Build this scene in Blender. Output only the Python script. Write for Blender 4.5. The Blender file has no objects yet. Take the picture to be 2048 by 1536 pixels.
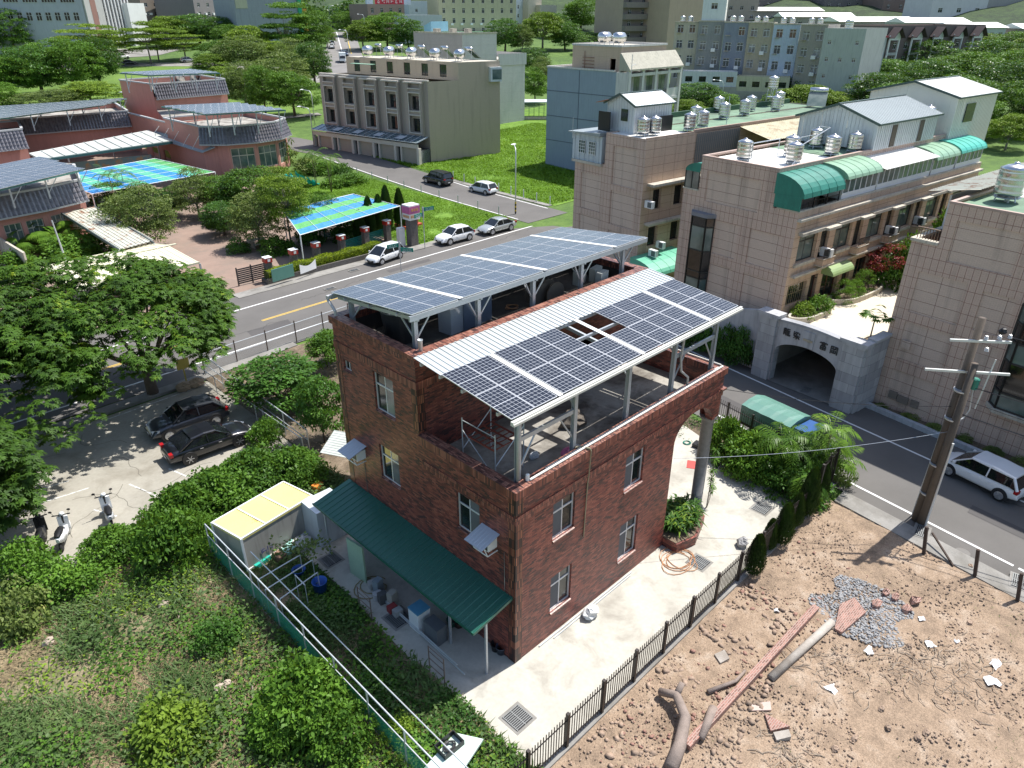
import bpy,math,random
import numpy as np
from mathutils import Vector,Matrix
random.seed(7)
rng=np.random.default_rng(7)
R=math.radians
S=bpy.context.scene
C=S.collection
cam_data=bpy.data.cameras.new('camera')
cam=bpy.data.objects.new('camera',cam_data)
C.objects.link(cam)
cam_data.sensor_width=36.0
cam_data.lens=25.317
cam_data.clip_start=0.5
cam_data.clip_end=4000
_y,_p,_r=R(45.027),R(27.48),R(0.1288)
_f=Vector((math.cos(_y)*math.cos(_p),math.sin(_y)*math.cos(_p),-math.sin(_p)))
_s=Vector((math.sin(_y),-math.cos(_y),0));_u=_s.cross(_f)
_rt=math.cos(_r)*_s+math.sin(_r)*_u;_up=-math.sin(_r)*_s+math.cos(_r)*_u
_m=Matrix((_rt,_up,-_f)).transposed().to_4x4();_m.translation=Vector((-13.453,-13.276,21.528))
cam.matrix_world=_m
S.camera=cam
W=bpy.data.worlds.new('World');S.world=W;W.use_nodes=True
nt=W.node_tree;bg=nt.nodes['Background']
sky=nt.nodes.new('ShaderNodeTexSky');sky.sky_type='NISHITA';sky.sun_disc=False
SUN_AZ,SUN_EL=-8.0,62.0
sky.sun_elevation=R(SUN_EL);sky.sun_rotation=R(90-SUN_AZ)
sky.air_density=1.1;sky.dust_density=1.6;sky.altitude=60
nt.links.new(sky.outputs[0],bg.inputs[0]);bg.inputs[1].default_value=0.12
sun_d=bpy.data.lights.new('sun','SUN');sun_d.energy=4.6;sun_d.angle=R(0.53);sun_d.color=(1.0,0.965,0.915)
sun=bpy.data.objects.new('sun',sun_d);C.objects.link(sun)
_d=Vector((math.cos(R(SUN_AZ))*math.cos(R(SUN_EL)),math.sin(R(SUN_AZ))*math.cos(R(SUN_EL)),math.sin(R(SUN_EL))))
sun.rotation_euler=_d.to_track_quat('Z','Y').to_euler();sun.location=(0,0,60)
S.view_settings.view_transform='Standard';S.view_settings.look='None'
S.view_settings.gamma=1.0;S.view_settings.use_curve_mapping=False
S.view_settings.exposure=0.58
S.render.engine='CYCLES'
S.cycles.max_bounces=5;S.cycles.diffuse_bounces=3;S.cycles.glossy_bounces=2
S.cycles.transmission_bounces=2;S.cycles.transparent_max_bounces=8
S.cycles.use_denoising=True
MATS={}
def _nodes(name):
 m=bpy.data.materials.new(name);m.use_nodes=True
 t=m.node_tree;b=t.nodes['Principled BSDF']
 return m,t,b
def L(t,a,b):t.links.new(a,b)
def NN(t,k,**kw):
 n=t.nodes.new(k)
 for a,v in kw.items():setattr(n,a,v)
 return n
def mathn(t,op,a,b=None,c=None):
 n=NN(t,'ShaderNodeMath',operation=op)
 for i,v in enumerate((a,b,c)):
  if v is None:continue
  if isinstance(v,(int,float)):n.inputs[i].default_value=v
  else:L(t,v,n.inputs[i])
 return n.outputs[0]
def mixc(t,fac,a,b,mode='MIX'):
 n=NN(t,'ShaderNodeMix',data_type='RGBA',blend_type=mode)
 for i,v in((0,fac),(6,a),(7,b)):
  if isinstance(v,(int,float)):n.inputs[i].default_value=v
  elif isinstance(v,tuple):n.inputs[i].default_value=(*v[:3],1)
  else:L(t,v,n.inputs[i])
 return n.outputs[2]
def ramp(t,fac,stops,interp='LINEAR'):
 n=NN(t,'ShaderNodeValToRGB');n.color_ramp.interpolation=interp
 e=n.color_ramp.elements
 while len(e)<len(stops):e.new(0.5)
 for i,(p,c)in enumerate(stops):
  e[i].position=p;e[i].color=(*c[:3],1)if isinstance(c,tuple)else(c,c,c,1)
 L(t,fac,n.inputs[0]);return n.outputs[0]
def noise(t,vec,scale,detail=4,rough=0.55,dist=0):
 n=NN(t,'ShaderNodeTexNoise');n.inputs['Scale'].default_value=scale
 n.inputs['Detail'].default_value=detail;n.inputs['Roughness'].default_value=rough
 n.inputs['Distortion'].default_value=dist
 if vec is not None:L(t,vec,n.inputs['Vector'])
 return n.outputs[0]
def pos(t):return NN(t,'ShaderNodeNewGeometry').outputs['Position']
def stretch(t,vec,s):
 n=NN(t,'ShaderNodeMapping');n.inputs['Scale'].default_value=s;L(t,vec,n.inputs[0]);return n.outputs[0]
def bump(t,b,h,strength,dist=0.02):
 n=NN(t,'ShaderNodeBump');n.inputs['Strength'].default_value=strength;n.inputs['Distance'].default_value=dist
 L(t,h,n.inputs['Height']);L(t,n.outputs[0],b.inputs['Normal'])
def mat(name,col,rough=0.7,metal=0.0,var=0.12,scale=0.8,fine=14,bmp=0.0,streak=0.0,dirt=None,coat=0.0,dscale=0.35,dthr=(0.45,0.7)):
 0
 if name in MATS:return MATS[name]
 m,t,b=_nodes(name);p=pos(t)
 b.inputs['Roughness'].default_value=rough;b.inputs['Metallic'].default_value=metal
 if coat:b.inputs['Coat Weight'].default_value=coat;b.inputs['Coat Roughness'].default_value=0.05
 n1=noise(t,p,scale,5,0.6);n2=noise(t,p,fine,3)
 s=mathn(t,'ADD',mathn(t,'MULTIPLY',n1,0.65),mathn(t,'MULTIPLY',n2,0.35))
 f=ramp(t,s,[(0.3,1-var),(0.7,1+var)])
 c=mixc(t,1.0,tuple(col),f,'MULTIPLY')
 if streak:
  sn=noise(t,stretch(t,p,(3.0,3.0,0.25)),1.6,3)
  c=mixc(t,ramp(t,sn,[(0.5,0.0),(0.75,streak)]),c,tuple(x*0.35 for x in col))
 if dirt:
  dn=noise(t,p,dscale,6,0.65,0.4)
  c=mixc(t,ramp(t,dn,[(dthr[0],0.0),(dthr[1],1.0)]),c,dirt)
 L(t,c,b.inputs['Base Color'])
 if bmp:bump(t,b,n2,bmp)
 MATS[name]=m;return m
def wallvec(t,obj=False):
 0
 if obj:
  tc=NN(t,'ShaderNodeTexCoord');p=tc.outputs['Object'];nrm=tc.outputs['Normal']
 else:
  g=NN(t,'ShaderNodeNewGeometry');p=g.outputs['Position'];nrm=g.outputs['True Normal']
 sp=NN(t,'ShaderNodeSeparateXYZ');L(t,p,sp.inputs[0])
 sn=NN(t,'ShaderNodeSeparateXYZ');L(t,nrm,sn.inputs[0])
 fx=mathn(t,'GREATER_THAN',mathn(t,'ABSOLUTE',sn.outputs[0]),0.6)
 fz=mathn(t,'GREATER_THAN',mathn(t,'ABSOLUTE',sn.outputs[2]),0.6)
 mx=NN(t,'ShaderNodeMix');L(t,fx,mx.inputs[0]);L(t,sp.outputs[0],mx.inputs[2]);L(t,sp.outputs[1],mx.inputs[3])
 mz=NN(t,'ShaderNodeMix');L(t,fz,mz.inputs[0]);L(t,sp.outputs[2],mz.inputs[2]);L(t,sp.outputs[1],mz.inputs[3])
 cb=NN(t,'ShaderNodeCombineXYZ');L(t,mx.outputs[0],cb.inputs[0]);L(t,mz.outputs[0],cb.inputs[1])
 return cb.outputs[0],p
def bricks(t,vec,w,h,mortar,c1=(0,0,0),c2=(1,1,1),cm=(0.5,0.5,0.5),offset=0.5,smooth=0.1):
 n=NN(t,'ShaderNodeTexBrick',offset=offset)
 n.inputs['Scale'].default_value=1;n.inputs['Brick Width'].default_value=w;n.inputs['Row Height'].default_value=h
 n.inputs['Mortar Size'].default_value=mortar;n.inputs['Mortar Smooth'].default_value=smooth;n.inputs['Bias'].default_value=0
 n.inputs['Color1'].default_value=(*c1,1);n.inputs['Color2'].default_value=(*c2,1);n.inputs['Mortar'].default_value=(*cm,1)
 L(t,vec,n.inputs[0]);return n.outputs['Color'],n.outputs['Fac']
def brick_mat(name,w,h,mortar,stops,cm,rough=0.45,patch=0.9,off=0.5,stain=0.5,pscale=0.9):
 m,t,b=_nodes(name);v,p=wallvec(t)
 col,fac=bricks(t,v,w,h,mortar,offset=off)
 n1=noise(t,p,pscale,3,0.55)
 s=mathn(t,'ADD',mathn(t,'MULTIPLY',col,1-patch*0.5),mathn(t,'MULTIPLY',n1,patch*0.5*1.2))
 c=ramp(t,s,stops)
 c=mixc(t,fac,c,cm)
 sn=noise(t,stretch(t,p,(2.2,2.2,0.18)),1.0,4)
 c=mixc(t,ramp(t,sn,[(0.5,0.0),(0.78,stain)]),c,(0.03,0.022,0.02))
 L(t,c,b.inputs['Base Color']);b.inputs['Roughness'].default_value=rough
 inv=mathn(t,'SUBTRACT',1.0,fac);bump(t,b,inv,0.5,0.01)
 MATS[name]=m;return m
def leaf_mat(name,dark,light,scale=0.5,rough=0.5,trans=0.22,tip=None):
 m,t,b=_nodes(name);p=pos(t)
 oi=NN(t,'ShaderNodeObjectInfo').outputs['Random']
 n1=noise(t,p,scale,3,0.6);n2=noise(t,p,scale*7,2)
 s=mathn(t,'ADD',mathn(t,'MULTIPLY',n1,0.6),mathn(t,'MULTIPLY',n2,0.4))
 s=mathn(t,'ADD',s,mathn(t,'MULTIPLY',mathn(t,'SUBTRACT',oi,0.5),0.14))
 st=[(0.36,dark),(0.62,light)]
 if tip:st.append((0.74,tip))
 c=ramp(t,s,st)
 L(t,c,b.inputs['Base Color']);b.inputs['Roughness'].default_value=rough
 b.inputs['Specular IOR Level'].default_value=0.16
 tr=NN(t,'ShaderNodeBsdfTranslucent');L(t,mixc(t,0.5,c,(0.25,0.4,0.02)),tr.inputs[0])
 ms=NN(t,'ShaderNodeMixShader');ms.inputs[0].default_value=trans
 out=t.nodes['Material Output']
 L(t,b.outputs[0],ms.inputs[1]);L(t,tr.outputs[0],ms.inputs[2]);L(t,ms.outputs[0],out.inputs[0])
 MATS[name]=m;return m
def glass_mat(name,col=(0.02,0.03,0.032),rough=0.06,curtain=None):
 m,t,b=_nodes(name);p=pos(t)
 c=mixc(t,ramp(t,noise(t,p,0.7,2),[(0.4,0.0),(0.6,1.0)]),tuple(col),tuple(x*0.5 for x in col)if curtain is None else curtain)
 L(t,c,b.inputs['Base Color']);b.inputs['Roughness'].default_value=rough;b.inputs['IOR'].default_value=1.5
 b.inputs['Specular IOR Level'].default_value=0.8
 MATS[name]=m;return m
class MB:
 def __init__(s):s.v=[];s.f=[];s.m=[]
 def add(s,vs,fs,m=0):
  o=len(s.v);s.v+=[tuple(float(c)for c in q)for q in vs]
  s.f+=[tuple(i+o for i in q)for q in fs];s.m+=[m]*len(fs)
 def quad(s,a,b,c,d,m=0):s.add([a,b,c,d],[(0,1,2,3)],m)
 def box(s,x0,y0,z0,x1,y1,z1,m=0,top=None):
  x0,x1=min(x0,x1),max(x0,x1);y0,y1=min(y0,y1),max(y0,y1)
  s.add([(x0,y0,z0),(x1,y0,z0),(x1,y1,z0),(x0,y1,z0),(x0,y0,z1),(x1,y0,z1),(x1,y1,z1),(x0,y1,z1)],[(3,2,1,0),(0,1,5,4),(1,2,6,5),(2,3,7,6),(3,0,4,7)],m)
  s.add([(x0,y0,z1),(x1,y0,z1),(x1,y1,z1),(x0,y1,z1)],[(0,1,2,3)],m if top is None else top)
 def prism(s,poly,z0,z1,m=0,top=None,bottom=True):
  0
  n=len(poly);zt=z1 if isinstance(z1,(list,tuple))else[z1]*n;zb=z0 if isinstance(z0,(list,tuple))else[z0]*n
  a=sum(poly[i][0]*poly[(i+1)%n][1]-poly[(i+1)%n][0]*poly[i][1]for i in range(n))
  if a<0:poly=poly[::-1];zt=list(zt)[::-1];zb=list(zb)[::-1]
  vs=[(p[0],p[1],b)for p,b in zip(poly,zb)]+[(p[0],p[1],h)for p,h in zip(poly,zt)]
  fs=[(i,(i+1)%n,n+(i+1)%n,n+i)for i in range(n)]
  if bottom:fs.append(tuple(range(n))[::-1])
  s.add(vs,fs,m);s.add([vs[n+i]for i in range(n)],[tuple(range(n))],m if top is None else top)
 def beam(s,p,q,w,h=None,m=0,up=(0,0,1)):
  h=w if h is None else h
  p,q=Vector(p),Vector(q);d=(q-p).normalized();u=Vector(up)
  if abs(d.dot(u))>0.98:u=Vector((1,0,0))
  a=d.cross(u).normalized()*w/2;b=a.cross(d).normalized()*h/2
  vs=[p-a-b,p+a-b,p+a+b,p-a+b,q-a-b,q+a-b,q+a+b,q-a+b]
  s.add(vs,[(0,1,2,3),(7,6,5,4),(0,4,5,1),(1,5,6,2),(2,6,7,3),(3,7,4,0)],m)
 def tube(s,pts,r,n=8,m=0,r2=None,cap=True):
  pts=[Vector(p)for p in pts];k=len(pts);rings=[]
  prev=None
  for i,p in enumerate(pts):
   d=(pts[min(i+1,k-1)]-pts[max(i-1,0)]).normalized()
   if prev is None:
    u=Vector((0,0,1))if abs(d.z)<0.95 else Vector((1,0,0));a=d.cross(u).normalized()
   else:a=(prev-d*prev.dot(d)).normalized()
   prev=a;b=d.cross(a)
   rr=r if r2 is None else r+(r2-r)*i/(k-1)
   rings.append([p+(a*math.cos(2*math.pi*j/n)+b*math.sin(2*math.pi*j/n))*rr for j in range(n)])
  vs=[v for g in rings for v in g]
  fs=[(i*n+j,i*n+(j+1)%n,(i+1)*n+(j+1)%n,(i+1)*n+j)for i in range(k-1)for j in range(n)]
  if cap:fs+=[tuple(range(n))[::-1],tuple((k-1)*n+j for j in range(n))]
  s.add(vs,fs,m)
 def lathe(s,c,prof,n=20,m=0,axis='z'):
  0
  vs=[]
  for r,h in prof:
   for j in range(n):
    a=2*math.pi*j/n;x,y=r*math.cos(a),r*math.sin(a)
    vs.append((c[0]+x,c[1]+y,c[2]+h)if axis=='z' else((c[0]+h,c[1]+x,c[2]+y)if axis=='x' else(c[0]-x,c[1]+h,c[2]+y)))
  k=len(prof)
  fs=[(i*n+j,i*n+(j+1)%n,(i+1)*n+(j+1)%n,(i+1)*n+j)for i in range(k-1)for j in range(n)]
  fs+=[tuple(range(n))[::-1],tuple((k-1)*n+j for j in range(n))]
  s.add(vs,fs,m)
 def cyl(s,c,r,h,n=16,m=0,r2=None):s.lathe(c,[(r,0),(r if r2 is None else r2,h)],n,m)
 def blob(s,c,r,m=0,seed=0,n=7,k=5,jit=0.15):
  rd=random.Random(seed);vs=[];rx,ry,rz=r if isinstance(r,tuple)else(r,r,r)
  for i in range(k):
   th=math.pi*i/(k-1)
   for j in range(n):
    ph=2*math.pi*j/n+i*0.4;q=1+rd.uniform(-jit,jit)
    vs.append((c[0]+rx*q*math.sin(th)*math.cos(ph),c[1]+ry*q*math.sin(th)*math.sin(ph),c[2]+rz*q*math.cos(th)))
  fs=[(i*n+j,(i+1)*n+j,(i+1)*n+(j+1)%n,i*n+(j+1)%n)for i in range(k-1)for j in range(n)]
  s.add(vs,fs,m)
 def corr(s,p,u,v,nu,pitch,h,m=0,th=0.0):
  0
  p,u,v=Vector(p),Vector(u),Vector(v);Lu=u.length;nrm=u.cross(v).normalized()
  if nrm.z<0:nrm=-nrm
  k=max(1,int(round(Lu/pitch)));ud=u/Lu;st=Lu/k;pts=[]
  for i in range(k):
   for fx,fh in((0,0),(0.62,0),(0.7,1),(0.88,1),(0.96,0)):pts.append(((i+fx)*st,fh*h))
  pts.append((Lu,0));vs=[]
  for a,b in pts:vs.append(p+ud*a+nrm*b)
  for a,b in pts:vs.append(p+ud*a+nrm*b+v)
  n=len(pts);s.add(vs,[(i,i+1,n+i+1,n+i)for i in range(n-1)],m)
  lo=[p-nrm*0.02,p+u-nrm*0.02,p+u+v-nrm*0.02,p+v-nrm*0.02]
  s.add(lo,[(3,2,1,0)],m)
 def mesh(s,name,mats,smooth=False,org=(0,0,0)):
  me=bpy.data.meshes.new(name);ox,oy,oz=org
  me.from_pydata([(a-ox,b-oy,c-oz)for a,b,c in s.v],[],s.f)
  for q in(mats if isinstance(mats,(list,tuple))else[mats]):me.materials.append(q)
  if any(s.m):me.polygons.foreach_set('material_index',s.m)
  if smooth:me.polygons.foreach_set('use_smooth',[True]*len(s.f))
  me.update();return me
 def build(s,name,mats,parent=None,smooth=False,kind=None,label=None):
  org=tuple(parent['org'])if parent is not None and 'org' in parent else(0,0,0)
  o=bpy.data.objects.new(name,s.mesh(name,mats,smooth,org));C.objects.link(o)
  if parent is not None:o.parent=parent
  if parent is not None and 'org' in parent:o['org']=parent['org']
  if kind:o['kind']=kind
  if label:o['label']=label
  return o
def sub(parent,name,me,loc=None,rz=0,kind=None,sc=None,label=None):
 0
 o=bpy.data.objects.new(name,me);C.objects.link(o);o.parent=parent
 og=tuple(parent['org'])if 'org' in parent else(0,0,0)
 if loc is not None:
  o.location=(loc[0]-og[0],loc[1]-og[1],loc[2]-og[2])
  if 'org' in parent:o['org']=(0.0,0.0,0.0)
 o.rotation_euler.z=rz
 if sc:o.scale=sc
 if kind:o['kind']=kind
 if label:o['label']=label
 return o
def tag(o,label,cat,group=None):
 o['label']=label;o['category']=cat
 if group:o['group']=group
 return o
def thing(name,label,cat,loc=(0,0,0),group=None,rz=0):
 o=bpy.data.objects.new(name,None);C.objects.link(o);o.location=loc;o.rotation_euler.z=rz
 o.empty_display_size=0.3
 o['org']=tuple(float(q)for q in loc)if rz==0 else(0.0,0.0,0.0)
 return tag(o,label,cat,group)
def proto(name,label,cat,group=None):return thing(name,label,cat,(0,0,0),group)
KIDS={}
def kids(o):
 if o.name not in KIDS:KIDS[o.name]=list(o.children)
 return KIDS[o.name]
def clone(o,loc,rz=0,sc=1,label=None,group=None,mats=None,name=None):
 c=o.copy();C.objects.link(c);c.location=loc;c.rotation_euler=(0,0,rz)
 c.scale=(sc,sc,sc)if isinstance(sc,(int,float))else sc
 if label:c['label']=label
 if group:c['group']=group
 ks=[]
 for ch in kids(o):
  d=ch.copy();C.objects.link(d);d.parent=c;ks.append(d)
  for g in kids(ch):
   e=g.copy();C.objects.link(e);e.parent=d
   KIDS.setdefault(d.name,[]).append(e)
  KIDS.setdefault(d.name,[])
 KIDS[c.name]=ks
 return c
def single(mb,name,mats,label,cat,group=None,smooth=False):return tag(mb.build(name,mats,None,smooth),label,cat,group)
def struct(mb,name,mats,smooth=False):return mb.build(name,mats,None,smooth,kind='structure')
def npmesh(name,V,F,mats,mi=None,smooth=False):
 V=np.asarray(V,np.float32);F=np.asarray(F,np.int32);k=F.shape[1]
 me=bpy.data.meshes.new(name);me.vertices.add(len(V));me.vertices.foreach_set('co',V.ravel())
 me.loops.add(F.size);me.loops.foreach_set('vertex_index',F.ravel())
 me.polygons.add(len(F));me.polygons.foreach_set('loop_start',np.arange(0,F.size,k,dtype=np.int32))
 for q in(mats if isinstance(mats,(list,tuple))else[mats]):me.materials.append(q)
 if mi is not None:me.polygons.foreach_set('material_index',np.asarray(mi,np.int32))
 if smooth:me.polygons.foreach_set('use_smooth',np.ones(len(F),bool))
 me.update(calc_edges=True);me.validate();return me
def npobj(name,me,parent=None,kind=None,loc=(0,0,0)):
 o=bpy.data.objects.new(name,me);C.objects.link(o);o.location=loc
 if parent is not None:o.parent=parent
 if kind:o['kind']=kind
 return o
def terr(x,y):
 t=((x+13.45)+(y+13.28))/2**0.5-95
 return 0.058*(t if t>25 else(0 if t<-25 else(t+25)**2/100))
def seg(a,b,n):return[(a[0]+(b[0]-a[0])*i/n,a[1]+(b[1]-a[1])*i/n)for i in range(n+1)]
def facade(mb,ax,c,out,a0,a1,z0,z1,holes=(),depth=0.12,m=0,mr=None):
 0
 mr=m if mr is None else mr
 A=sorted({a0,a1}|{h[i]for h in holes for i in(0,1)});Z=sorted({z0,z1}|{h[i]for h in holes for i in(2,3)})
 P=(lambda a,z,d=0:(c-out*d,a,z))if ax=='x' else(lambda a,z,d=0:(a,c-out*d,z))
 flip=(ax=='x')==(out>0)
 def q(p0,p1,p2,p3,mm):mb.quad(*((p0,p1,p2,p3)if flip else(p3,p2,p1,p0)),mm)
 for i in range(len(A)-1):
  for j in range(len(Z)-1):
   ca,cz=(A[i]+A[i+1])/2,(Z[j]+Z[j+1])/2
   if any(h[0]<ca<h[1]and h[2]<cz<h[3]for h in holes):continue
   q(P(A[i],Z[j]),P(A[i+1],Z[j]),P(A[i+1],Z[j+1]),P(A[i],Z[j+1]),m)
 for h in holes:
  b0,b1,y0,y1=h[:4];d=depth
  q(P(b0,y0),P(b1,y0),P(b1,y0,d),P(b0,y0,d),mr);q(P(b0,y1,d),P(b1,y1,d),P(b1,y1),P(b0,y1),mr)
  q(P(b0,y0),P(b0,y0,d),P(b0,y1,d),P(b0,y1),mr);q(P(b1,y0,d),P(b1,y0),P(b1,y1),P(b1,y1,d),mr)
WC={}
def window(par,ax,c,out,h,depth,mf,mg,cols=2,trans=0.33,fw=0.05,name='window',mg2=None,inset=0.0,sill=None):
 0
 w,hh=round(h[1]-h[0],2),round(h[3]-h[2],2);key=(ax,out,w,hh,cols,trans,fw,mf.name,mg.name,mg2.name if mg2 else 0)
 if key not in WC:
  f=MB();g=MB();t=0.05
  def bx(M,a0,a1,z0,z1,d0,d1,m=0):
   if ax=='x':M.box(-out*d0,a0,z0,-out*d1,a1,z1,m)
   else:M.box(a0,-out*d0,z0,a1,-out*d1,z1,m)
  a,b=-w/2,w/2
  bx(f,a,a+fw,0,hh,0,t);bx(f,b-fw,b,0,hh,0,t);bx(f,a+fw,b-fw,0,fw,0,t);bx(f,a+fw,b-fw,hh-fw,hh,0,t)
  zt=hh*(1-trans)if trans else None
  if zt:bx(f,a+fw,b-fw,zt-fw*.6,zt+fw*.6,0.003,t-.003)
  for i in range(1,cols):
   x=a+w*i/cols;bx(f,x-fw*.45,x+fw*.45,fw,hh-fw,0.008,t-.008)
  for i in range(cols):
   x0,x1=a+fw*.5+(w-fw)*i/cols,a+fw*.5+(w-fw)*(i+1)/cols
   bx(g,x0,x1,fw*.5,hh-fw*.5,0.02+0.012*(i%2),0.03+0.012*(i%2),1 if(mg2 and i%2==0)else 0)
  WC[key]=(f.mesh('window',mf),g.mesh('pane',[mg,mg2 or mg]))
 fm,gm=WC[key];ca=(h[0]+h[1])/2;dd=depth
 loc=(c-out*(dd-0.05),ca,h[2])if ax=='x' else(ca,c-out*(dd-0.05),h[2])
 o=sub(par,name,fm,loc);p=bpy.data.objects.new('pane',gm);C.objects.link(p);p.parent=o
 return o
def boxwalls(mb,x0,y0,x1,y1,z0,z1,hx0=(),hx1=(),hy0=(),hy1=(),depth=0.12,m=0,roof=None,mr=None):
 facade(mb,'x',x0,-1,y0,y1,z0,z1,hx0,depth,m,mr);facade(mb,'x',x1,1,y0,y1,z0,z1,hx1,depth,m,mr)
 facade(mb,'y',y0,-1,x0,x1,z0,z1,hy0,depth,m,mr);facade(mb,'y',y1,1,x0,x1,z0,z1,hy1,depth,m,mr)
 if roof is not None:mb.quad((x0,y0,z1),(x1,y0,z1),(x1,y1,z1),(x0,y1,z1),roof)
def parapet(mb,x0,y0,x1,y1,z0,z1,t,m=0,mt=None,skip=''):
 0
 if 's' not in skip:mb.box(x0,y0,z0,x1,y0+t,z1,m,mt)
 if 'n' not in skip:mb.box(x0,y1-t,z0,x1,y1,z1,m,mt)
 if 'w' not in skip:mb.box(x0,y0+t,z0,x0+t,y1-t,z1,m,mt)
 if 'e' not in skip:mb.box(x1-t,y0+t,z0,x1,y1-t,z1,m,mt)
M_ALU=mat('aluminium',(0.68,0.69,0.71),0.4,0.3,0.05)
M_STEEL=mat('galvanised_steel',(0.5,0.53,0.56),0.42,0.55,0.1)
M_WHITE=mat('white_paint',(0.78,0.79,0.78),0.5,0,0.06)
M_BLACK=mat('black_metal',(0.018,0.018,0.02),0.4,0.2,0.1)
M_GLASS=glass_mat('window_glass')
M_SCREEN=mat('insect_screen',(0.12,0.125,0.135),0.8,0,0.08)
M_CURT=glass_mat('curtained_glass',(0.25,0.26,0.25),0.12,(0.12,0.12,0.12))
M_CONC=mat('concrete',(0.36,0.345,0.31),0.9,0,0.14,0.5,9,0.2,dirt=(0.19,0.17,0.145),dthr=(0.5,0.8))
M_INOX=mat('stainless_steel',(0.62,0.62,0.62),0.27,1.0,0.03,3)
M_GREENROOF=mat('green_roof_coating',(0.16,0.26,0.17),0.85,0,0.2,0.6,dirt=(0.09,0.13,0.09))
def asphalt(name,c,var=0.18):
 m,t,b=_nodes(name);p=pos(t)
 n=noise(t,p,0.25,5,0.6);f=noise(t,p,40,2)
 s=mathn(t,'ADD',mathn(t,'MULTIPLY',n,0.75),mathn(t,'MULTIPLY',f,0.25))
 q=ramp(t,s,[(0.3,1-var),(0.7,1+var)]);L(t,mixc(t,1.0,c,q,'MULTIPLY'),b.inputs['Base Color'])
 b.inputs['Roughness'].default_value=0.9;bump(t,b,f,0.25,0.01);MATS[name]=m;return m
M_ASPH=asphalt('asphalt',(0.125,0.118,0.11))
M_LINE=mat('road_paint',(0.72,0.72,0.7),0.8,0,0.1,4,dirt=(0.3,0.29,0.28),dscale=3,dthr=(0.58,0.85))
M_YEL=mat('yellow_road_paint',(0.62,0.42,0.08),0.8,0,0.1,4,dirt=(0.3,0.25,0.15),dscale=3,dthr=(0.55,0.85))
M_KERB=mat('kerb_concrete',(0.26,0.25,0.23),0.9,0,0.2,1.2,12,0.2,dirt=(0.14,0.13,0.11))
def ground_mat(name,a,b_,c_,s1=0.12,s2=1.6):
 m,t,b=_nodes(name);p=pos(t)
 n1=noise(t,p,s1,6,0.62);n2=noise(t,p,s2,5,0.65);n3=noise(t,p,18,3)
 s=mathn(t,'ADD',mathn(t,'MULTIPLY',n1,0.45),mathn(t,'MULTIPLY',n2,0.55))
 c=ramp(t,s,[(0.38,a),(0.52,b_),(0.66,c_)])
 c=mixc(t,1.0,c,ramp(t,n3,[(0.3,0.72),(0.7,1.25)]),'MULTIPLY')
 L(t,c,b.inputs['Base Color']);b.inputs['Roughness'].default_value=0.95
 bump(t,b,mathn(t,'ADD',n2,mathn(t,'MULTIPLY',n3,0.4)),0.6,0.12);MATS[name]=m;return m
M_TERR=ground_mat('meadow',(0.05,0.10,0.018),(0.085,0.155,0.025),(0.13,0.2,0.04),0.05,0.6)
M_LAWN=ground_mat('tall_lawn',(0.07,0.15,0.015),(0.12,0.23,0.02),(0.18,0.3,0.04),0.1,0.9)
M_DIRT=ground_mat('rubble_dirt',(0.2,0.145,0.1),(0.31,0.225,0.155),(0.4,0.32,0.245),0.3,1.4)
M_SOIL=ground_mat('garden_soil',(0.075,0.062,0.04),(0.16,0.12,0.08),(0.27,0.21,0.15),0.35,1.8)
M_WEEDG=ground_mat('weedy_soil',(0.1,0.11,0.04),(0.24,0.2,0.12),(0.38,0.29,0.19),0.25,1.2)
xs=sorted(set([-400,-250,-150,-100,-60]+list(range(-40,160,8))+list(range(160,420,20))+[480,600,800,1100,1500]))
V=[(x,y,terr(x,y)-0.06)for y in xs for x in xs];n=len(xs)
F=[(j*n+i,j*n+i+1,(j+1)*n+i+1,(j+1)*n+i)for j in range(n-1)for i in range(n-1)]
npobj('ground',npmesh('ground',V,F,M_TERR,smooth=True),kind='structure')
def flat(name,poly,z,m,kind='structure'):
 a=sum(poly[i][0]*poly[(i+1)%len(poly)][1]-poly[(i+1)%len(poly)][0]*poly[i][1]for i in range(len(poly)))
 if a<0:poly=poly[::-1]
 b=MB();b.add([(x,y,z)for x,y in poly],[tuple(range(len(poly)))])
 o=b.build(name,m);o['kind']=kind;return o
def strip(name,pts,w,m,dz=0.0,step=6,kind='structure'):
 0
 P=[]
 for a,b in zip(pts,pts[1:]):
  k=max(1,int(math.dist(a,b)/step));P+=seg(a,b,k)[:-1]
 P.append(pts[-1]);b=MB();vs=[]
 for i,p in enumerate(P):
  q0,q1=P[max(i-1,0)],P[min(i+1,len(P)-1)];d=Vector((q1[0]-q0[0],q1[1]-q0[1])).normalized();nx,ny=-d.y*w/2,d.x*w/2
  for s in(-1,1):x,y=p[0]+s*nx,p[1]+s*ny;vs.append((x,y,terr(x,y)+dz))
 b.add(vs,[(2*i,2*i+2,2*i+3,2*i+1)for i in range(len(P)-1)]);o=b.build(name,m)
 if kind:o['kind']=kind
 return o
def rough_sheet(name,x0,y0,x1,y1,st,m,amp,inside,z=0.0):
 0
 nx,ny=int((x1-x0)/st)+1,int((y1-y0)/st)+1
 X,Y=np.meshgrid(x0+np.arange(nx)*st,y0+np.arange(ny)*st)
 from mathutils import noise as mn
 Z=np.array([mn.fractal(Vector((a*0.5,b*0.5,3.1)),0.9,2.1,5)for a,b in zip(X.ravel(),Y.ravel())]).reshape(X.shape)*amp+z
 V=np.stack([X,Y,Z],-1).reshape(-1,3);F=[]
 for j in range(ny-1):
  for i in range(nx-1):
   if inside(x0+(i+.5)*st,y0+(j+.5)*st):F.append((j*nx+i,j*nx+i+1,(j+1)*nx+i+1,(j+1)*nx+i))
 return npobj(name,npmesh(name,V,F,m,smooth=True),kind='structure')
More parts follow.
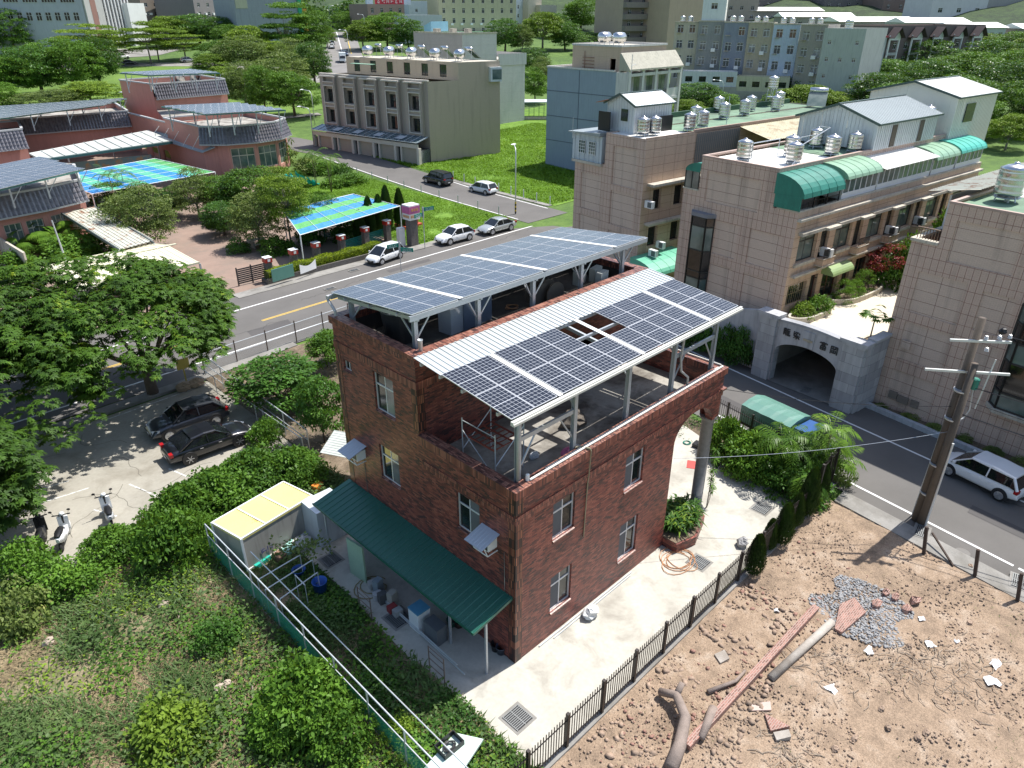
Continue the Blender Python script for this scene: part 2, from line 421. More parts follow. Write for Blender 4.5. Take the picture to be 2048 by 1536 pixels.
main_near,main_far=32.9,41.3
flat('road',[(-90,30.9),(150,32.6),(150,44.2),(-90,43.2)],0.0,M_ASPH)
rx=lambda y:20.4+0.155*(y+4)
flat('right_road',[(rx(-70)-1.0,-70),(rx(-70)+8.2,-70),(rx(-3)+8.2,-3),(rx(20)+7.6,20),(rx(32)+7.9,33),(rx(32)-2,33),(rx(24)-1,24)],-0.008,M_ASPH)
strip('side_street',[(48.2,42.5),(48.6,60),(49.6,80),(50.2,92),(48.5,103),(40,116),(20,130)],6.6,M_ASPH,-0.006,4)
pl=MB()
def line(p,q,w,m=0,z=0.006):
 d=Vector((q[0]-p[0],q[1]-p[1])).normalized();nx,ny=-d.y*w/2,d.x*w/2
 pl.add([(p[0]-nx,p[1]-ny,z),(q[0]-nx,q[1]-ny,z),(q[0]+nx,q[1]+ny,z),(p[0]+nx,p[1]+ny,z)],[(0,1,2,3)],m)
line((-60,31.7),(24.5,33.85),0.16);line((-60,38.3),(-6,40.1),0.16);line((-6,40.1),(12,40.75),0.16);line((12,40.75),(44.8,41.6),0.16)
line((52,41.9),(120,43.2),0.16);line((33,34.1),(120,35.2),0.16)
for s in(-0.09,0.09):line((9.5,37.25+s),(26,37.75+s),0.1,1);line((-60,35.2+s),(4,37.1+s),0.1,1)
line((rx(-60),-60),(rx(-11.8),-11.8),0.14);line((rx(-11.6),-11.6),(rx(28),28),0.14)
line((rx(-60)+5.3,-60),(25.6,-6.0),0.14);line((25.6,-6.0),(27.85,7.2),0.14);line((27.85,7.2),(31.5,30),0.14)
struct(pl,'road_markings',[M_LINE,M_YEL])
strip('side_street_line',[(45.2,44.5),(45.4,60),(46.6,80),(47.2,92)],0.15,M_LINE,0.004,4)
strip('side_street_line',[(51.2,45.4),(51.4,60),(51.9,66)],0.15,M_LINE,0.004,4)
M_PATCH=asphalt('asphalt_patch',(0.085,0.08,0.078));M_PATCH2=asphalt('pale_asphalt_patch',(0.17,0.16,0.148))
for i,(x,y,w_,h_,mm)in enumerate(((7.5,35.0,3.4,1.1,0),(23.5,39.6,5,.8,0),(24.8,-9.6,1.5,2.2,1),(22.5,1.5,1.0,6.0,0),(-8,36,6,1.0,1),(34,38.3,7,.7,1),(21.2,-14,.8,5,0),(17,36,1.2,2.4,1))):flat('road_patch',[(x,y),(x+w_,y+.03*w_),(x+w_+.155*h_,y+h_),(x+.155*h_,y+h_)],0.0025,M_PATCH2 if mm else M_PATCH)
crk=MB();rc=random.Random(21)
for x,y,a0 in((4,36,.1),(14,39,.05),(21,-2,1.5),(24.5,-14,1.4),(30,36,0),(-4,34.5,.1),(23.5,8,1.5),(38,40,.1)):
 a=a0
 for i in range(26):
  p_=(x,y);a=a0+rc.uniform(-.9,.9);x+=.3*math.cos(a);y+=.3*math.sin(a);d=Vector((x-p_[0],y-p_[1])).normalized();w=.016;crk.quad((p_[0]+d.y*w,p_[1]-d.x*w,.0062),(x+d.y*w,y-d.x*w,.0062),(x-d.y*w,y+d.x*w,.0062),(p_[0]-d.y*w,p_[1]+d.x*w,.0062))
struct(crk,'road_cracks',mat('crack_tar',(.04,.038,.036),.9))
kb=MB();kb.prism([(-40,29.0),(2.2,30.5),(9,31.0),(9,31.9),(2.2,31.35),(-40,29.9)],-0.05,0.12);struct(kb,'kerb',M_KERB)
kb=MB();kb.prism([(rx(-40)-2.2,-40),(rx(-4.1)-2.2,-4.1),(rx(-4.1)-1.05,-4.1),(rx(-40)-1.05,-40)],-0.3,0.1);struct(kb,'gutter_kerb',M_KERB)
kb=MB();kb.prism([(rx(-40)+7.4,-40),(30.3-1.3,-1.3),(30.3-1.0,-1.3),(rx(-40)+7.7,-40)],-0.05,0.28);struct(kb,'planting_bed_kerb',mat('painted_kerb',(0.42,0.44,0.46),0.8,0,0.2,2,streak=0.4))
flat('planting_bed',[(rx(-40)+7.7,-40),(29.3,-1.3),(32,-1.3),(32,-40)],0.05,M_SOIL)
kb=MB();kb.prism([(29.6,6.6),(34.0,26),(34.3,26),(29.9,6.4)],-0.05,0.25);struct(kb,'bank_kerb',MATS['painted_kerb'])
flat('gate_apron',[(28.2,5.9),(27.6,-1),(41,-3),(41.5,4.2)],0.03,M_KERB)
strip('far_pavement',[(10.5,43.7),(44,44.3)],1.3,M_KERB,0.03)
strip('street_edge',[(52.3,46),(52.4,66)],0.8,M_KERB,0.02)
M_YARD=mat('yard_concrete',(0.47,0.45,0.39),0.92,0,0.16,0.5,7,0.15,dirt=(0.27,0.25,0.21),dscale=0.6,dthr=(0.5,0.75))
YARD=[(-4.3,12.9),(-2.45,12.8),(-2.35,7.5),(-2.6,3.5),(-2.85,0.3),(-3.15,-2.7),(-3.3,-3.5),(16.6,-3.35),(17.0,-2.4),(17.6,-.2),(18.6,3.2),(19.6,6.5),(20.5,12),(14.5,12),(13.6,10.3),(0,10.3),(0,13.2),(-4.3,13.2)]
yb=MB();yb.prism(YARD,-0.12,0.03);struct(yb,'yard_slab',M_YARD)
M_LOT=mat('old_concrete',(0.33,0.31,0.26),0.93,0,0.16,0.3,6,0.25,dirt=(0.19,0.17,0.13),dscale=0.5,dthr=(0.48,0.78))
LOT=[(1.9,18.2),(2.25,30.3),(-30,28.9),(-30,16),(-10,17),(-6,16.5),(-2,16.5)]
flat('parking_lot',LOT,-0.004,M_LOT)
ck=MB();rc=random.Random(5)
for _ in range(9):
 x,y=rc.uniform(-11,1),rc.uniform(20,29);a=rc.uniform(0,6.28)
 pts=[]
 for i in range(14):pts.append((x,y));a+=rc.uniform(-.6,.6);x+=.35*math.cos(a);y+=.35*math.sin(a)
 for(p,q)in zip(pts,pts[1:]):
  if all(-12<w[0]<1.6 and 18.5<w[1]<29 for w in(p,q)):
   d=Vector((q[0]-p[0],q[1]-p[1])).normalized();w=0.012;ck.quad((p[0]+d.y*w,p[1]-d.x*w,0),(q[0]+d.y*w,q[1]-d.x*w,0),(q[0]-d.y*w,q[1]+d.x*w,0),(p[0]-d.y*w,p[1]+d.x*w,0))
struct(ck,'pavement_cracks',mat('crack_dirt',(0.11,0.1,0.08),0.95))
pk=MB();pl=pk
for p,q in(((-5.0,29.6),(2.0,29.9)),((-9.6,23.3),(-7.4,23.0)),((-5.9,21.9),(-5.3,19.9)),((-7.9,20.9),(-7.3,19.6)),((-9.4,24.6),(-8.0,24.4)),((-3.9,21.9),(-3.5,20.4))):line(p,q,0.09,0,0.0)
struct(pk,'parking_markings',mat('worn_white_paint',(0.6,0.6,0.57),0.85,0,0.2,5,dirt=(0.3,0.29,0.25),dscale=4,dthr=(0.5,0.62)))
def in_rubble(x,y):return y<-3.6 and x<rx(y)-2.15 and x>-16
rough_sheet('dirt_lot',-16,-26,20,-3.5,0.2,M_DIRT,0.07,in_rubble,0.03)
def in_weed(x,y):return(x<-2.6 and y<13.2 and y>-20)or(x<1.9 and 13.2<=y<18.2 and not(y>16.8 and x<-6))
rough_sheet('weed_lot',-24,-20,2.2,20,0.25,M_WEEDG,0.09,in_weed,0.02)
rough_sheet('back_garden',2.0,10.4,22.6,31.2,0.3,M_SOIL,0.07,lambda x,y:x<rx(y)-1.8 and not(x<14 and y<10.8),0.03)
rough_sheet('right_garden',13.5,-3.6,21,12.4,0.25,M_SOIL,0.04,lambda x,y:x<rx(y)-1.5,0.0)
def drape(name,poly,m,dz,st=3.0):
 xs_=[p[0]for p in poly];ys_=[p[1]for p in poly]
 def ins(x,y):
  c=False;j=len(poly)-1
  for i in range(len(poly)):
   if(poly[i][1]>y)!=(poly[j][1]>y)and x<(poly[j][0]-poly[i][0])*(y-poly[i][1])/(poly[j][1]-poly[i][1])+poly[i][0]:c=not c
   j=i
  return c
 x0,y0=min(xs_),min(ys_);nx,ny=int((max(xs_)-x0)/st)+2,int((max(ys_)-y0)/st)+2
 V=[(x0+i*st,y0+j*st,terr(x0+i*st,y0+j*st)+dz)for j in range(ny)for i in range(nx)]
 F=[(j*nx+i,j*nx+i+1,(j+1)*nx+i+1,(j+1)*nx+i)for j in range(ny-1)for i in range(nx-1)if ins(x0+(i+.5)*st,y0+(j+.5)*st)]
 return npobj(name,npmesh(name,V,F,m,smooth=True),kind='structure')
drape('field',[(52.6,45.5),(110,46),(110,95),(70,95),(52.6,68)],M_LAWN,0.0,1.5)
drape('lawn',[(31.5,44.6),(44.8,45),(45,76),(34,76),(30.5,60)],M_LAWN,0.0,0.75)
M_PAVE=mat('school_paving',(0.27,0.19,0.15),0.9,0,0.15,0.8,9,0.2,dirt=(0.2,0.16,0.13))
drape('school_court',[(-30,44.5),(31.5,44.5),(30.5,62),(33,84),(30,120),(-30,120)],M_PAVE,-0.03,3)
M_PARK=ground_mat('park_grass',(0.08,0.15,0.02),(0.115,0.2,0.025),(0.16,0.24,0.04),0.04,0.3)
drape('park_lawn',[(34,84),(45.5,100),(47,116),(90,130),(120,190),(60,230),(10,210),(-10,130),(30,120)],M_PARK,0.0,4)
strip('park_road',[(31.03,204.72,5.25)[:2],(55.57,230.00,7.30)[:2],(71.49,217.61,7.44)[:2],(85.72,203.87,7.46)[:2],(92.17,181.81,6.82)[:2],(87.89,154.99,5.55)[:2]],8,M_KERB,0.04,8)
strip('far_road',[(87.85,141.19,4.98)[:2],(116.97,187.87,8.09)[:2],(149.02,238.02,11.46)[:2],(174.17,276.86,14.08)[:2]],11,asphalt('far_asphalt',(0.2,0.19,0.18)),0.06,8)
strip('far_road_line',[(113.72,182.98,7.75)[:2],(170.05,274.31,13.81)[:2]],0.3,M_LINE,0.1,8)
strip('far_road_line',[(126.91,199.19,8.96)[:2],(172.75,271.75,13.82)[:2]],0.3,M_YEL,0.1,8)
strip('far_crossing',[(168.93,278.59,13.94)[:2],(177.38,270.56,13.96)[:2]],2.2,M_LINE,0.12,8)
strip('cross_street',[(160.60,303.17,14.61)[:2],(199.58,273.20,14.98)[:2]],16,MATS['far_asphalt'],0.05,8)
strip('far_pavement',[(101.11,173.16,6.83)[:2],(127.55,213.95,9.59)[:2]],3,M_KERB,0.05,8)
strip('car_park',[(70.99,249.37,8.72)[:2],(76.98,247.24,8.88)[:2],(87.00,256.94,9.69)[:2]],22,M_KERB,0.03,8)
strip('park_path',[(65.89,119.77,3.20)[:2],(58.22,121.61,2.96)[:2],(54.45,132.38,3.25)[:2]],2.6,M_KERB,0.05,4)
ST=[(0.18,(0.035,0.02,0.022)),(0.33,(0.09,0.03,0.027)),(0.46,(0.185,0.045,0.035)),(0.65,(0.255,0.065,0.045)),(0.85,(0.35,0.11,0.075))]
M_BRICK=brick_mat('brick',0.23,0.062,0.006,ST,(0.10,0.045,0.038),patch=.78,pscale=1.1,stain=.35)
M_SOLD=brick_mat('soldier_brick',0.075,0.6,0.008,[(0.1,(0.09,0.032,0.028)),(0.4,(0.2,0.055,0.04)),(0.65,(0.29,0.085,0.055)),(0.85,(0.36,0.13,0.09))],(0.03,0.022,0.02),patch=0.3,off=0.0,stain=0.3)
M_COPE=brick_mat('coping_brick',0.06,0.22,0.007,[(0.15,(0.05,0.025,0.025)),(0.45,(0.24,0.085,0.06)),(0.8,(0.42,0.2,0.14))],(0.08,0.05,0.045),0.4,0.4,0.0,0.2)
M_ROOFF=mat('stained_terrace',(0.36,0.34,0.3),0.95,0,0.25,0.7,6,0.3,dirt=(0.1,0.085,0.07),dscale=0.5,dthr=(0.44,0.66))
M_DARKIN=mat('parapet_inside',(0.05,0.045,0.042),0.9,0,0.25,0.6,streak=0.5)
HA,HB,HC,H1,H2,HP,HT=9.4,4.96,10.16,7.8,10.96,12.9,13.47
hs=thing('brick_house','dark red brick house with solar canopies over its two roof terraces','house',(0,0,0))
w=MB()
LW=[(1.78,2.99,4.70,6.30)];UW=[(6.38,7.63,7.78,9.45),(6.42,7.68,4.6,6.2),(9.1,9.64,8.8,9.25)]
RW=[(1.86,3.03,4.7,6.3),(1.86,3.03,1.22,2.95),(6.02,7.23,4.68,6.3),(6.02,7.23,1.12,3.0)]
facade(w,'x',0,-1,0,HB,0,7.5,LW,0.14);facade(w,'x',0,-1,HB,HC,0,10.66,UW,0.14)
facade(w,'y',0,-1,0,HA,0,7.5,RW,0.14)
facade(w,'y',HB,-1,0,HT,6.0,10.66,[(8.9,9.8,6.8,8.8)],0.1);facade(w,'x',HT,1,HB,HC,0,10.66);facade(w,'y',HC,1,0,HT,0,10.66)
facade(w,'x',HA,1,0,HB,0,6.3,[(1.2,3.4,0.1,2.4)],0.15);facade(w,'y',HB,-1,HA,HT,0,6.3)
w.build('wall',M_BRICK,hs)
pw=MB();ax0,ax1,zs,za=HA,12.35,5.35,6.42;N=20;arc=[]
for i in range(N+1):
 a=math.pi*(1-i/N);arc.append(((ax0+ax1)/2+(ax1-ax0)/2*math.cos(a),zs+(za-zs)*math.sin(a)))
for d,fl in((0.0,False),(0.35,True)):
 for(xa,z0),(xb,z1)in zip(arc,arc[1:]):
  q=[(xa,d,z0),(xb,d,z1),(xb,d,7.5),(xa,d,7.5)];pw.quad(*(q[::-1]if fl else q))
 q=[(ax1,d,zs),(HP,d,zs),(HP,d,7.5),(ax1,d,7.5)];pw.quad(*(q[::-1]if fl else q))
for(xa,z0),(xb,z1)in zip(arc,arc[1:]):pw.quad((xa,0,z0),(xa,.35,z0),(xb,.35,z1),(xb,0,z1))
pw.quad((ax1,0,zs),(ax1,.35,zs),(HP,.35,zs),(HP,0,zs))
arc2=[(HB/2+.2+1.95*math.cos(math.pi*(1-i/N)),zs+(za-zs)*math.sin(math.pi*(1-i/N)))for i in range(N+1)]
for d,fl in((HP,False),(HP-.35,True)):
 for(ya,z0),(yb,z1)in zip(arc2,arc2[1:]):
  q=[(d,ya,z0),(d,yb,z1),(d,yb,7.5),(d,ya,7.5)];pw.quad(*(q[::-1]if fl else q))
 for y0,y1 in((.36,arc2[0][0]),(arc2[-1][0],HB)):
  q=[(d,y0,zs),(d,y1,zs),(d,y1,7.5),(d,y0,7.5)];pw.quad(*(q[::-1]if fl else q))
pw.quad((HA,0.35,6.55),(HA,HB,6.55),(HP-.35,HB,6.55),(HP-.35,.35,6.55))
pw.build('portico_arch',M_BRICK,hs)
c=MB();c.lathe((12.72,0.38,0.0),[(0.36,0),(0.36,.3),(0.27,.32),(0.27,5.12),(0.36,5.2),(0.4,5.33),(0.4,5.38)],24)
c.build('column',mat('granite_column',(0.2,0.195,0.19),0.6,0,0.25,6,60),hs,True)
c=MB();c.box(HP-.5,HB-.4,0,HP,HB,5.4);c.build('pier',M_BRICK,hs)
p=MB()
p.box(0.002,0.3,6.75,0.28,HB,7.5,0);p.box(0.3,0.002+.0,7.0,HP-.002,0.28,7.49,0);p.box(HP-.28,.3,6.6,HP-.002,HB-.002,7.5,0)
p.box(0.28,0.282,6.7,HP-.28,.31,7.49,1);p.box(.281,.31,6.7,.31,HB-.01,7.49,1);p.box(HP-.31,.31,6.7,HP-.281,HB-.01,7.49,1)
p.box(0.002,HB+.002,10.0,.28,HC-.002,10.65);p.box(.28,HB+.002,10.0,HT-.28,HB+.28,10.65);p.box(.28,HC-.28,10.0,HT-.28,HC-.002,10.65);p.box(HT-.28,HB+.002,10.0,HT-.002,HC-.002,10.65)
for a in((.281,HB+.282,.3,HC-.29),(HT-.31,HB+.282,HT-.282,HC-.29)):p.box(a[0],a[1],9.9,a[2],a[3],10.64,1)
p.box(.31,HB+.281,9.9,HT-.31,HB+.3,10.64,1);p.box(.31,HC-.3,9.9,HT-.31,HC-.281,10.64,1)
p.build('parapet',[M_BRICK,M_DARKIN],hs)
cp=MB();o=0.09
for x0,y0,x1,y1 in((-o,-o,HP+o,.34),(-o,.34,.34,HB-.005),(HP-.34,.34,HP+o,HB-.1)):cp.box(x0,y0,7.5,x1,y1,H1,0,1)
for x0,y0,x1,y1 in((-o,HB-o,HT+o,HB+.34),(-o,HB+.34,.34,HC-.34),(HT-.34,HB+.34,HT+o,HC-.34),(-o,HC-.34,HT+o,HC+o)):cp.box(x0,y0,10.66,x1,y1,H2,0,1)
cp.build('coping',[M_SOLD,M_COPE],hs)
sc=MB();s=0.035
def course(z0,z1,pts):
 for(x0,y0,x1,y1)in pts:sc.box(x0,y0,z0,x1,y1,z1,0)
course(6.44,6.74,[(-s,-s,HP+s,-.001),(-s,0,-.001,HB-.1),(HP+.001,0,HP+s,HB)])
course(9.62,9.92,[(-s,HB,-.001,HC+s),(HT+.001,HB,HT+s,HC),(-s,HB-s,HT+s,HB-.001)])
sc.build('string_course',M_SOLD,hs)
cs=MB();q=0.012
for x0,y0,x1,y1,z0,z1 in((-q,-q,.34,-.001,0,6.44),(-q,0,-.001,.34,0,6.44),(-q,-q,.34,-.001,6.74,7.5),(-q,0,-.001,.34,6.74,7.5),(-q,HC-.34,-.001,HC,0,9.62),(-q,HB,-.001,HB+.3,7.82,9.62),(-q,HB-q,.34,HB-.001,7.82,9.62)):
 cs.box(x0,y0,z0,x1,y1,z1)
cs.build('corner_stack',brick_mat('corner_brick',0.075,0.36,0.012,[(0.15,(0.03,0.013,0.012)),(0.5,(0.19,0.05,0.028)),(0.85,(0.36,0.13,0.07))],(0.02,0.015,0.015),patch=0.2,off=0.0),hs)
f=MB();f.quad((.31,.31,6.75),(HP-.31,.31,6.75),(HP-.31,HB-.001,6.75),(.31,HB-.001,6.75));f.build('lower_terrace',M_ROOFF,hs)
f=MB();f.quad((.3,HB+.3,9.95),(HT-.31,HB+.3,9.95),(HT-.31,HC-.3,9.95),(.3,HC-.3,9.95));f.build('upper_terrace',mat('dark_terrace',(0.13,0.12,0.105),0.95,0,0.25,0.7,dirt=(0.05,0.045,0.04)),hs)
for h in LW+UW[:2]:window(hs,'x',0,-1,h,.14,M_ALU,M_GLASS,2,0.32,0.055,mg2=M_SCREEN if h is LW[0]else M_CURT)
window(hs,'x',0,-1,UW[2],.14,M_ALU,M_GLASS,2,0,0.045)
for h in RW:window(hs,'y',0,-1,h,.14,M_ALU,M_GLASS,2,0.3,0.055,mg2=M_SCREEN)
for a,b in((LW,'x'),(UW,'x'),(RW,'y')):
 for h in a:
  m_=MB()
  if b=='x':m_.prism([(-.05,h[0]-.0),(.09,h[0]-.0),(.09,h[1]+.0),(-.05,h[1]+.0)],h[2]-.02,[h[2]-.01+.0,h[2]+.02,h[2]+.02,h[2]-.01])
  else:m_.prism([(h[0],-.06),(h[1],-.06),(h[1],.09),(h[0],.09)],h[2]-.1,[h[2]-.03,h[2]-.03,h[2]+.015,h[2]+.015])
  m_.build('sill',M_COPE,hs)
d=MB();d.box(-.04,3.2,.03,-.001,4.4,2.2);d.build('door',mat('dark_door',(0.05,0.035,0.03),0.6),hs)
d=MB();d.box(-.03,7.6,.03,-.001,8.6,2.2);d.build('door',mat('green_door',(0.22,0.34,0.25),0.6),hs)
dp=MB();dp.tube([(12.95,.22,7.3),(12.97,.2,7.0),(12.97,.12,5.6)],.035);dp.tube([(13.07,.3,7.1),(13.07,.3,5.4)],.03);dp.build('conduit',M_ALU,hs)
dp=MB();dp.box(12.7,-.13,6.72,13.08,.35,6.8);dp.build('bracket',M_COPE,hs)
cb=MB();cb.tube([(-.03,.52,5.0),(-.03,.5,3.3)],.012,5);cb.tube([(-.02,8.9,5.2),(-.02,8.85,3.3)],.012,5);cb.build('wall_cable',M_CURT,hs)
dp=MB();dp.tube([(3.62,-.1,7.83),(3.62,-.13,7.78),(3.68,-.06,6.8),(3.66,-.03,6.3),(3.62,-.02,3.9)],.022,6);dp.tube([(3.3,.36,7.84),(3.5,.2,7.85),(3.62,-.1,7.84)],.04,6);dp.build('drain_hose',mat('khaki_rubber',(0.3,0.26,0.17),0.6),hs)
t=MB();t.tube([(.75,.1,7.85),(12.8,.1,7.85)],.042);t.tube([(1.6,.2,7.84),(12.6,.2,7.84)],.02);t.tube([(12.85,.2,7.85),(12.85,HB-.5,7.85)],.04)
single(t,'coping_pipe',mat('white_pvc',(0.74,0.72,0.66),0.5),'white conduit pipe lying along the lower parapet coping','pipe')
def solar_mat(name,w,h,cell,gl,gc,rough=0.12):
 m,t,b=_nodes(name);tc=NN(t,'ShaderNodeTexCoord').outputs['Object'];v=stretch(t,tc,(1,1,0))
 mp=NN(t,'ShaderNodeMapping');mp.inputs['Location'].default_value=(w/2,h/2,0);L(t,v,mp.inputs[0])
 col,fac=bricks(t,mp.outputs[0],w/6,h/(10 if not gl else 10),cell,offset=0.0,smooth=0.0)
 sp=NN(t,'ShaderNodeSeparateXYZ');L(t,tc,sp.inputs[0])
 mid=mathn(t,'LESS_THAN',mathn(t,'ABSOLUTE',sp.outputs[1]),0.014)
 ln=mathn(t,'MAXIMUM',fac,mid)
 bs=mixc(t,col,gc,tuple(x*1.25 for x in gc))
 L(t,mixc(t,ln,bs,(0.36,0.38,0.42)if not gl else(0.5,0.52,0.55)),b.inputs['Base Color'])
 b.inputs['Roughness'].default_value=rough;b.inputs['Coat Weight'].default_value=0.15;b.inputs['Coat Roughness'].default_value=0.07
 MATS[name]=m;return m
def panel_mesh(name,w,h,mface):
 b=MB();t=.035
 b.box(-w/2+.02,-h/2+.02,0,w/2-.02,h/2-.02,t-.004,0)
 for x0,y0,x1,y1 in((-w/2,-h/2,w/2,-h/2+.02),(-w/2,h/2-.02,w/2,h/2),(-w/2,-h/2+.02,-w/2+.02,h/2-.02),(w/2-.02,-h/2+.02,w/2,h/2-.02)):b.box(x0,y0,0,x1,y1,t,1)
 return b.mesh(name,[mface,mat('panel_frame',(0.7,0.71,0.72),0.35,0.5,0.03)])
PW=1.04
SM1=solar_mat('solar_cells_dark',PW,1.64,0.005,True,(0.012,0.014,0.022))
SM2=solar_mat('solar_cells_sky_tint',PW,1.7,0.004,False,(0.022,0.03,0.055))  # same panel type; bluer base colour carries the painted sky reflection
def canopy(name,label,x0,cols,rows,ph,ya,za,yb,zb,me,skip=()):
 0
 c=thing(name,label,'solar canopy',(x0,ya,0));th=math.atan2(zb-za,yb-ya);Ld=math.hypot(yb-ya,zb-za)
 x=x0;gaps=[];k=0
 for gi,nc in enumerate(cols):
  for i in range(nc):
   for r in range(rows):
    if(k,r)in skip:continue
    d=ph/2+r*(ph+.02)+.04;o=sub(c,'solar_panel',me,(x+PW/2,ya+d*math.cos(th),za+d*math.sin(th)+.03));o.rotation_euler.x=th
   x+=PW+.02;k+=1
  if gi<len(cols)-1:gaps.append((x+.03,x+.22));x+=.27
 return c,x,gaps,th
me1=panel_mesh('solar_panel',PW,1.64,SM1);me2=panel_mesh('solar_panel',PW,1.7,SM2)
c1,xe,gaps,th=canopy('solar_canopy','front solar canopy with corrugated strip and a missing panel gap over the lower terrace',-.08,(2,4,4,2),2,1.64,0.1,10.4,3.42,10.76,me1,{(5,1),(6,1)})
zf=lambda y:10.4+(y-.1)*math.tan(th)
for a,b in gaps:
 g=MB();g.box(a,.1,0,b,3.42,.02);g.v=[(v[0],v[1],zf(v[1])+.05+v[2])for v in g.v]
 g.build('walkway_strip',mat('walkway_sheet',(0.75,0.76,0.75),0.5,0.1,0.04),c1)
g=MB();g.corr((-.12,3.4,zf(3.4)+.05),(xe+.2,0,0),(0,1.44,1.44*math.tan(th)),0,.24,.03);g.build('corrugated_sheet',mat('galvalume_sheet',(0.56,0.59,0.58),0.4,0.35,0.06,1.5),c1)
g=MB();g.box(-.15,-.02,10.28,xe+.1,.1,10.42);g.box(-.15,-.06,10.28,xe+.1,-.02,10.36);g.build('gutter',mat('pale_gutter',(0.66,0.65,0.6),0.4,0.2,0.08),c1)
g=MB()
for y in(.75,2.4,3.5,4.5):g.beam((-.1,y,zf(y)-.08),(xe,y,zf(y)-.08),.08,.12)
for x in(.53,3.3,6.35,9.34,12.4):
 g.beam((x,.2,zf(.2)-.2),(x,4.8,zf(4.8)-.2),.1,.14)
g.build('rafter',M_STEEL,c1)
for x in(.53,3.3,6.35,9.34,12.4):
 g=MB();g.box(x-.08,.37,6.76,x+.08,.385,10.25);g.box(x-.08,.515,6.76,x+.08,.53,10.25);g.box(x-.006,.385,6.76,x+.006,.515,10.25);g.box(x-.14,.32,6.755,x+.14,.6,6.78)
 g.build('post',M_STEEL,c1)
g=MB()
for a,b in((.6,3.3),(9.4,12.4)):
 g.beam((a,.45,9.3),(b,.45,9.3),.08,.16);g.beam((a+.1,.45,8.3),(a+.75,.45,9.25),.05);g.beam((b-.1,.45,8.3),(b-.75,.45,9.25),.05)
for x in(3.3,6.35,9.34,12.4):g.beam((x,.5,9.5),(x,1.3,zf(1.3)-.25),.05)
g.build('brace',M_STEEL,c1)
g=MB();g.tube([(.42,.3,10.3),(.42,.33,9.7),(.42,.33,7.85)],.055,10);g.tube([(9.6,.1,10.28),(9.6,.25,10.1),(9.7,.35,9.2),(9.75,.3,8.6),(10.2,.22,8.2),(10.2,.22,7.82)],.05,10);g.build('downpipe',mat('grey_pvc',(0.42,0.42,0.42),0.5),c1,True)
c2,xe2,gaps,th=canopy('solar_canopy','rear solar canopy of three panel rows covering the upper terrace',.3,(2,4,4,2),3,1.7,5.32,12.22,10.55,11.68,me2)
zr=lambda y:12.22+(y-5.32)*math.tan(th)
for a,b in gaps:
 g=MB();g.box(a,5.32,0,b,10.5,.02);g.v=[(v[0],v[1],zr(v[1])+.06+v[2])for v in g.v]
 g.build('walkway_strip',MATS['walkway_sheet'],c2)
g=MB();g.beam((.2,5.36,zr(5.3)-.1),(xe2+.1,5.36,zr(5.3)-.1),.08,.2);g.beam((.2,10.4,zr(10.4)-.1),(xe2+.1,10.4,zr(10.4)-.1),.08,.18);g.build('edge_beam',M_STEEL,c2)
g=MB()
for y in(6.2,7.9,9.5):g.beam((.25,y,zr(y)-.09),(xe2,y,zr(y)-.09),.08,.1)
for x in(.6,3.6,6.6,9.6,12.5):g.beam((x,5.4,zr(5.4)-.22),(x,10.45,zr(10.45)-.22),.1,.14)
g.build('rafter',M_STEEL,c2)
for x in(.6,3.6,6.6,9.6,12.5):
 for y in(5.62,9.6):
  g=MB();z1=zr(y)-.25;g.box(x-.08,y-.08,9.96,x+.08,y-.065,z1);g.box(x-.08,y+.065,9.96,x+.08,y+.08,z1);g.box(x-.006,y-.065,9.96,x+.006,y+.065,z1);g.build('post',M_STEEL,c2)
g=MB()
for x in(.6,3.6,6.6,9.6,12.5):
 for s_ in(-1,1):
  if 0<x+s_*.6<13.3:g.beam((x+s_*.08,5.62,11.2),(x+s_*.6,5.5,zr(5.5)-.2),.05)
 g.beam((x,5.7,11.2),(x,6.4,zr(6.4)-.25),.05);g.beam((x,9.5,10.9),(x,8.9,zr(8.9)-.3),.05)
g.build('brace',M_STEEL,c2)
g=MB();g.tube([(.15,10.5,11.6),(.15,10.5,11.45),(.1,10.1,11.25),(.08,9.95,11.15),(.08,9.95,10.97)],.06,10);g.box(.1,10.42,11.52,xe2,10.56,11.64);g.build('downpipe',MATS['grey_pvc'],c2)
aw=thing('awning','long dark green corrugated metal awning on the side of the brick house','awning',(0,5,0))
M_GREEN=mat('green_sheet',(0.02,0.115,0.082),0.35,0.1,0.12,1.2)
g=MB();g.corr((-1.86,10.3,2.83),(0,-10.15,0),(1.85,0,.37),0,.3,.025);g.build('awning_sheet',M_GREEN,aw)
g=MB();g.box(-1.9,.12,2.76,-1.86,10.32,2.86);g.prism([(-1.86,.11),(-.01,.11),(-.01,.15),(-1.86,.15)],[2.74,3.1,3.1,2.74],[2.85,3.22,3.22,2.85]);g.build('fascia',M_GREEN,aw)
for y in(.4,2.4,10.0):
 g=MB();g.box(-1.1-.5*(y>9),y-.04,.03,-1.02-.5*(y>9),y+.04,2.8);g.build('post',M_STEEL,aw)
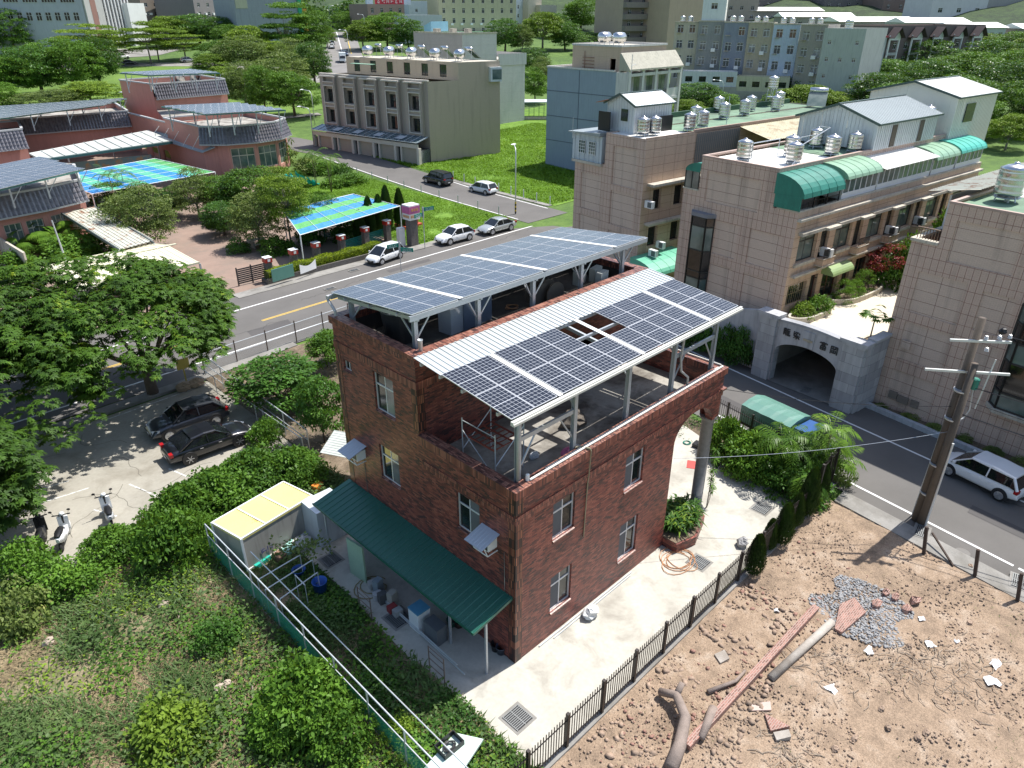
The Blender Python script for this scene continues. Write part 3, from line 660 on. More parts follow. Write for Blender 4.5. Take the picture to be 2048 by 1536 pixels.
def hood(label,y,z):
 h=thing('window_air_conditioner',label,'air conditioner',(0,y,z))
 g=MB();g.box(-.42,y-.3,z,-.002,y+.3,z+.42);g.build('casing',M_WHITE,h)
 g=MB()
 for i in range(7):g.box(-.435,y-.26,z+.05+i*.05,-.421,y+.06,z+.075+i*.05)
 g.build('grille',M_BLACK,h)
 g=MB();g.corr((-.86,y+.45,z+.4),(0,-.9,0),(.85,0,.24),0,.15,.012);g.build('hood',mat('pale_hood',(0.5,0.54,0.58),0.4,0.3,0.05),h)
 g=MB();g.beam((-.03,y-.35,z-.1),(-.5,y-.35,z-.1),.03);g.beam((-.03,y+.35,z-.1),(-.5,y+.35,z-.1),.03);g.beam((-.5,y-.35,z-.1),(-.5,y+.35,z-.1),.03);g.beam((-.5,y-.35,z-.1),(-.7,y-.35,z+.42),.025);g.beam((-.5,y+.35,z-.1),(-.7,y+.35,z+.42),.025);g.build('bracket',M_WHITE,h)
hood('window air conditioner under a pale hood near the front corner of the brick house',1.2,5.0)
hood('window air conditioner under a pale hood above the white shed roof',9.05,5.0)
def tile_mat(name,base,dark,lw,lh,lc,course=0.06,var=0.1,stain=0.35,off=0.5):
 m,t,b=_nodes(name);v,p=wallvec(t)
 col,fac=bricks(t,v,0.24,course,0.008,offset=off)
 n1=noise(t,p,0.6,4)
 c=mixc(t,mathn(t,'MULTIPLY',mathn(t,'ADD',mathn(t,'MULTIPLY',col,0.5),mathn(t,'MULTIPLY',n1,0.7)),0.75),tuple(x*(1-var)for x in base),tuple(min(1,x*(1+var))for x in base))
 c=mixc(t,fac,c,dark)
 _,f2=bricks(t,v,lw,lh,0.010,offset=0.0,smooth=0.0)
 c=mixc(t,f2,c,lc)
 sn=noise(t,stretch(t,p,(1.6,1.6,0.15)),1.0,4)
 c=mixc(t,ramp(t,sn,[(0.52,0.0),(0.75,stain)]),c,(0.09,0.07,0.06))
 L(t,c,b.inputs['Base Color']);b.inputs['Roughness'].default_value=0.65
 bump(t,b,mathn(t,'SUBTRACT',1.0,f2),0.5,0.02);MATS[name]=m;return m
TB=tile_mat('tile_band',(0.62,0.46,0.36),(0.42,0.31,0.26),0.36,0.63,(0.2,0.07,0.055))
TP=tile_mat('tile_panel',(0.64,0.5,0.4),(0.46,0.35,0.29),3.3,0.63,(0.15,0.05,0.04))
TS=tile_mat('tile_facade',(0.62,0.45,0.32),(0.42,0.3,0.22),1.3,0.63,(0.2,0.09,0.06))
M_SLAB=mat('weathered_slab',(0.5,0.46,0.38),0.85,0,0.2,0.8,streak=0.6,dirt=(0.14,0.12,0.1),dthr=(0.55,0.8))
M_WROOF=mat('white_roof_coating',(0.78,0.77,0.72),0.8,0,0.06,0.5,dirt=(0.4,0.42,0.38),dthr=(0.6,0.85))
M_WSHEET=mat('pale_sheet',(0.62,0.66,0.68),0.45,0.2,0.05,1.0,streak=0.25)
M_GSHEET=mat('grey_sheet',(0.30,0.34,0.35),0.45,0.3,0.06,1.0)
M_RUST=mat('rusty_sheet',(0.55,0.55,0.46),0.6,0.2,0.1,1.0,dirt=(0.28,0.13,0.07),dscale=1.3,dthr=(0.52,0.66))
M_TEAL=mat('teal_awning',(0.02,0.19,0.14),0.5,0,0.2,1.5,streak=.3)
M_TEAL2=mat('faded_green_awning',(0.24,0.40,0.27),0.4,0,0.1,1.5)
M_DKFRAME=mat('dark_frame',(0.03,0.028,0.026),0.5)
M_GLASSG=glass_mat('green_glass',(0.07,0.11,0.1),0.08,(0.16,0.2,0.18))
KR=R(-6.5);KO=(30.2,5.5)
def K(u,v,z=0):return(KO[0]+u*math.cos(KR)-v*math.sin(KR),KO[1]+u*math.sin(KR)+v*math.cos(KR),z)
def inv(x,y):dx,dy=x-KO[0],y-KO[1];return(dx*math.cos(KR)+dy*math.sin(KR),-dx*math.sin(KR)+dy*math.cos(KR))
def row(name,label,cat='townhouses'):
 o=bpy.data.objects.new(name,None);C.objects.link(o);o.location=(*KO,0);o.rotation_euler.z=KR;o['org']=(0.,0.,0.);return tag(o,label,cat)
def panels(par,u,out,ps,d=0.07):
 for i,(a0,a1,z0,z1)in enumerate(ps):
  m_=MB();x=u-out*d
  q=[(x,a0,z0),(x,a1,z0),(x,a1,z1),(x,a0,z1)];m_.quad(*(q if out>0 else q[::-1]))
  m_.build('wall_panel',TP,par)
def curved_awning(par,u0,u1,v0,v1,z0,z1,m,name='awning',close=True):
 0
 g=MB();N=7;pr=[]
 for i in range(N+1):
  a=math.pi/2*i/N;pr.append((v0+(v1-v0)*(1-math.cos(a)),z0+(z1-z0)*math.sin(a)))
 for(a,za),(b,zb)in zip(pr,pr[1:]):g.quad((u0,a,za),(u1,a,za),(u1,b,zb),(u0,b,zb))
 if close:
  for u in(u0,u1):
   q=[(u,a,z)for a,z in pr]+[(u,v1,z0)];g.add(q,[tuple(range(len(q)))])
 o=g.build(name,m,par,True)
 r=MB();k=max(2,int(abs(u1-u0)/.85))
 for i in range(k+1):
  u=u0+(u1-u0)*i/k
  for(a,za),(b,zb)in zip(pr,pr[1:]):r.beam((u,a,za+.012),(u,b,zb+.012),.035,.02)
 r.build('awning_rib',m,o)
def balcony(par,u0,u1,v0,z,rail=True):
 g=MB();g.box(u0,v0-.55,z-.45,u1,v0-.002,z);bo=g.build('balcony',TS,par)
 g=MB();g.box(u0-.04,v0-.6,z,u1+.04,v0-.5,z+.04);g.box(u0-.05,v0-.62,z-.5,u1+.05,v0-.002,z-.45);g.build('slab',M_SLAB,bo)
 if rail:
  g=MB();n=max(4,int((u1-u0)/.13))
  for i in range(n+1):x=u0+(u1-u0)*i/n;g.box(x-.012,v0-.56,z+.04,x+.012,v0-.53,z+.6)
  g.box(u0,v0-.57,z+.6,u1,v0-.52,z+.64);g.build('railing',M_BLACK,bo)
def ac_unit(par,x,y,z,out='x-',name='ac_unit',w=.8):
 g=MB();g.box(x-.15,y-w/2,z,x+.15,y+w/2,z+.55);o=g.build(name,M_WHITE,par)
 g=MB();g.box(x-.165,y-w/2+.08,z+.06,x-.152,y+.08,z+.48);g.build('fan_grille',mat('grille_grey',(0.12,0.13,0.13),0.6),o)
 return o
B=row('townhouse_row','pink tiled townhouse row with green curved awnings over its roof terrace, left of the court')
w=MB();BL=26.5
wp=[(4.1,6.0,6.5,8.8),(.8,3.2,6.5,8.8),(.8,3.2,3.3,5.8),(4.1,6.0,3.3,5.8),(4.1,6.0,.3,2.6),(.8,3.2,.3,2.6),(2.9,7.1,9.9,11.9)]
facade(w,'x',0,-1,0,9.0,0,9.4,wp[:6],.07);facade(w,'x',0,-1,0,1.8,9.4,10.45);facade(w,'x',0,-1,7.7,9.0,9.4,10.45)
facade(w,'x',0,-1,1.8,7.7,9.4,12.75,wp[6:],.07)
SW=[]
for k in range(6):
 u=.5+k*4.35
 SW+=[(u+.15,u+2.3,7.1,8.85),(u+2.75,u+3.75,6.6,8.85)]
LWN=[(.4,2.6,4.15,5.6),(3.0,3.9,3.62,5.8),(4.5,6.6,3.62,5.7),(7.2,8.2,3.62,5.9),(8.8,10.6,4.2,5.8),(11.4,12.5,3.62,5.8),(13.2,15.2,4.2,5.8),(16,17,3.62,5.8),(18,20,4.2,5.8),(21.2,22.3,3.62,5.8)]
facade(w,'y',0,-1,0,BL,0,9.4,[],.25,1)if False else facade(w,'y',0,-1,0,BL,0,10.45,SW+LWN,.25,1)
facade(w,'y',9.0,1,0,BL,0,10.45,[(1.5,2.6,7.2,8.6),(4,5.2,7.2,8.6)],.2);facade(w,'y',7.7,1,0,BL,10.45,12.75)
facade(w,'y',1.8,-1,0,BL,9.6,12.75,[(1+k*4.35,2.1+k*4.35,9.7,11.8)for k in range(6)],.2);facade(w,'x',BL,1,0,9,0,10.45);facade(w,'x',BL,1,1.8,7.7,10.45,12.75)
w.build('wall',[TB,TS],B);panels(B,0,-1,wp)
w=MB();w.quad((.2,.2,9.6),(BL-.2,.2,9.6),(BL-.2,1.8,9.6),(.2,1.8,9.6));w.quad((.2,7.7,9.6),(BL-.2,7.7,9.6),(BL-.2,8.8,9.6),(.2,8.8,9.6));w.build('terrace_floor',M_SLAB,B)
w=MB();parapet(w,-.03,0.0,BL,1.8,10.45,10.55,.25,skip='n');w.box(-.05,7.7,10.45,.2,9.05,10.55);w.box(.2,8.8,10.45,BL,9.05,10.55);w.build('parapet_cap',M_SLAB,B)
w=MB();w.quad((.2,2.0,12.6),(7.5,2.0,12.6),(7.5,7.5,12.6),(.2,7.5,12.6));w.build('white_roof',M_WROOF,B)
w=MB();w.quad((7.5,2.0,12.6),(BL,2.0,12.6),(BL,7.5,12.6),(7.5,7.5,12.6));w.build('green_roof',M_GREENROOF,B)
w=MB();parapet(w,-.02,1.78,BL,7.72,12.75,12.86,.22);w.build('roof_kerb',mat('tiled_kerb',(0.42,0.31,0.26),0.7,0,0.1,2),B)
for h in SW:window(B,'y',0,-1,h,.25,M_DKFRAME,M_GLASSG if h[1]-h[0]>1.5 else M_GLASS,2 if h[1]-h[0]>1.5 else 1,.25,.06)
for h in LWN[1:]:window(B,'y',0,-1,h,.25,mat('brown_frame',(0.14,0.05,0.03),0.5),M_GLASS,2 if h[1]-h[0]>1.5 else 1,0,.09)
window(B,'y',0,-1,LWN[0],.25,mat('brass_bars',(0.45,0.36,0.2),0.4,0.4),M_GLASS,9,.5,.03)
for h in[(1.5,2.6,7.2,8.6),(4,5.2,7.2,8.6)]:window(B,'y',9,1,h,.2,M_DKFRAME,M_GLASS)
for k in range(6):window(B,'y',1.8,-1,(1+k*4.35,2.1+k*4.35,9.7,11.8),.2,M_ALU,M_GLASS,1,0)
w=MB()
for k in range(6):
 u=.5+k*4.35;w.box(u-.1,-.35,8.95,u+2.5,-.002,9.15);w.box(u+2.5,-.6,8.95,u+4.0,-.002,9.12);w.box(u-.05,-.12,6.85,u+2.4,-.002,7.05)
 w.box(u-.1,-.3,6.2,u+4.2,-.002,6.32)
w.box(0,-.28,9.9,BL,-.002,10.05)
w.build('cornice',M_SLAB,B)
for k in range(6):balcony(B,3.1+k*4.35,4.5+k*4.35,0,7.0)
for k in(0,2,3):ac_unit(B,3.8+k*4.35,-.3,7.06)
w=MB();bz0,bz1=2.0,8.9
w.prism([(0.0,5.95),(-.55,6.35),(-.55,7.65),(0.0,8.05)],bz1,bz1+.25);w.build('bay_hood',mat('grey_stone_hood',(0.22,0.22,0.24),0.8,0,0.15,2),B)
fr=MB();gl=MB()
pl_=[(-.02,6.05),(-.48,6.4),(-.48,7.6),(-.02,7.95)]
for(a,b)in zip(pl_,pl_[1:]):
 for z0,z1,gm in((2.1,2.6,1),(2.7,4.5,0),(4.6,5.0,1),(5.1,6.5,1),(6.6,8.2,0),(8.3,8.85,1)):
  p,q=Vector((*a,0)),Vector((*b,0));e=(q-p)*.06
  gl.quad((*(q-e).xy,z0),(*(p+e).xy,z0),(*(p+e).xy,z1),(*(q-e).xy,z1),gm)
 for z in(2.05,2.65,4.55,5.05,6.55,8.25,8.87):fr.beam((*a,z),(*b,z),.07,.08)
 fr.beam((*a,2.0),(*a,8.9),.09);fr.beam((*b,2.0),(*b,8.9),.09)
bf=fr.build('bay_window',M_DKFRAME,B);gl.build('glass',[M_GLASSG,glass_mat('black_glass',(0.01,0.01,0.012),0.08)],bf)
curved_awning(B,-.12,4.6,-.25,1.85,11.35,12.6,M_TEAL)
w=MB();w.box(-.13,-.1,10.56,-.08,1.75,11.4);w.build('awning_side',MATS['teal_awning'],B)
w=MB()
for u in(1.6,3.1,4.55):w.box(u-.03,.02,10.55,u+.03,.08,11.4)
w.box(0,.03,11.3,4.6,.07,11.36)
for i in range(22):w.box(1.0+i*.16,.04,10.56,1.02+i*.16,.06,10.95)
w.box(.9,.03,10.95,4.5,.07,10.99);w.build('railing',M_BLACK,B)
def enclosure(u0,u1,z1,kind,m,nm=7):
 g=MB();g.box(u0+.03,.12,10.56,u1-.03,.2,10.9);e=g.build('enclosure_wall',M_WHITE,B)
 f=MB();p=MB();n=max(3,int((u1-u0)/.7))
 for i in range(n+1):u=u0+.03+(u1-u0-.06)*i/n;f.box(u-.03,.1,10.9,u+.03,.17,z1)
 f.box(u0,.09,z1,u1,.18,z1+.08);f.box(u0,.095,10.88,u1,.175,10.93);p.box(u0,.13,10.93,u1,.15,z1)
 f.build('enclosure_frame',M_WHITE,e);p.build('glass',M_GLASSG,e)
 if kind=='curve':curved_awning(B,u0,u1,-.15,1.85,z1-.05,z1+.75,m)
 else:g=MB();g.corr((u0,-.35,z1+.05),(u1-u0,0,0),(0,2.4,.5),0,.3,.03);g.build('enclosure_roof',m,B)
w=MB();w.box(5.0,.12,10.56,5.06,1.8,11.9);w.build('white_side_panel',M_WHITE,B)
enclosure(5.0,9.4,11.9,'curve',M_TEAL2);enclosure(9.5,17.4,11.95,'flat',M_WROOF);enclosure(17.6,21.5,11.7,'curve',M_TEAL2);enclosure(21.7,26.3,11.75,'curve',mat('bright_teal_awning',(0.06,0.42,0.33),0.4,0,0.08,1.5))
g=MB();g.box(3.1,-.35,5.7,3.15,0,5.75);g.build('hook',M_BLACK,B)
w=MB();N_=6
for i in range(N_):
 a,b=math.pi/2*i/N_,math.pi/2*(i+1)/N_;w.quad((4.2,-.9*math.cos(a),5.7+.55*math.sin(a)),(6.9,-.9*math.cos(a),5.7+.55*math.sin(a)),(6.9,-.9*math.cos(b),5.7+.55*math.sin(b)),(4.2,-.9*math.cos(b),5.7+.55*math.sin(b)))
q=[(4.2,-.9*math.cos(math.pi/2*i/N_),5.7+.55*math.sin(math.pi/2*i/N_))for i in range(N_+1)]+[(4.2,0,5.7)];w.add(q,[tuple(range(len(q)))])
w.build('door_awning',mat('olive_awning',(0.26,0.36,0.15),0.45,0,0.08,1.5),B,True)
curved_awning(B,-.05,2.4,8.95,7.7,11.7,12.3,M_TEAL,'back_awning')
w=MB();w.box(-.02,7.75,10.56,.04,8.95,11.7);w.build('back_enclosure_glass',M_GLASSG,B)
w=MB()
for v in(7.75,8.35,8.92):w.box(-.06,v-.03,10.56,.0,v+.03,11.7)
w.build('back_enclosure_frame',M_DKFRAME,B)
def shed(par,u0,u1,v0,v1,z0,ze,zr,mw,mr,vents=(),ridge='u',name='roof_shed',over=.25):
 g=MB();vm=(v0+v1)/2
 if ridge=='u':
  pit=.28
  for(u,flip)in((u0,1),(u1,0)):
   n=int((v1-v0)/pit)
   for i in range(n):
    a,b=v0+(v1-v0)*i/n,v0+(v1-v0)*(i+1)/n;h=lambda v:ze+(zr-ze)*(1-abs(v-vm)/(vm-v0));d=.02
    for(s0,s1,dd)in((a,a+(b-a)*.8,0),(a+(b-a)*.8,b,d)):
     x=u-dd if flip else u+dd;q=[(x,s0,z0),(x,s1,z0),(x,s1,h(s1)),(x,s0,h(s0))];g.quad(*(q[::-1]if flip else q))
  for v,fl in((v0,0),(v1,1)):
   n=int((u1-u0)/pit)
   for i in range(n):
    a,b=u0+(u1-u0)*i/n,u0+(u1-u0)*(i+1)/n;dd=.02
    for(s0,s1,d)in((a,a+(b-a)*.8,0),(a+(b-a)*.8,b,dd)):
     y=v-d if not fl else v+d;q=[(s0,y,z0),(s1,y,z0),(s1,y,ze),(s0,y,ze)];g.quad(*(q[::-1]if fl else q))
 o=g.build(name,mw,par)
 r=MB();zo=over*(zr-ze)/(vm-v0)
 r.corr((u0-over,v0-over,ze-zo+.02),(u1-u0+2*over,0,0),(0,vm-v0+over,zr-ze+zo),0,.3,.03);r.corr((u0-over,vm,zr+.02),(u1-u0+2*over,0,0),(0,v1-vm+over,-(zr-ze+zo)),0,.3,.03)
 r.build('shed_roof',mr,o)
 r=MB();r.beam((u0-over,v0-over,ze-zo),(u0-over,vm,zr),.06,.16);r.beam((u0-over,vm,zr),(u0-over,v1+over,ze-zo),.06,.16);r.beam((u0-over,v0-over,ze-zo),(u1+over,v0-over,ze-zo),.06,.12);r.beam((u0-over,vm,zr+.05),(u1+over,vm,zr+.05),.2,.06)
 r.build('shed_trim',mat('dark_green_trim',(0.05,0.09,0.08),0.5),o)
 for(a,b,c_,d)in vents:
  r=MB();r.box(a,v0-.045,c_,b,v0-.022,d)
  n=int((d-c_)/.12)
  for i in range(n):r.box(a+.03,v0-.06,c_+.05+i*.12,b-.03,v0-.045,c_+.09+i*.12)
  r.build('shed_vent',mat('brown_louvre',(0.1,0.08,0.06),0.6),o)
 return o
shed(B,11.2,20.4,1.75,7.75,12.75,14.6,15.6,M_WSHEET,M_GSHEET,((13.4,14.1,12.8,14.3),(17.6,18.2,12.8,14.3)))
s2=shed(B,22.8,30.2,1.6,8.6,11.5,15.6,16.5,mat('ivory_sheet',(0.72,0.72,0.66),0.5,0.1,0.04),mat('white_sheet_roof',(0.8,0.8,0.76),0.5,0.1,0.04))
g=MB();g.box(24.6,1.52,13.6,26.2,1.57,15.0);g.build('shed_window',M_GLASS,s2)
A=row('townhouse_row','pink tiled townhouse row furthest back with a blue metal room on its corner terrace')
w=MB();U0,V0,V1,V2=2.3,14.8,19.1,22.6;AL=33
ap=[(V0+.8,V0+3.4,8.9,11.9),(V0+4.6,V0+7.0,6.3,9.3),(V0+.8,V0+3.4,5.6,8.4),(V0+4.6,V0+7.0,3.0,5.8),(V0+.8,V0+3.4,2.2,5.1),(V0+4.6,V0+7,.3,2.6)]
facade(w,'x',U0,-1,V0,V2,0,10.3,[ap[1],ap[2],ap[3],ap[4],ap[5]],.08)if False else None
facade(w,'x',U0,-1,V1,V2,0,10.3,[ap[1],ap[3],ap[5]],.08);facade(w,'x',U0,-1,V0,V1,0,12.8,[ap[0],ap[2],ap[4]],.08)
AS=[(3.6,4.6,7.2,8.8),(3.4,4.5,4.2,5.8),(6.2,7.3,7.2,8.8),(6.2,7.3,4.2,5.8),(9,10.1,7.2,8.8),(9,10.1,4.2,5.8)]
facade(w,'y',V0,-1,U0,AL,0,12.8,AS,.3,1);facade(w,'y',V2,1,U0,AL,0,10.3);facade(w,'y',V1,1,U0,AL,10.3,12.8);facade(w,'x',AL,1,V0,V2,0,12.8)
w.build('wall',[TB,TS],A);panels(A,U0,-1,ap,.08)
for h in AS:window(A,'y',V0,-1,h,.3,M_BLACK,M_GLASS,5,.5,.04)
w=MB();w.quad((U0,V0,12.7),(8,V0,12.7),(8,V1,12.7),(U0,V1,12.7));w.build('white_roof',M_WROOF,A)
w=MB();w.quad((8,V0,12.7),(AL,V0,12.7),(AL,V1+3.4,12.7),(8,V1+3.4,12.7));w.build('green_roof',M_GREENROOF,A)
w=MB();w.box(8,V0,12.7,AL,V0+.2,13.0);w.box(U0,V0,12.8,8,V0+.12,12.86);w.build('brown_kerb',mat('brown_kerb',(0.36,0.26,0.2),0.8,0,0.1),A)
w=MB();w.box(8,V1+3.2,12.7,AL,V1+3.4,13.15);w.box(8,V1,12.7,8.2,V1+3.2,13.15);w.build('green_parapet',mat('moss_parapet',(0.06,0.12,0.07),0.85,0,0.2),A)
w=MB();w.box(8.001,V1,9,AL-.001,V1+3.39,12.69);w.build('rear_wall',TB,A)
w=MB()
for u in(U0-.001,):w.prism([(u-.25,V1+.2),(u-.001,V1+.2),(u-.001,V2+.2),(u-.25,V2+.2)],10.1,10.3)
w.box(U0+.5,V0-.7,9.2,AL-5,V0-.002,9.4);w.box(U0+.5,V0-.6,6.1,AL-5,V0-.002,6.28);w.build('cornice',M_SLAB,A)
ac_unit(A,U0+.4,V0-.5,7.6);ac_unit(A,U0+.8,V0-1.0,3.7);ac_unit(A,U0+2.0,V0-.7,4.1)
curved_awning(A,1.5,6.5,V0-2.7,V0-.01,2.7,3.7,mat('mint_awning',(0.12,0.42,0.28),0.45,0,0.08,1.5),'entrance_awning')
w=MB();x0,x1,y0,y1=U0-.05,U0+3.2,V1+.4,V2+.35
for i in range(12):
 a,b=y0+(y1-y0)*i/12,y0+(y1-y0)*(i+1)/12
 w.quad((x0,a,12.4),(x0,a,10.3),(x0,b,10.3),(x0,b,12.4))if i%2 else w.quad((x0+.03,a,12.4),(x0+.03,a,10.3),(x0+.03,b,10.3),(x0+.03,b,12.4))
w.box(x0+.05,y0,10.3,x1,y1-.02,12.4);rm=w.build('metal_room',mat('light_blue_sheet',(0.5,0.56,0.6),0.5,0.1,0.05,streak=0.3),A)
w=MB();w.prism([(x0-.3,y0),(x1+.3,y0),(x1+.3,y1+.3),(x0-.3,y1+.3)],12.42,[12.7,12.7,12.5,12.5]);w.build('metal_room_roof',M_GSHEET,rm)
for a in(y0+.7,y0+1.9):
 w=MB();w.box(x0-.03,a,10.9,x0-.005,a+.75,11.9,0);f_=w.build('metal_room_window',M_GLASSG,rm);w=MB()
 for i in range(4):w.box(x0-.05,a+i*.25-.015,10.88,x0-.03,a+i*.25+.015,11.92)
 for i in range(5):w.box(x0-.055,a-.02,10.88+i*.25,x0-.031,a+.77,10.91+i*.25)
 w.build('window_bars',M_WHITE,rm)
s3=shed(A,3.8,8.2,17.6,20.6,12.7,14.9,15.6,M_WSHEET,M_WSHEET,name='roof_shed')
g=MB();g.box(3.72,18.3,13.6,3.78,19.0,14.5);g.build('shed_window',M_GLASS,s3)
g=MB();g.box(3.2,19.7,12.71,3.28,21.0,14.2);g.box(4.6,17.2,12.71,8.0,17.28,13.9);g.build('black_screen',M_BLACK,s3)
g=MB();g.corr((3.2,20.2,15.1),(1.8,0,0),(0,1.3,-.3),0,.3,.03);g.build('rusty_lean_to',mat('rust_red_sheet',(0.4,0.17,0.1),0.6,0.1,0.15),s3)
w=MB();w.corr((9.5,V0-1.2,12.3),(0,0,0),(0,0,0),0,1,.1)if False else None
w.corr((14,V0-3.2,12.0),(14,0,0),(0,3.3,.75),0,.3,.03);w.build('yellowed_roof',mat('yellowed_sheet',(0.55,0.52,0.36),0.6,0.1,0.1,1,dirt=(0.35,0.22,0.12),dscale=1.2,dthr=(0.5,0.7)),A)
w=MB()
for i in range(64):w.box(14.2+i*.21,V0-3.0,10.6,14.24+i*.21,V0-2.96,12.0)
w.box(14,V0-2.9,10.4,28,V0-2.8,12.0);w.build('barred_wall',mat('dim_grille',(0.13,0.115,0.095),0.7),A)
w=MB()
for i in range(44):w.quad((8.2+i*.13,V0-.06-(i%2)*.03,9.6),(8.2+(i+1)*.13,V0-.06-(i%2)*.03,9.6),(8.2+(i+1)*.13,V0-.06-(i%2)*.03,12.66),(8.2+i*.13,V0-.06-(i%2)*.03,12.66))
w.build('corrugated_wall',mat('dull_grey_sheet',(0.2,0.2,0.19),0.6,0.2,0.1),A)
g=MB();g.tube([(14.2,16.4,12.7),(14.2,16.4,15.0)],.03);g.tube([(4.9,19.3,15.5),(4.9,19.3,18.4)],.025,6)
g.tube([(4.9,19.3,17.6),(5.4,19.3,17.7)],.015,5);g.tube([(-.0,20.6,12.4),(0,20.6,14.0)],.02);g.build('antenna',M_STEEL,A)
Cc=row('townhouse_row','pink tiled townhouse row at the right edge with a black bay window')
w=MB();U=.55;CV=-6.7
c_p=[(-10.1,-7.5,6.2,8.6),(-10.1,-7.5,3.3,5.6),(-10.1,-7.5,.25,2.55),(-12.5,-10.9,6.25,8.4),(-12.5,-10.9,3.3,5.6),(-11.9,-8.7,9.5,11.7),(-15.6,-12.7,9.5,11.7)]
bayh=(-16.2,-12.85,2.6,8.3)
facade(w,'x',U,-1,-30,CV,0,9.4,c_p[:5]+[bayh],.07);facade(w,'x',U,-1,-8.1,CV,9.4,10.2);facade(w,'x',U,-1,-30,-8.1,9.4,12.5,c_p[5:],.07)
facade(w,'y',CV,1,U,28,0,10.2,[(2+k*4.35,4.2+k*4.35,z,z+1.6)for k in range(5)for z in(4.2,7.2)],.2);facade(w,'y',-8.1,1,U,28,9.6,12.5)
w.quad((U,-8.1,9.6),(28,-8.1,9.6),(28,CV,9.6),(U,CV,9.6))
w.build('wall',TB,Cc);panels(Cc,U,-1,c_p)
for k in range(5):
 for z in(4.2,7.2):window(Cc,'y',CV,1,(2+k*4.35,4.2+k*4.35,z,z+1.6),.2,M_DKFRAME,M_GLASSG)
w=MB();w.quad((U+.2,-29,12.4),(28,-29,12.4),(28,-8.3,12.4),(U+.2,-8.3,12.4));w.build('green_roof',M_GREENROOF,Cc)
w=MB();w.box(U-.02,-30,12.5,U+.2,-8.08,12.62);w.box(U+.2,-8.28,12.5,28,-8.08,12.62);w.build('roof_kerb',MATS['tiled_kerb'],Cc)
w=MB();w.quad((U+5,-14,12.42),(28,-14,12.42),(28,-8.4,12.42),(U+5,-8.4,12.42));w.build('white_roof',M_WROOF,Cc)
w=MB();w.box(U-.08,-8.1,10.2,U+.3,CV+.08,10.36);w.box(U+.3,CV-.25,10.2,28,CV+.08,10.36);w.build('parapet_cap',M_SLAB,Cc)
w=MB();w.corr((U+2.2,-8.6,13.0),(16,0,0),(0,2.6,-.5),0,.3,.03);w.build('rusty_lean_to',M_RUST,Cc)
w=MB();w.box(U+3,CV-.3,10.36,18,CV-.2,12.3);w.build('terrace_enclosure',M_WSHEET,Cc)
g=MB()
for i in range(9):g.box(U+.1,CV-.2-i*.15,10.37,U+.14,CV-.17-i*.15,10.95)
g.box(U+.08,-8.0,10.95,U+.16,CV-.1,11.0);g.build('railing',mat('wood_rail',(0.2,0.13,0.09),0.6),Cc)
fr=MB();gl=MB();b0,b1,zz0,zz1=bayh;x=U-.5
pl_=[(U,b1),(x,b1-.45),(x,b0+.45),(U,b0)]
for(a,b)in zip(pl_,pl_[1:]):
 for z0,z1,gm in((2.7,3.5,1),(3.6,5.2,0),(5.3,6.3,1),(6.4,7.3,0),(7.4,8.25,1)):gl.quad((*a,z0),(*b,z0),(*b,z1),(*a,z1),gm)
 for z in(2.65,3.55,5.25,6.35,7.35,8.3):fr.beam((*a,z),(*b,z),.09,.1)
 fr.beam((*a,2.6),(*a,8.3),.1);fr.beam((*b,2.6),(*b,8.3),.1)
fr.prism(pl_,8.35,8.6)
bf=fr.build('bay_window',M_DKFRAME,Cc);gl.build('glass',[glass_mat('black_glass2',(0.012,0.013,0.015),0.06),MATS['green_glass']],bf)
w=MB();w.prism([(U,b1+.15),(x-.15,b1-.4),(x-.15,b0+.4),(U,b0-.15)],2.35,2.6);w.build('bay_sill',M_SLAB,Cc)
for(v,z,s_)in((-7.9,4.0,.5),(-7.95,.75,.5),(-8.55,.65,.65),(-9.25,.65,.45)):
 g=MB();g.box(U-.08,v-s_/2,z,U-.002,v+s_/2,z+.45 if z<1 else z+.5);g.build('meter_box',mat('meter_box',(0.2,0.17,0.14),0.7,0,0.15)if z<1 else TP,Cc)
g=MB();g.tube([(U+3.2,-9.6,12.4),(U+3.2,-9.6,12.75),(U+3.5,-9.6,12.75),(U+3.5,-9.6,12.5)],.06);g.tube([(U+3.0,-9.8,12.4),(U+3.0,-9.8,12.7),(U+2.8,-9.8,12.7)],.06);g.build('vent_pipe',M_STEEL,Cc)
dk=MB();M_COURT=mat('court_paving',(0.60,0.54,0.43),0.85,0,0.08,0.6)
dk.prism([(-1.5,-6.6),(27,-6.6),(27,-.02),(-1.5,-.02)],3.3,3.6);ct=dk.build('court_deck',M_COURT);ct.location=(*KO,0);ct.rotation_euler.z=KR;ct['kind']='structure'
dk=MB();dk.box(12,-6.5,-.6,12.1,-.1,3.3);dk.box(-1.5,-6.62,0,12,-6.52,3.3);dk.box(-1.5,-.1,0,12,-.02,3.3);ct=dk.build('tunnel_wall',M_CONC);ct.location=(*KO,0);ct.rotation_euler.z=KR;ct['kind']='structure'
G_=row('arched_gate','grey stone arched gate of the housing court with four characters over its tunnel','gate')
M_STONE=brick_mat('stone_block',1.15,0.62,0.012,[(0.2,(0.33,0.33,0.34)),(0.8,(0.46,0.46,0.46))],(0.22,0.22,0.22),0.8,0.3,0.5,0.35)
M_STONEF=mat('stone_face',(0.44,0.44,0.45),0.8,0,0.12,1.5,30,0.1,streak=0.4)
GU=-1.85;ga0,ga1,gzs,gza=-5.35,-1.15,2.15,3.0
g=MB();N=18;arc=[((ga0+ga1)/2-(ga1-ga0)/2*math.cos(math.pi*i/N),gzs+(gza-gzs)*math.sin(math.pi*i/N))for i in range(N+1)]
top=lambda v:4.15+.12*math.cos((v-(ga0+ga1)/2)/(ga1-ga0)*3)
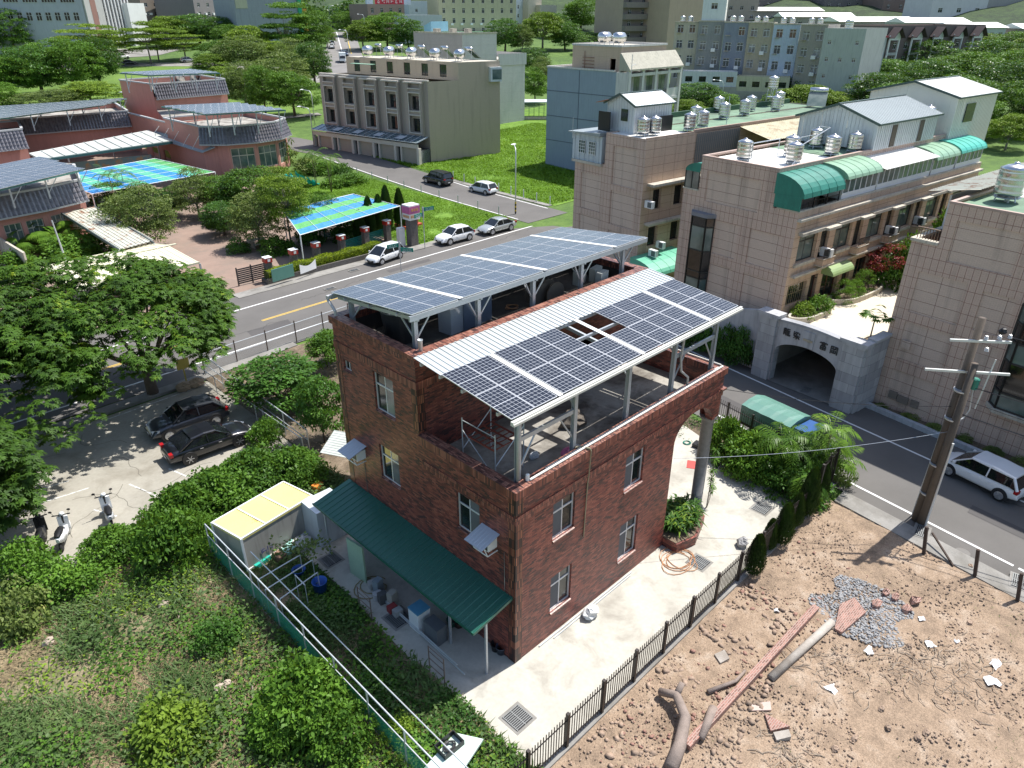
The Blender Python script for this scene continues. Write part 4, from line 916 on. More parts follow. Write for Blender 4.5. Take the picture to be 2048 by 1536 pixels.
for uu,fl in((GU,1),(GU+.4,0)):
 for(a,za),(b,zb)in zip(arc,arc[1:]):
  q=[(uu,a,za),(uu,b,zb),(uu,b,top(b)),(uu,a,top(a))];g.quad(*(q[::-1]if fl else q))
for(a,za),(b,zb)in zip(arc,arc[1:]):g.quad((GU,a,za),(GU,b,zb),(GU+.4,b,zb),(GU+.4,a,za));g.quad((GU,b,top(b)),(GU,a,top(a)),(GU+.4,a,top(a)),(GU+.4,b,top(b)))
g.build('arch_wall',M_STONEF,G_)
for a,b,nm in((ga1,.25,'gate_pier'),(-6.9,ga0,'gate_pier')):
 g=MB();g.box(GU-.02,a,-.1,GU+.5,b,4.35);g.box(GU-.2,a+.12,-.1,GU-.02,b-.12,4.2);pr_=g.build(nm,M_STONE,G_)
 g=MB();g.box(GU-.3,a-.05,4.35,GU+.6,b+.08,4.55);g.box(GU-.26,a+.06,4.2,GU-.02,b-.06,4.34);g.build('pier_cap',M_STONEF,pr_)
g=MB();g.box(GU+.5,-6.95,-.1,.5,-6.55,4.5);g.build('return_wall',M_STONE,G_);g=MB();g.box(GU+.6,-7.02,4.5,.52,-6.45,4.66);g.build('return_cap',M_STONEF,G_)
g=MB()
for(a,za),(b,zb)in zip(arc,arc[1:]):g.add([(GU-.05,a,top(a)),(GU-.05,b,top(b)),(GU+.45,b,top(b)),(GU+.45,a,top(a)),(GU-.05,a,top(a)+.14),(GU-.05,b,top(b)+.14),(GU+.45,b,top(b)+.14),(GU+.45,a,top(a)+.14)],[(3,2,1,0),(4,5,6,7),(0,1,5,4),(1,2,6,5),(2,3,7,6),(3,0,4,7)])
g.build('coping',mat('worn_stone_coping',(0.34,0.35,0.37),0.85,0,0.2,1.5,dirt=(0.15,0.16,0.16),dthr=(0.5,0.75)),G_)
g=MB();m0=(ga0+ga1)/2;g.prism([(GU-.07,m0-.38),(GU-.001,m0-.38),(GU-.001,m0+.38),(GU-.07,m0+.38)],3.06,4.1);g.build('keystone',M_STONEF,G_)
g=MB();g.box(GU-.12,m0-.3,3.5,GU-.075,m0+.3,3.62);g.blob((GU-.12,m0-.05,3.57),(.06,.16,.1),0,3);g.build('emblem',mat('tarnished_brass',(0.45,0.4,0.3),0.5,0.3),G_)
def glyph(strokes,c,w,h,th,depth=.05,ax='y',out=-1):
 0
 g=MB()
 for(x0,y0,x1,y1)in strokes:
  P=lambda x,y:(c[0],c[1]-(x-.5)*w,c[2]+(y-.5)*h)
  a,b=P(x0,y0),P(x1,y1)
  if math.dist(a,b)>1e-6:g.beam(a,b,depth,th,up=(0,0,1))if abs(y1-y0)<abs(x1-x0)*1.5 else g.beam(a,b,depth,th,up=(0,1,0))
 return g
GL={'long':[(.05,.88,.48,.88),(.27,1,.27,.88),(.12,.84,.2,.7),(.42,.84,.34,.7),(.05,.68,.5,.68),(.12,.58,.12,.05),(.12,.58,.44,.58),(.44,.58,.44,.02),(.12,.42,.44,.42),(.12,.26,.44,.26),(.58,.92,.95,.92),(.6,.95,.6,.68),(.6,.68,.95,.68),(.62,.68,.62,.08),(.62,.08,.98,.08),(.98,.08,.98,.22),(.7,.54,.9,.54),(.7,.38,.9,.38),(.7,.22,.9,.22)],'beam':[(.05,.95,.2,.85),(.02,.75,.18,.66),(.3,.92,.72,.92),(.6,.92,.45,.6),(.3,.8,.36,.66),(.82,.9,.88,.68),(.05,.45,.95,.45),(.5,.58,.5,0),(.48,.44,.1,.1),(.52,.44,.92,.1),(.2,.66,.1,.52),(.25,.3,.75,.3)],'rich':[(.5,1,.5,.9),(.08,.88,.94,.88),(.08,.88,.04,.74),(.94,.88,.94,.74),(.24,.78,.76,.78),(.32,.7,.68,.7),(.32,.7,.32,.54),(.68,.7,.68,.54),(.32,.54,.68,.54),(.18,.46,.82,.46),(.18,.46,.18,.02),(.82,.46,.82,.02),(.18,.02,.82,.02),(.5,.46,.5,.02),(.18,.24,.82,.24)],'ridge':[(.1,.95,.1,0),(.1,.95,.9,.95),(.9,.95,.9,0),(.3,.85,.36,.7),(.7,.85,.64,.7),(.24,.66,.76,.66),(.5,.66,.5,.15),(.28,.48,.28,.15),(.72,.48,.72,.15),(.28,.15,.72,.15)]}
M_CHAR=mat('black_lettering',(0.03,0.03,0.032),0.6)
for k,v,z in(('long',-1.75,3.62),('beam',-2.45,3.6),('rich',-4.25,3.55),('ridge',-4.95,3.5)):
 o_=glyph(GL[k],(GU-.04,v,z),.5,.5,.05).build('character',M_CHAR,G_)
w=row('retaining_wall','sloping pale concrete wall rising to the left pier of the arched gate','wall')
g=MB();g.prism([(-1.3,.26),(-1.05,.26),(-1.05,7.0),(-1.3,7.0)],0,[4.3,4.3,2.6,2.6]);g.build('wall',M_STONEF,w)
def planter(u,v,ru,rv,lab):
 t=thing('planter_wall',lab,'planter',K(u,v,3.6));n=22;g=MB();pts=[K(u+ru*math.cos(a)*(1+.08*math.sin(3*a)),v+rv*math.sin(a)*(1+.1*math.cos(2*a)),0)for a in[2*math.pi*i/n for i in range(n)]]
 ins=[K(u+(ru-.16)*math.cos(a)*(1+.08*math.sin(3*a)),v+(rv-.16)*math.sin(a)*(1+.1*math.cos(2*a)),0)for a in[2*math.pi*i/n for i in range(n)]]
 for i in range(n):
  j=(i+1)%n;a,b,c_,d=pts[i],pts[j],ins[j],ins[i]
  g.quad((*a[:2],3.6),(*b[:2],3.6),(*b[:2],3.95),(*a[:2],3.95));g.quad((*a[:2],3.95),(*b[:2],3.95),(*c_[:2],3.95),(*d[:2],3.95));g.quad((*c_[:2],3.7),(*d[:2],3.7),(*d[:2],3.95),(*c_[:2],3.95))
 g.build('rim',M_SLAB,t);g=MB();g.add([(*p[:2],3.85)for p in ins],[tuple(range(n))]);g.build('soil',M_SOIL,t)
planter(1.9,-1.1,2.2,.85,'curved low planter of the court nearest the arched gate')
planter(8.0,-1.0,3.2,1.0,'long curved planter with clipped round shrubs in the court')
planter(.4,-5.9,1.0,.5,'small round planter with a papaya tree by the right gate pier')
def quadwall(mb,p,q,z0,z1,holes=(),depth=.15,m=0,zb=None):
 0
 Lw=math.dist(p,q);d=((q[0]-p[0])/Lw,(q[1]-p[1])/Lw);nx,ny=-d[1]*depth,d[0]*depth
 t=MB();facade(t,'y',0,-1,0,Lw,z0,z1,holes,depth)
 mb.add([(p[0]+a*d[0]-d[1]*b,p[1]+a*d[1]+d[0]*b,z)for a,b,z in t.v],t.f,m)
def wwin(par,p,q,holes,depth,mf,mg,cols=2,trans=.3,fw=.06,bars=0,nm='window',mg2=None):
 0
 Lw=math.dist(p,q);d=((q[0]-p[0])/Lw,(q[1]-p[1])/Lw);rz=math.atan2(d[1],d[0])
 for h in holes:
  o=window(par,'y',0,-1,h,depth,mf,mg,cols,trans,fw,nm,mg2)
  s=(h[0]+h[1])/2;og=tuple(par['org'])if 'org' in par else(0,0,0);dd=depth-.05
  o.location=(p[0]+s*d[0]-d[1]*dd-og[0],p[1]+s*d[1]+d[0]*dd-og[1],h[2]-og[2]);o.rotation_euler.z=rz
def grid_holes(L0,L1,n,w,zs,h):return[(L0+(L1-L0)*(i+.5)/n-w/2,L0+(L1-L0)*(i+.5)/n+w/2,z,z+h)for i in range(n)for z in zs]
def wall_loop(mb,pts,z0,z1,m=0,roof=1,close=True):
 n=len(pts)
 for i in range(n if close else n-1):quadwall(mb,pts[i],pts[(i+1)%n],z0,z1,(),.1,m)
 mb.add([(x,y,z1)for x,y in pts],[tuple(range(n))],roof)
M_VTILE=tile_mat('villa_tile',(0.48,0.40,0.3),(0.38,0.31,0.23),300,90,(0.28,0.22,0.17),0.1,.06,.2)
M_VFRONT=tile_mat('villa_front',(0.38,0.33,0.28),(0.26,0.22,0.2),300,90,(0.15,0.13,0.11),0.1,.08,.2)
M_VTRIM=mat('villa_trim',(0.56,0.52,0.46),0.8,0,0.1,1)
v=thing('villa_terrace','four storey beige villa terrace with garages and steel tanks on its roof','villas',(57,80,1))
FR,BR,BL_,FL=(56.9,74.5),(68.6,71.6),(64.5,95.5),(53.2,97.2)
ft=lambda s:(FR[0]+(FL[0]-FR[0])*s,FR[1]+(FL[1]-FR[1])*s)
Lf=math.dist(FR,FL);zb=.6
w=MB()
hs_=[];n=5
for i in range(n):
 a=Lf*(i+.5)/n
 for z in(5.2,8.3):hs_.append((a-.95,a+.95,z,z+1.9))
quadwall(w,FL,FR,zb,12.3,[(Lf-h[1],Lf-h[0],h[2],h[3])for h in hs_],.3,1)
mid=lambda t:(FR[0]+(BR[0]-FR[0])*t,FR[1]+(BR[1]-FR[1])*t);midL=lambda t:(FL[0]+(BL_[0]-FL[0])*t,FL[1]+(BL_[1]-FL[1])*t)
quadwall(w,FR,BR,zb,12.3,(),.1,0);quadwall(w,BR,BL_,zb,12.3);quadwall(w,BL_,FL,zb,12.3)
up=[mid(.42),BR,BL_,midL(.42)]
UH=grid_holes(.6,Lf-.6,6,1.3,(12.6,),1.7)
quadwall(w,midL(.42),mid(.42),12.2,14.7,UH,.15,0);quadwall(w,mid(.42),BR,12.3,14.7);quadwall(w,BR,BL_,12.3,14.7);quadwall(w,BL_,midL(.42),12.3,14.7)
w.add([(x,y,14.7)for x,y in(mid(.42),BR,BL_,midL(.42))],[(0,1,2,3)],2);w.add([(x,y,11.6)for x,y in(FR,mid(.42),midL(.42),FL)],[(0,1,2,3)],2)
w.build('wall',[M_VTILE,M_VFRONT,M_SLAB],v)
wh=[(Lf-h[1],Lf-h[0],h[2],h[3])for h in hs_]
wwin(v,FL,FR,wh,.3,M_DKFRAME,M_GLASS,2,.3,.07);wwin(v,midL(.42),mid(.42),UH,.15,M_DKFRAME,M_GLASS,2,0,.07)
dx,dy=(FR[0]-FL[0])/Lf,(FR[1]-FL[1])/Lf;NX,NY=dy,-dx
def fb(mb,s0,s1,o0,o1,z0,z1,m=0):
 p=lambda s,o:(FL[0]+dx*s+NX*o,FL[1]+dy*s+NY*o);mb.prism([p(s0,o0),p(s0,o1),p(s1,o1),p(s1,o0)],z0,z1,m)
tr=MB();by=MB()
for i in range(n):
 a=Lf*(i+.5)/n
 fb(by,a-1.9,a-1.1,.002,.5,4.3,12.0);fb(by,a+1.1,a+1.45,.002,.5,4.3,12.0)
 for z in(4.6,7.65,10.7):fb(by,a-1.1,a+1.1,.002,.45,z-.1,z+.45)
 for z in(5.02,7.55,8.1,10.65,11.2):fb(tr,a-1.2,a+1.2,.45,.62,z,z+.14)
 fb(tr,a-2.0,a+1.5,-.2,.62,12.0,12.2);fb(tr,a-1.25,a-1.1,.3,.56,5.1,10.7);fb(tr,a+1.0,a+1.12,.3,.56,5.1,10.7)
for o_,m_,nm in((by,M_VFRONT,'bay'),(tr,M_VTRIM,'trim')):o_.build(nm,m_,v)
g=MB();fb(g,-.1,Lf+.1,-.25,.15,12.3,12.5);q_=[mid(.42),BR]
g.build('parapet_cap',M_VTRIM,v)
g=MB();fb(g,0,Lf,2.6,2.8,3.35,3.95)
for i in range(n+1):fb(g,Lf*i/n-.22 if i else 0,Lf*i/n+.22,2.3,2.85,.7,3.4)
for i in range(n):fb(g,Lf*(i+.22)/n,Lf*(i+.28)/n,2.3,2.75,.7,3.35)
g.build('garage_frame',M_VTRIM,v)
for i in range(n):
 g=MB();s0,s1=Lf*(i+.28)/n,Lf*(i+.93)/n
 for k in range(18):fb(g,s0,s1,2.35+.02*(k%2),2.45,.7+k*.147,.7+(k+1)*.147)
 g.build('garage_door',mat('roller_door',(0.36,0.33,0.28),0.6,0.1,0.08),v)
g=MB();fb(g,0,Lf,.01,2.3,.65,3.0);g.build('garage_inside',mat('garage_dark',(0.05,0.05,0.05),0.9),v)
g=MB()
P_=lambda s,o,z:(FL[0]+dx*s+NX*o,FL[1]+dy*s+NY*o,z)
g.quad(P_(-.2,.5,4.75),P_(-.2,3.0,4.2),P_(Lf+.2,3.0,4.2),P_(Lf+.2,.5,4.75));g.build('glass_canopy',glass_mat('canopy_glass',(0.10,0.15,0.17),0.12,(0.06,0.1,0.12)),v)
g=MB()
for i in range(19):s=Lf*i/18;g.beam(P_(s,.5,4.8),P_(s,3.0,4.25),.05)
g.beam(P_(0,3.02,4.2),P_(Lf,3.02,4.2),.1);g.build('canopy_frame',M_WSHEET,v)
for i in range(4):
 g=MB();s=Lf*(i+1)/5;g.quad(P_(s-.3,1.2,4.66),P_(s-.3,2.5,4.4),P_(s+1.2,2.5,4.4),P_(s+1.2,1.2,4.66));g.build('canopy_patch',M_WSHEET,v)
g=MB();fb(g,Lf-.02,Lf+.0,.2,2.3,.7,3.0);g.build('side_screen',M_WSHEET,v)
g=MB();g.prism([(mid(.42)[0]-.5,mid(.42)[1]-.02),(66.9,71.9),(66.9,71.6),(mid(.42)[0]-.5,mid(.42)[1]-.4)],14.7,14.78)if False else None
g=MB();p1,p2=mid(.84),mid(1.0);g.prism([(p1[0],p1[1]),(p2[0],p2[1]),(p2[0]-.15,p2[1]-.6),(p1[0]-.15,p1[1]-.6)],11.9,13.9);bb=g.build('glazed_box',M_WSHEET,v)
g=MB();g.prism([(p1[0]+.1,p1[1]-.62),(p2[0]-.25,p2[1]-.62),(p2[0]-.25,p2[1]-.66),(p1[0]+.1,p1[1]-.66)],12.2,13.6);g.build('glass',M_GLASSG,bb)
g=MB()
for s in(.02,):fb(g,Lf*.3,Lf*.5,-1.2,-.2,14.05,14.12)
g.build('porch_roof',M_TEAL2,v)
def htank(x,y,z,rz,label):
 t=thing('roof_water_tank',label,'water tank',(x,y,z),'lying steel tanks on the villa roof',rz);t['org']=(0.,0.,0.)
 g=MB();g.lathe((-1.0,0,1.0),[(.05,0),(.45,.06),(.66,.25),(.68,1.0),(.66,1.75),(.45,1.94),(.05,2.0)],18,0,'x');g.build('tank_body',M_INOX,t,True)
 g=MB();g.beam((-.6,-.5,0),(-.6,-.35,.6),.06);g.beam((-.6,.5,0),(-.6,.35,.6),.06);g.beam((.6,-.5,0),(.6,-.35,.6),.06);g.beam((.6,.5,0),(.6,.35,.6),.06);g.build('stand',M_STEEL,t)
 return t
def heater(x,y,z,rz,label):
 t=thing('solar_water_heater',label,'solar heater',(x,y,z),'solar water heaters on the villa roof',rz);t['org']=(0.,0.,0.)
 g=MB();g.lathe((-.9,.5,1.55),[(.05,0),(.26,.05),(.28,.9),(.26,1.75),(.05,1.8)],14,0,'x');g.build('tank_body',M_INOX,t,True)
 g=MB();g.quad((-.9,-1.2,.2),(.9,-1.2,.2),(.9,.3,1.4),(-.9,.3,1.4));g.build('collector',M_GLASSG,t)
 g=MB();g.beam((-.8,.5,0),(-.8,.5,1.3),.05);g.beam((.8,.5,0),(.8,.5,1.3),.05);g.beam((-.8,-1.2,.15),(-.8,.5,1.45),.05);g.beam((.8,-1.2,.15),(.8,.5,1.45),.05);g.build('stand',M_STEEL,t)
 return t
nth=['nearest the grey block','second from the grey block','middle one of the five','second from the park end','at the park end']
for i in range(5):
 s=.08+.2*i;a,b=mid(.62),midL(.62);x,y=a[0]+(b[0]-a[0])*s,a[1]+(b[1]-a[1])*s
 htank(x-.6,y,14.7,.5,f'big lying steel water tank on the villa roof, {nth[i]}')
 heater(x+3.2,y+1.6,14.7,1.4,f'small raised solar heater cylinder behind the villa tanks, {nth[i]}')
M_LG=tile_mat('light_grey_brick',(0.56,0.55,0.54),(0.4,0.39,0.39),200,1.6,(0.36,0.35,0.35),0.22,.08,.15)
M_LGS=tile_mat('grey_side_tile',(0.46,0.42,0.41),(0.36,0.33,0.32),200,1.6,(0.3,0.28,0.27),0.22,.06,.15)
b_=thing('grey_brick_block','tall light grey brick building block standing behind the villas','building',(80,95,2.5))
w=MB();L0,C1_,R1,RB=(75.5,101),(76.8,89.3),(83.9,88.2),(84.4,101)
quadwall(w,L0,C1_,2,17.8,(),.1,1);quadwall(w,C1_,R1,2,17.8);quadwall(w,R1,RB,2,17.8);w.add([(x,y,17.5)for x,y in(L0,C1_,R1,RB)],[(0,1,2,3)],2)
w.build('wall',[M_LG,M_LGS,M_SLAB],b_)
w=MB();R2=(90.2,87.3);quadwall(w,(83.9,88.0),R2,2,12.6);quadwall(w,R2,(91,100),2,12.6,(),.1,1);w.add([(83.9,88,13.6),(90.2,87.3,13.6),(91,100,13.6),(84,101,13.6)],[(0,1,2,3)],2);w.build('lower_wing',[M_LG,M_LGS,M_SLAB],b_)
w=MB();quadwall(w,(83.9,87.8),(90.4,87.1),12.6,14.5);quadwall(w,(90.4,87.1),(91.2,100),12.6,14.5);w.build('white_band',mat('band_grey',(0.5,0.5,0.5),0.8,0,.05,1,streak=.3),b_)
w=MB();w.prism([(L0[0],L0[1]),(C1_[0]-.1,C1_[1]-.1),(R1[0]+.1,R1[1]-.1),(R1[0]+.1,R1[1]+.2),(C1_[0]+.2,C1_[1]+.2),(L0[0]+.3,L0[1])],17.8,18.0);w.build('parapet_cap',M_SLAB,b_)
for x,y in((77.6,97),(79.6,95),(81.4,93)):g=MB();g.box(x,y,17.5,x+1,y+1,18.5);g.build('vent_box',M_SLAB,b_)
g=MB();g.prism([(78,99),(82,99),(82,101),(78,101)],18.0,[19.6,19.6,18.9,18.9]);g.build('blue_roof',mat('sky_blue_sheet',(0.25,0.5,0.62),0.5),b_)
g=MB();g.prism([(90.6,88),(96.5,82.5),(99,86),(93,92)],5.9,6.05);lt=g.build('side_porch_roof',M_WSHEET,b_)
g=MB()
for i in range(9):g.beam((90.8+i*.68,88-i*.66,2.3),(90.8+i*.68,88-i*.66,5.9),.07)
g.build('porch_post',mat('green_post',(0.04,0.09,0.07),0.5),b_)
g=MB();g.prism([(90.6,87.9),(96.5,82.4),(96.6,82.6),(90.8,88.1)],2.2,3.4);g.build('porch_wall',M_SLAB,b_)
M_BLUE=mat('blue_grey_render',(0.27,0.33,0.4),0.85,0,0.06,0.7,streak=.15)
M_WR=mat('white_render',(0.58,0.57,0.55),0.85,0,0.06,0.7,streak=.4)
M_PEACH=tile_mat('peach_tile',(0.55,0.42,0.31),(0.44,0.34,0.26),2.0,1.6,(0.38,0.28,0.2),0.2,.05,.15)
b_=thing('blue_grey_building','blue grey building with white arched balconies on its side and a peach penthouse','building',(74,55,.8))
w=MB();X0,X1,Y0,Y1=68.3,80.5,49.4,61.6
facade(w,'x',X0,-1,Y0,Y1,0,14.3);facade(w,'y',Y1,1,X0,X1,0,14.3);facade(w,'x',X1,1,Y0,Y1,0,14.3)
FH=[(X0+1.0+i*2.9,X0+3.2+i*2.9,z,z+2.3)for i in range(4)for z in(1.2,4.5,7.8,11.2)]
facade(w,'y',Y0,-1,X0,X1,0,14.3,FH,.3,1);w.quad((X0,Y0,13.6),(X1,Y0,13.6),(X1,Y1,13.6),(X0,Y1,13.6),2)
w.build('wall',[M_BLUE,M_WR,M_SLAB],b_)
for h in FH:window(b_,'y',Y0,-1,h,.3,M_DKFRAME,M_GLASSG,2,0,.07)
g=MB()
for z in(4.6,7.95,11.3):g.box(X0-.03,Y0-.01,z-.04,X0-.002,Y1,z+.06)
g.box(X0-.03,55.6,0,X0-.002,55.7,14.2);g.build('joint_groove',mat('joint_shadow_paint',(0.12,0.15,0.19),0.9),b_)
g=MB()
for i in range(5):x=X0+.1+i*2.95;g.box(x,Y0-2.0,.8,x+.45,Y0-1.55,14.5);g.box(x,Y0-1.55,13.9,x+.3,Y0,14.3)
for z in(3.9,7.2,10.5,13.8):
 g.box(X0,Y0-1.95,z,X1,Y0-.002,z+.35)
for i in range(4):
 x0_,x1_=X0+.55+i*2.95,X0+3.05+i*2.95
 for z in(7.2,3.9):
  N=8;pts=[((x0_+x1_)/2-(x1_-x0_)/2*math.cos(math.pi*k/N),z-.9+.75*math.sin(math.pi*k/N))for k in range(N+1)]
  for(a,za),(b,zb_)in zip(pts,pts[1:]):g.quad((a,Y0-1.9,za),(b,Y0-1.9,zb_),(b,Y0-1.9,z+.02),(a,Y0-1.9,z+.02))
g.box(X0,Y0-1.9,7.5,X0+3,Y0-1.75,8.6);g.box(X0+9,Y0-1.9,7.5,X1,Y0-1.75,8.6);g.box(X0+9,Y0-1.9,10.8,X1,Y0-1.75,11.9);g.box(X0,Y0-1.9,10.8,X0+3,Y0-1.75,11.9)
g.box(X0+.001,Y0-1.9,.8,X0+.12,Y0,14.3)
g.build('balcony_frame',M_WR,b_)
g=MB()
for z in(7.55,10.85):
 for k in range(40):g.box(X0+3+k*.15,Y0-1.88,z,X0+3.03+k*.15,Y0-1.85,z+.9)
 g.box(X0+3,Y0-1.9,z+.9,X0+9,Y0-1.83,z+.96)
g.build('balcony_railing',mat('grey_rail',(0.15,0.15,0.15),0.5),b_)
g=MB();g.prism([(X0-.05,Y0-2.2),(X1+.1,Y0-2.2),(X1+.1,Y0-.6),(X0-.05,Y0-.6)],14.5,[14.7,14.7,16.6,16.6]);g.box(X0,Y0-.6,14.3,X1,Y0-.4,16.5);g.build('mansard',mat('lichen_roof',(0.42,0.4,0.33),0.85,0,.15,1,streak=.5),b_)
w=MB();facade(w,'x',X0+1.0,-1,Y0+.2,Y0+8.5,13.6,17.2,[(Y0+1,Y0+1.9,13.7,15.8)],.2);facade(w,'y',Y0+.2,-1,X0+1,X1-1,13.6,17.2);facade(w,'y',Y0+8.5,1,X0+1,X1-1,13.6,17.2);facade(w,'x',X1-1,1,Y0+.2,Y0+8.5,13.6,17.2)
w.quad((X0+1,Y0+.2,17.2),(X1-1,Y0+.2,17.2),(X1-1,Y0+8.5,17.2),(X0+1,Y0+8.5,17.2),1);w.build('penthouse',[M_PEACH,M_SLAB],b_)
g=MB();parapet(g,X0-.1,Y0,X1,Y1+.1,14.3,14.5,.25,skip='s');parapet(g,X0+.9,Y0+.1,X1-.9,Y0+8.6,17.2,17.45,.2);g.build('parapet_cap',M_WR,b_)
for i,yy in enumerate((52.5,55.0)):
 t=htank(72.5,yy,17.2,0,f'lying steel tank on the peach penthouse roof, {["right", "left"][i]} one of the pair');t['group']='lying tanks on the peach penthouse'
g=MB()
for k in range(4):g.tube([(X0+.9,Y0+6.6,14.6+k*.4),(X0+.9,Y0+4.6,14.6+k*.4)],.05,6)
g.tube([(X0+.85,Y0+6.2,14.0),(X0+.85,Y0+6.2,16.6)],.05,6);g.build('pipe_rack',mat('red_brown_pipe',(0.3,0.17,0.12),0.5),b_)
M_PINK=mat('pink_render',(0.52,0.25,0.2),0.85,0,0.08,0.6,streak=.2)
M_PKSL=mat('grey_trim',(0.42,0.43,0.43),0.8,0,.1,1)
def rt_mat():
 m,t,b=_nodes('glazed_roof_tile');p=pos(t);n1=noise(t,p,2.5,3)
 L(t,ramp(t,n1,[(0.3,(0.10,0.095,0.105)),(0.7,(0.2,0.19,0.205))]),b.inputs['Base Color']);b.inputs['Roughness'].default_value=0.28;b.inputs['Coat Weight'].default_value=.5;return m
M_RT=rt_mat()
def school_block(par,pts,back,z0,zs,zt,out=.9,holes=None,inset=.1,nm='wing'):
 0
 w=MB();poly=list(pts)+list(back)
 hl=[]
 for i,(p,q)in enumerate(zip(pts,pts[1:])):
  h=holes(i,math.dist(p,q))if holes else[]
  quadwall(w,p,q,z0,zs+.3,h,.2,0);hl.append((p,q,h))
 for p,q in zip(poly[len(pts)-1:],poly[len(pts):]+[pts[0]]):quadwall(w,p,q,z0,zt,(),.1,0)
 w.add([(x,y,zt-.9)for x,y in poly],[tuple(range(len(poly)))],1)
 o=w.build(nm,[M_PINK,M_ROOFF],par)
 nrm=[]
 for i in range(len(pts)):
  a,b=pts[max(i-1,0)],pts[min(i+1,len(pts)-1)];d=math.dist(a,b);nrm.append(((b[1]-a[1])/d,-(b[0]-a[0])/d))
 lo=[(p[0]+n_[0]*out,p[1]+n_[1]*out)for p,n_ in zip(pts,nrm)];hi=[(p[0]+n_[0]*.1,p[1]+n_[1]*.1)for p,n_ in zip(pts,nrm)]
 t=MB();k=MB()
 for i in range(len(pts)-1):
  A_,B_,C_,D_=Vector((*lo[i],zs)),Vector((*lo[i+1],zs)),Vector((*hi[i+1],zt-.15)),Vector((*hi[i],zt-.15))
  t.quad(A_,B_,C_,D_,0);Lw=(B_-A_).length;nu=max(1,int(Lw/.42));nv=max(2,int((D_-A_).length/.45));nn=(B_-A_).cross(D_-A_).normalized()
  for a in range(nu):
   for b in range(nv):
    f=lambda s,r:(A_.lerp(B_,s).lerp(D_.lerp(C_,s),r))
    u0,u1,v0,v1=(a+.1)/nu,(a+.9)/nu,b/nv,(b+.93)/nv
    P0,P1,P2,P3=f(u0,v0)+nn*.09,f(u1,v0)+nn*.09,f(u1,v1)+nn*.02,f(u0,v1)+nn*.02;um=(u0+u1)/2;M0,M1=f(um,v0)+nn*.17,f(um,v1)+nn*.09
    k.add([P0,M0,P1,P2,M1,P3],[(0,1,4,5),(1,2,3,4),(0,2,1)])
 t.build('skirt',M_RT,o);k.build('roof_tile',M_RT,o,kind='stuff')
 c=MB()
 for i in range(len(pts)-1):
  c.beam((*hi[i],zt-.08),(*hi[i+1],zt-.08),.3,.2);c.beam((*lo[i],zs-.06),(*lo[i+1],zs-.06),.18,.16)
 for p,q in zip(poly[len(pts)-1:],poly[len(pts):]+[pts[0]]):c.beam((*p,zt-.05),(*q,zt-.05),.3,.2)
 c.build('trim',M_PKSL,o)
 for p,q,h in hl:
  if h:wwin(o,p,q,h,.2,mat('cream_frame',(0.5,0.47,0.38),0.6),M_GLASSG if 'green_glass' not in MATS else MATS['green_glass'],3,.35,.09)
 return o
sch=thing('school','pink school building with glazed tile roof skirts and solar canopies around a courtyard','school',(20,95,0))
S1=[(28.6,88.5),(31.0,86.0),(34.6,85.0),(38.2,85.6),(41.0,88.0)]
school_block(sch,S1,[(41,100),(28.6,100)],.3,5.3,7.6,.8,lambda i,L_:[(.3,L_-.3,1.7,4.6)]if i in(1,2,3)else[])
w=MB();wall_loop(w,[(28.6,99),(33.5,115.6),(46,116.6),(41.5,101)],0,6.9);w.build('middle_wing',[M_PINK,M_ROOFF],sch)
school_block(sch,[(33.46,115.40),(46.11,116.30)],[(46.5,127.5),(32.6,127)],1.5,8.6,10.9,.7,nm='upper_wing')
school_block(sch,[(12.82,115.75),(28.46,113.99)],[(31,127),(8,129)],1.0,5.2,7.4,.7,nm='rear_wing')
school_block(sch,[(5.76,103.26),(11.43,103.99)],[(13.13,112.77),(6.81,114.10)],.5,5.0,7.4,.6,nm='west_wing')
S4=[(-2.41,69.29),(-0.23,69.13),(4.11,69.88),(8.31,71.57)]
school_block(sch,S4,[(10.44,80.48),(0.55,86.63)],0,3.9,6.0,.6,lambda i,L_:[(.4,L_/2-.2,.9,3.1),(L_/2+.2,L_-.4,.9,3.1)],nm='front_wing')
w=MB();a,b=(28.46,113.99),(30.01,87.63);quadwall(w,a,b,0,7.0,[(2,4,1,2.6),(6,8,1,2.6),(10,12,1,2.6)],.15);quadwall(w,(b[0],b[1]),(30,87),0,5.5);w.build('court_wall',M_PINK,sch)
w=MB();w.beam((*a,7.05),(*b,6.5),.3,.2);w.build('wall_trim',M_PKSL,sch)
w=MB();c_,d_=(11.31,96.67),(24.01,95.09);quadwall(w,c_,d_,0,3.6);w.build('mural_wall',mat('mural',(0.16,0.25,0.25),0.8,0,.1,.6,dirt=(0.4,0.25,0.12),dscale=.9,dthr=(.5,.6)),sch)
def slab4(nm,par,pts,m,th=.08,corr=False):
 g=MB();g.add([tuple(p)for p in pts]+[(p[0],p[1],p[2]-th)for p in pts],[(0,1,2,3),(7,6,5,4),(0,4,5,1),(1,5,6,2),(2,6,7,3),(3,7,4,0)]);return g.build(nm,m,par)
M_CANR=mat('pale_metal_roof',(0.55,0.57,0.52),0.55,0.1,.06,.4,dirt=(0.4,0.42,0.38))
P4=lambda a,b,c,d:[a,b,c,d]
ca=thing('courtyard_canopy','wide pale flat metal canopy over the school courtyard','canopy',(15,98,0))
slab4('roof_sheet',ca,[(10.09,92.98,5.00),(27.55,95.77,5.00),(28.23,106.08,5.30),(9.87,96.59,5.30)],M_CANR,.2)
g=MB()
for i in range(1,12):
 t_=i/12;p0,p1,p2,p3=[Vector(q)for q in((10.09,92.98,5.00),(27.55,95.77,5.00),(28.23,106.08,5.30),(9.87,96.59,5.30))];g.beam(p0.lerp(p1,t_)+Vector((0,0,.04)),p3.lerp(p2,t_)+Vector((0,0,.04)),.1,.06)
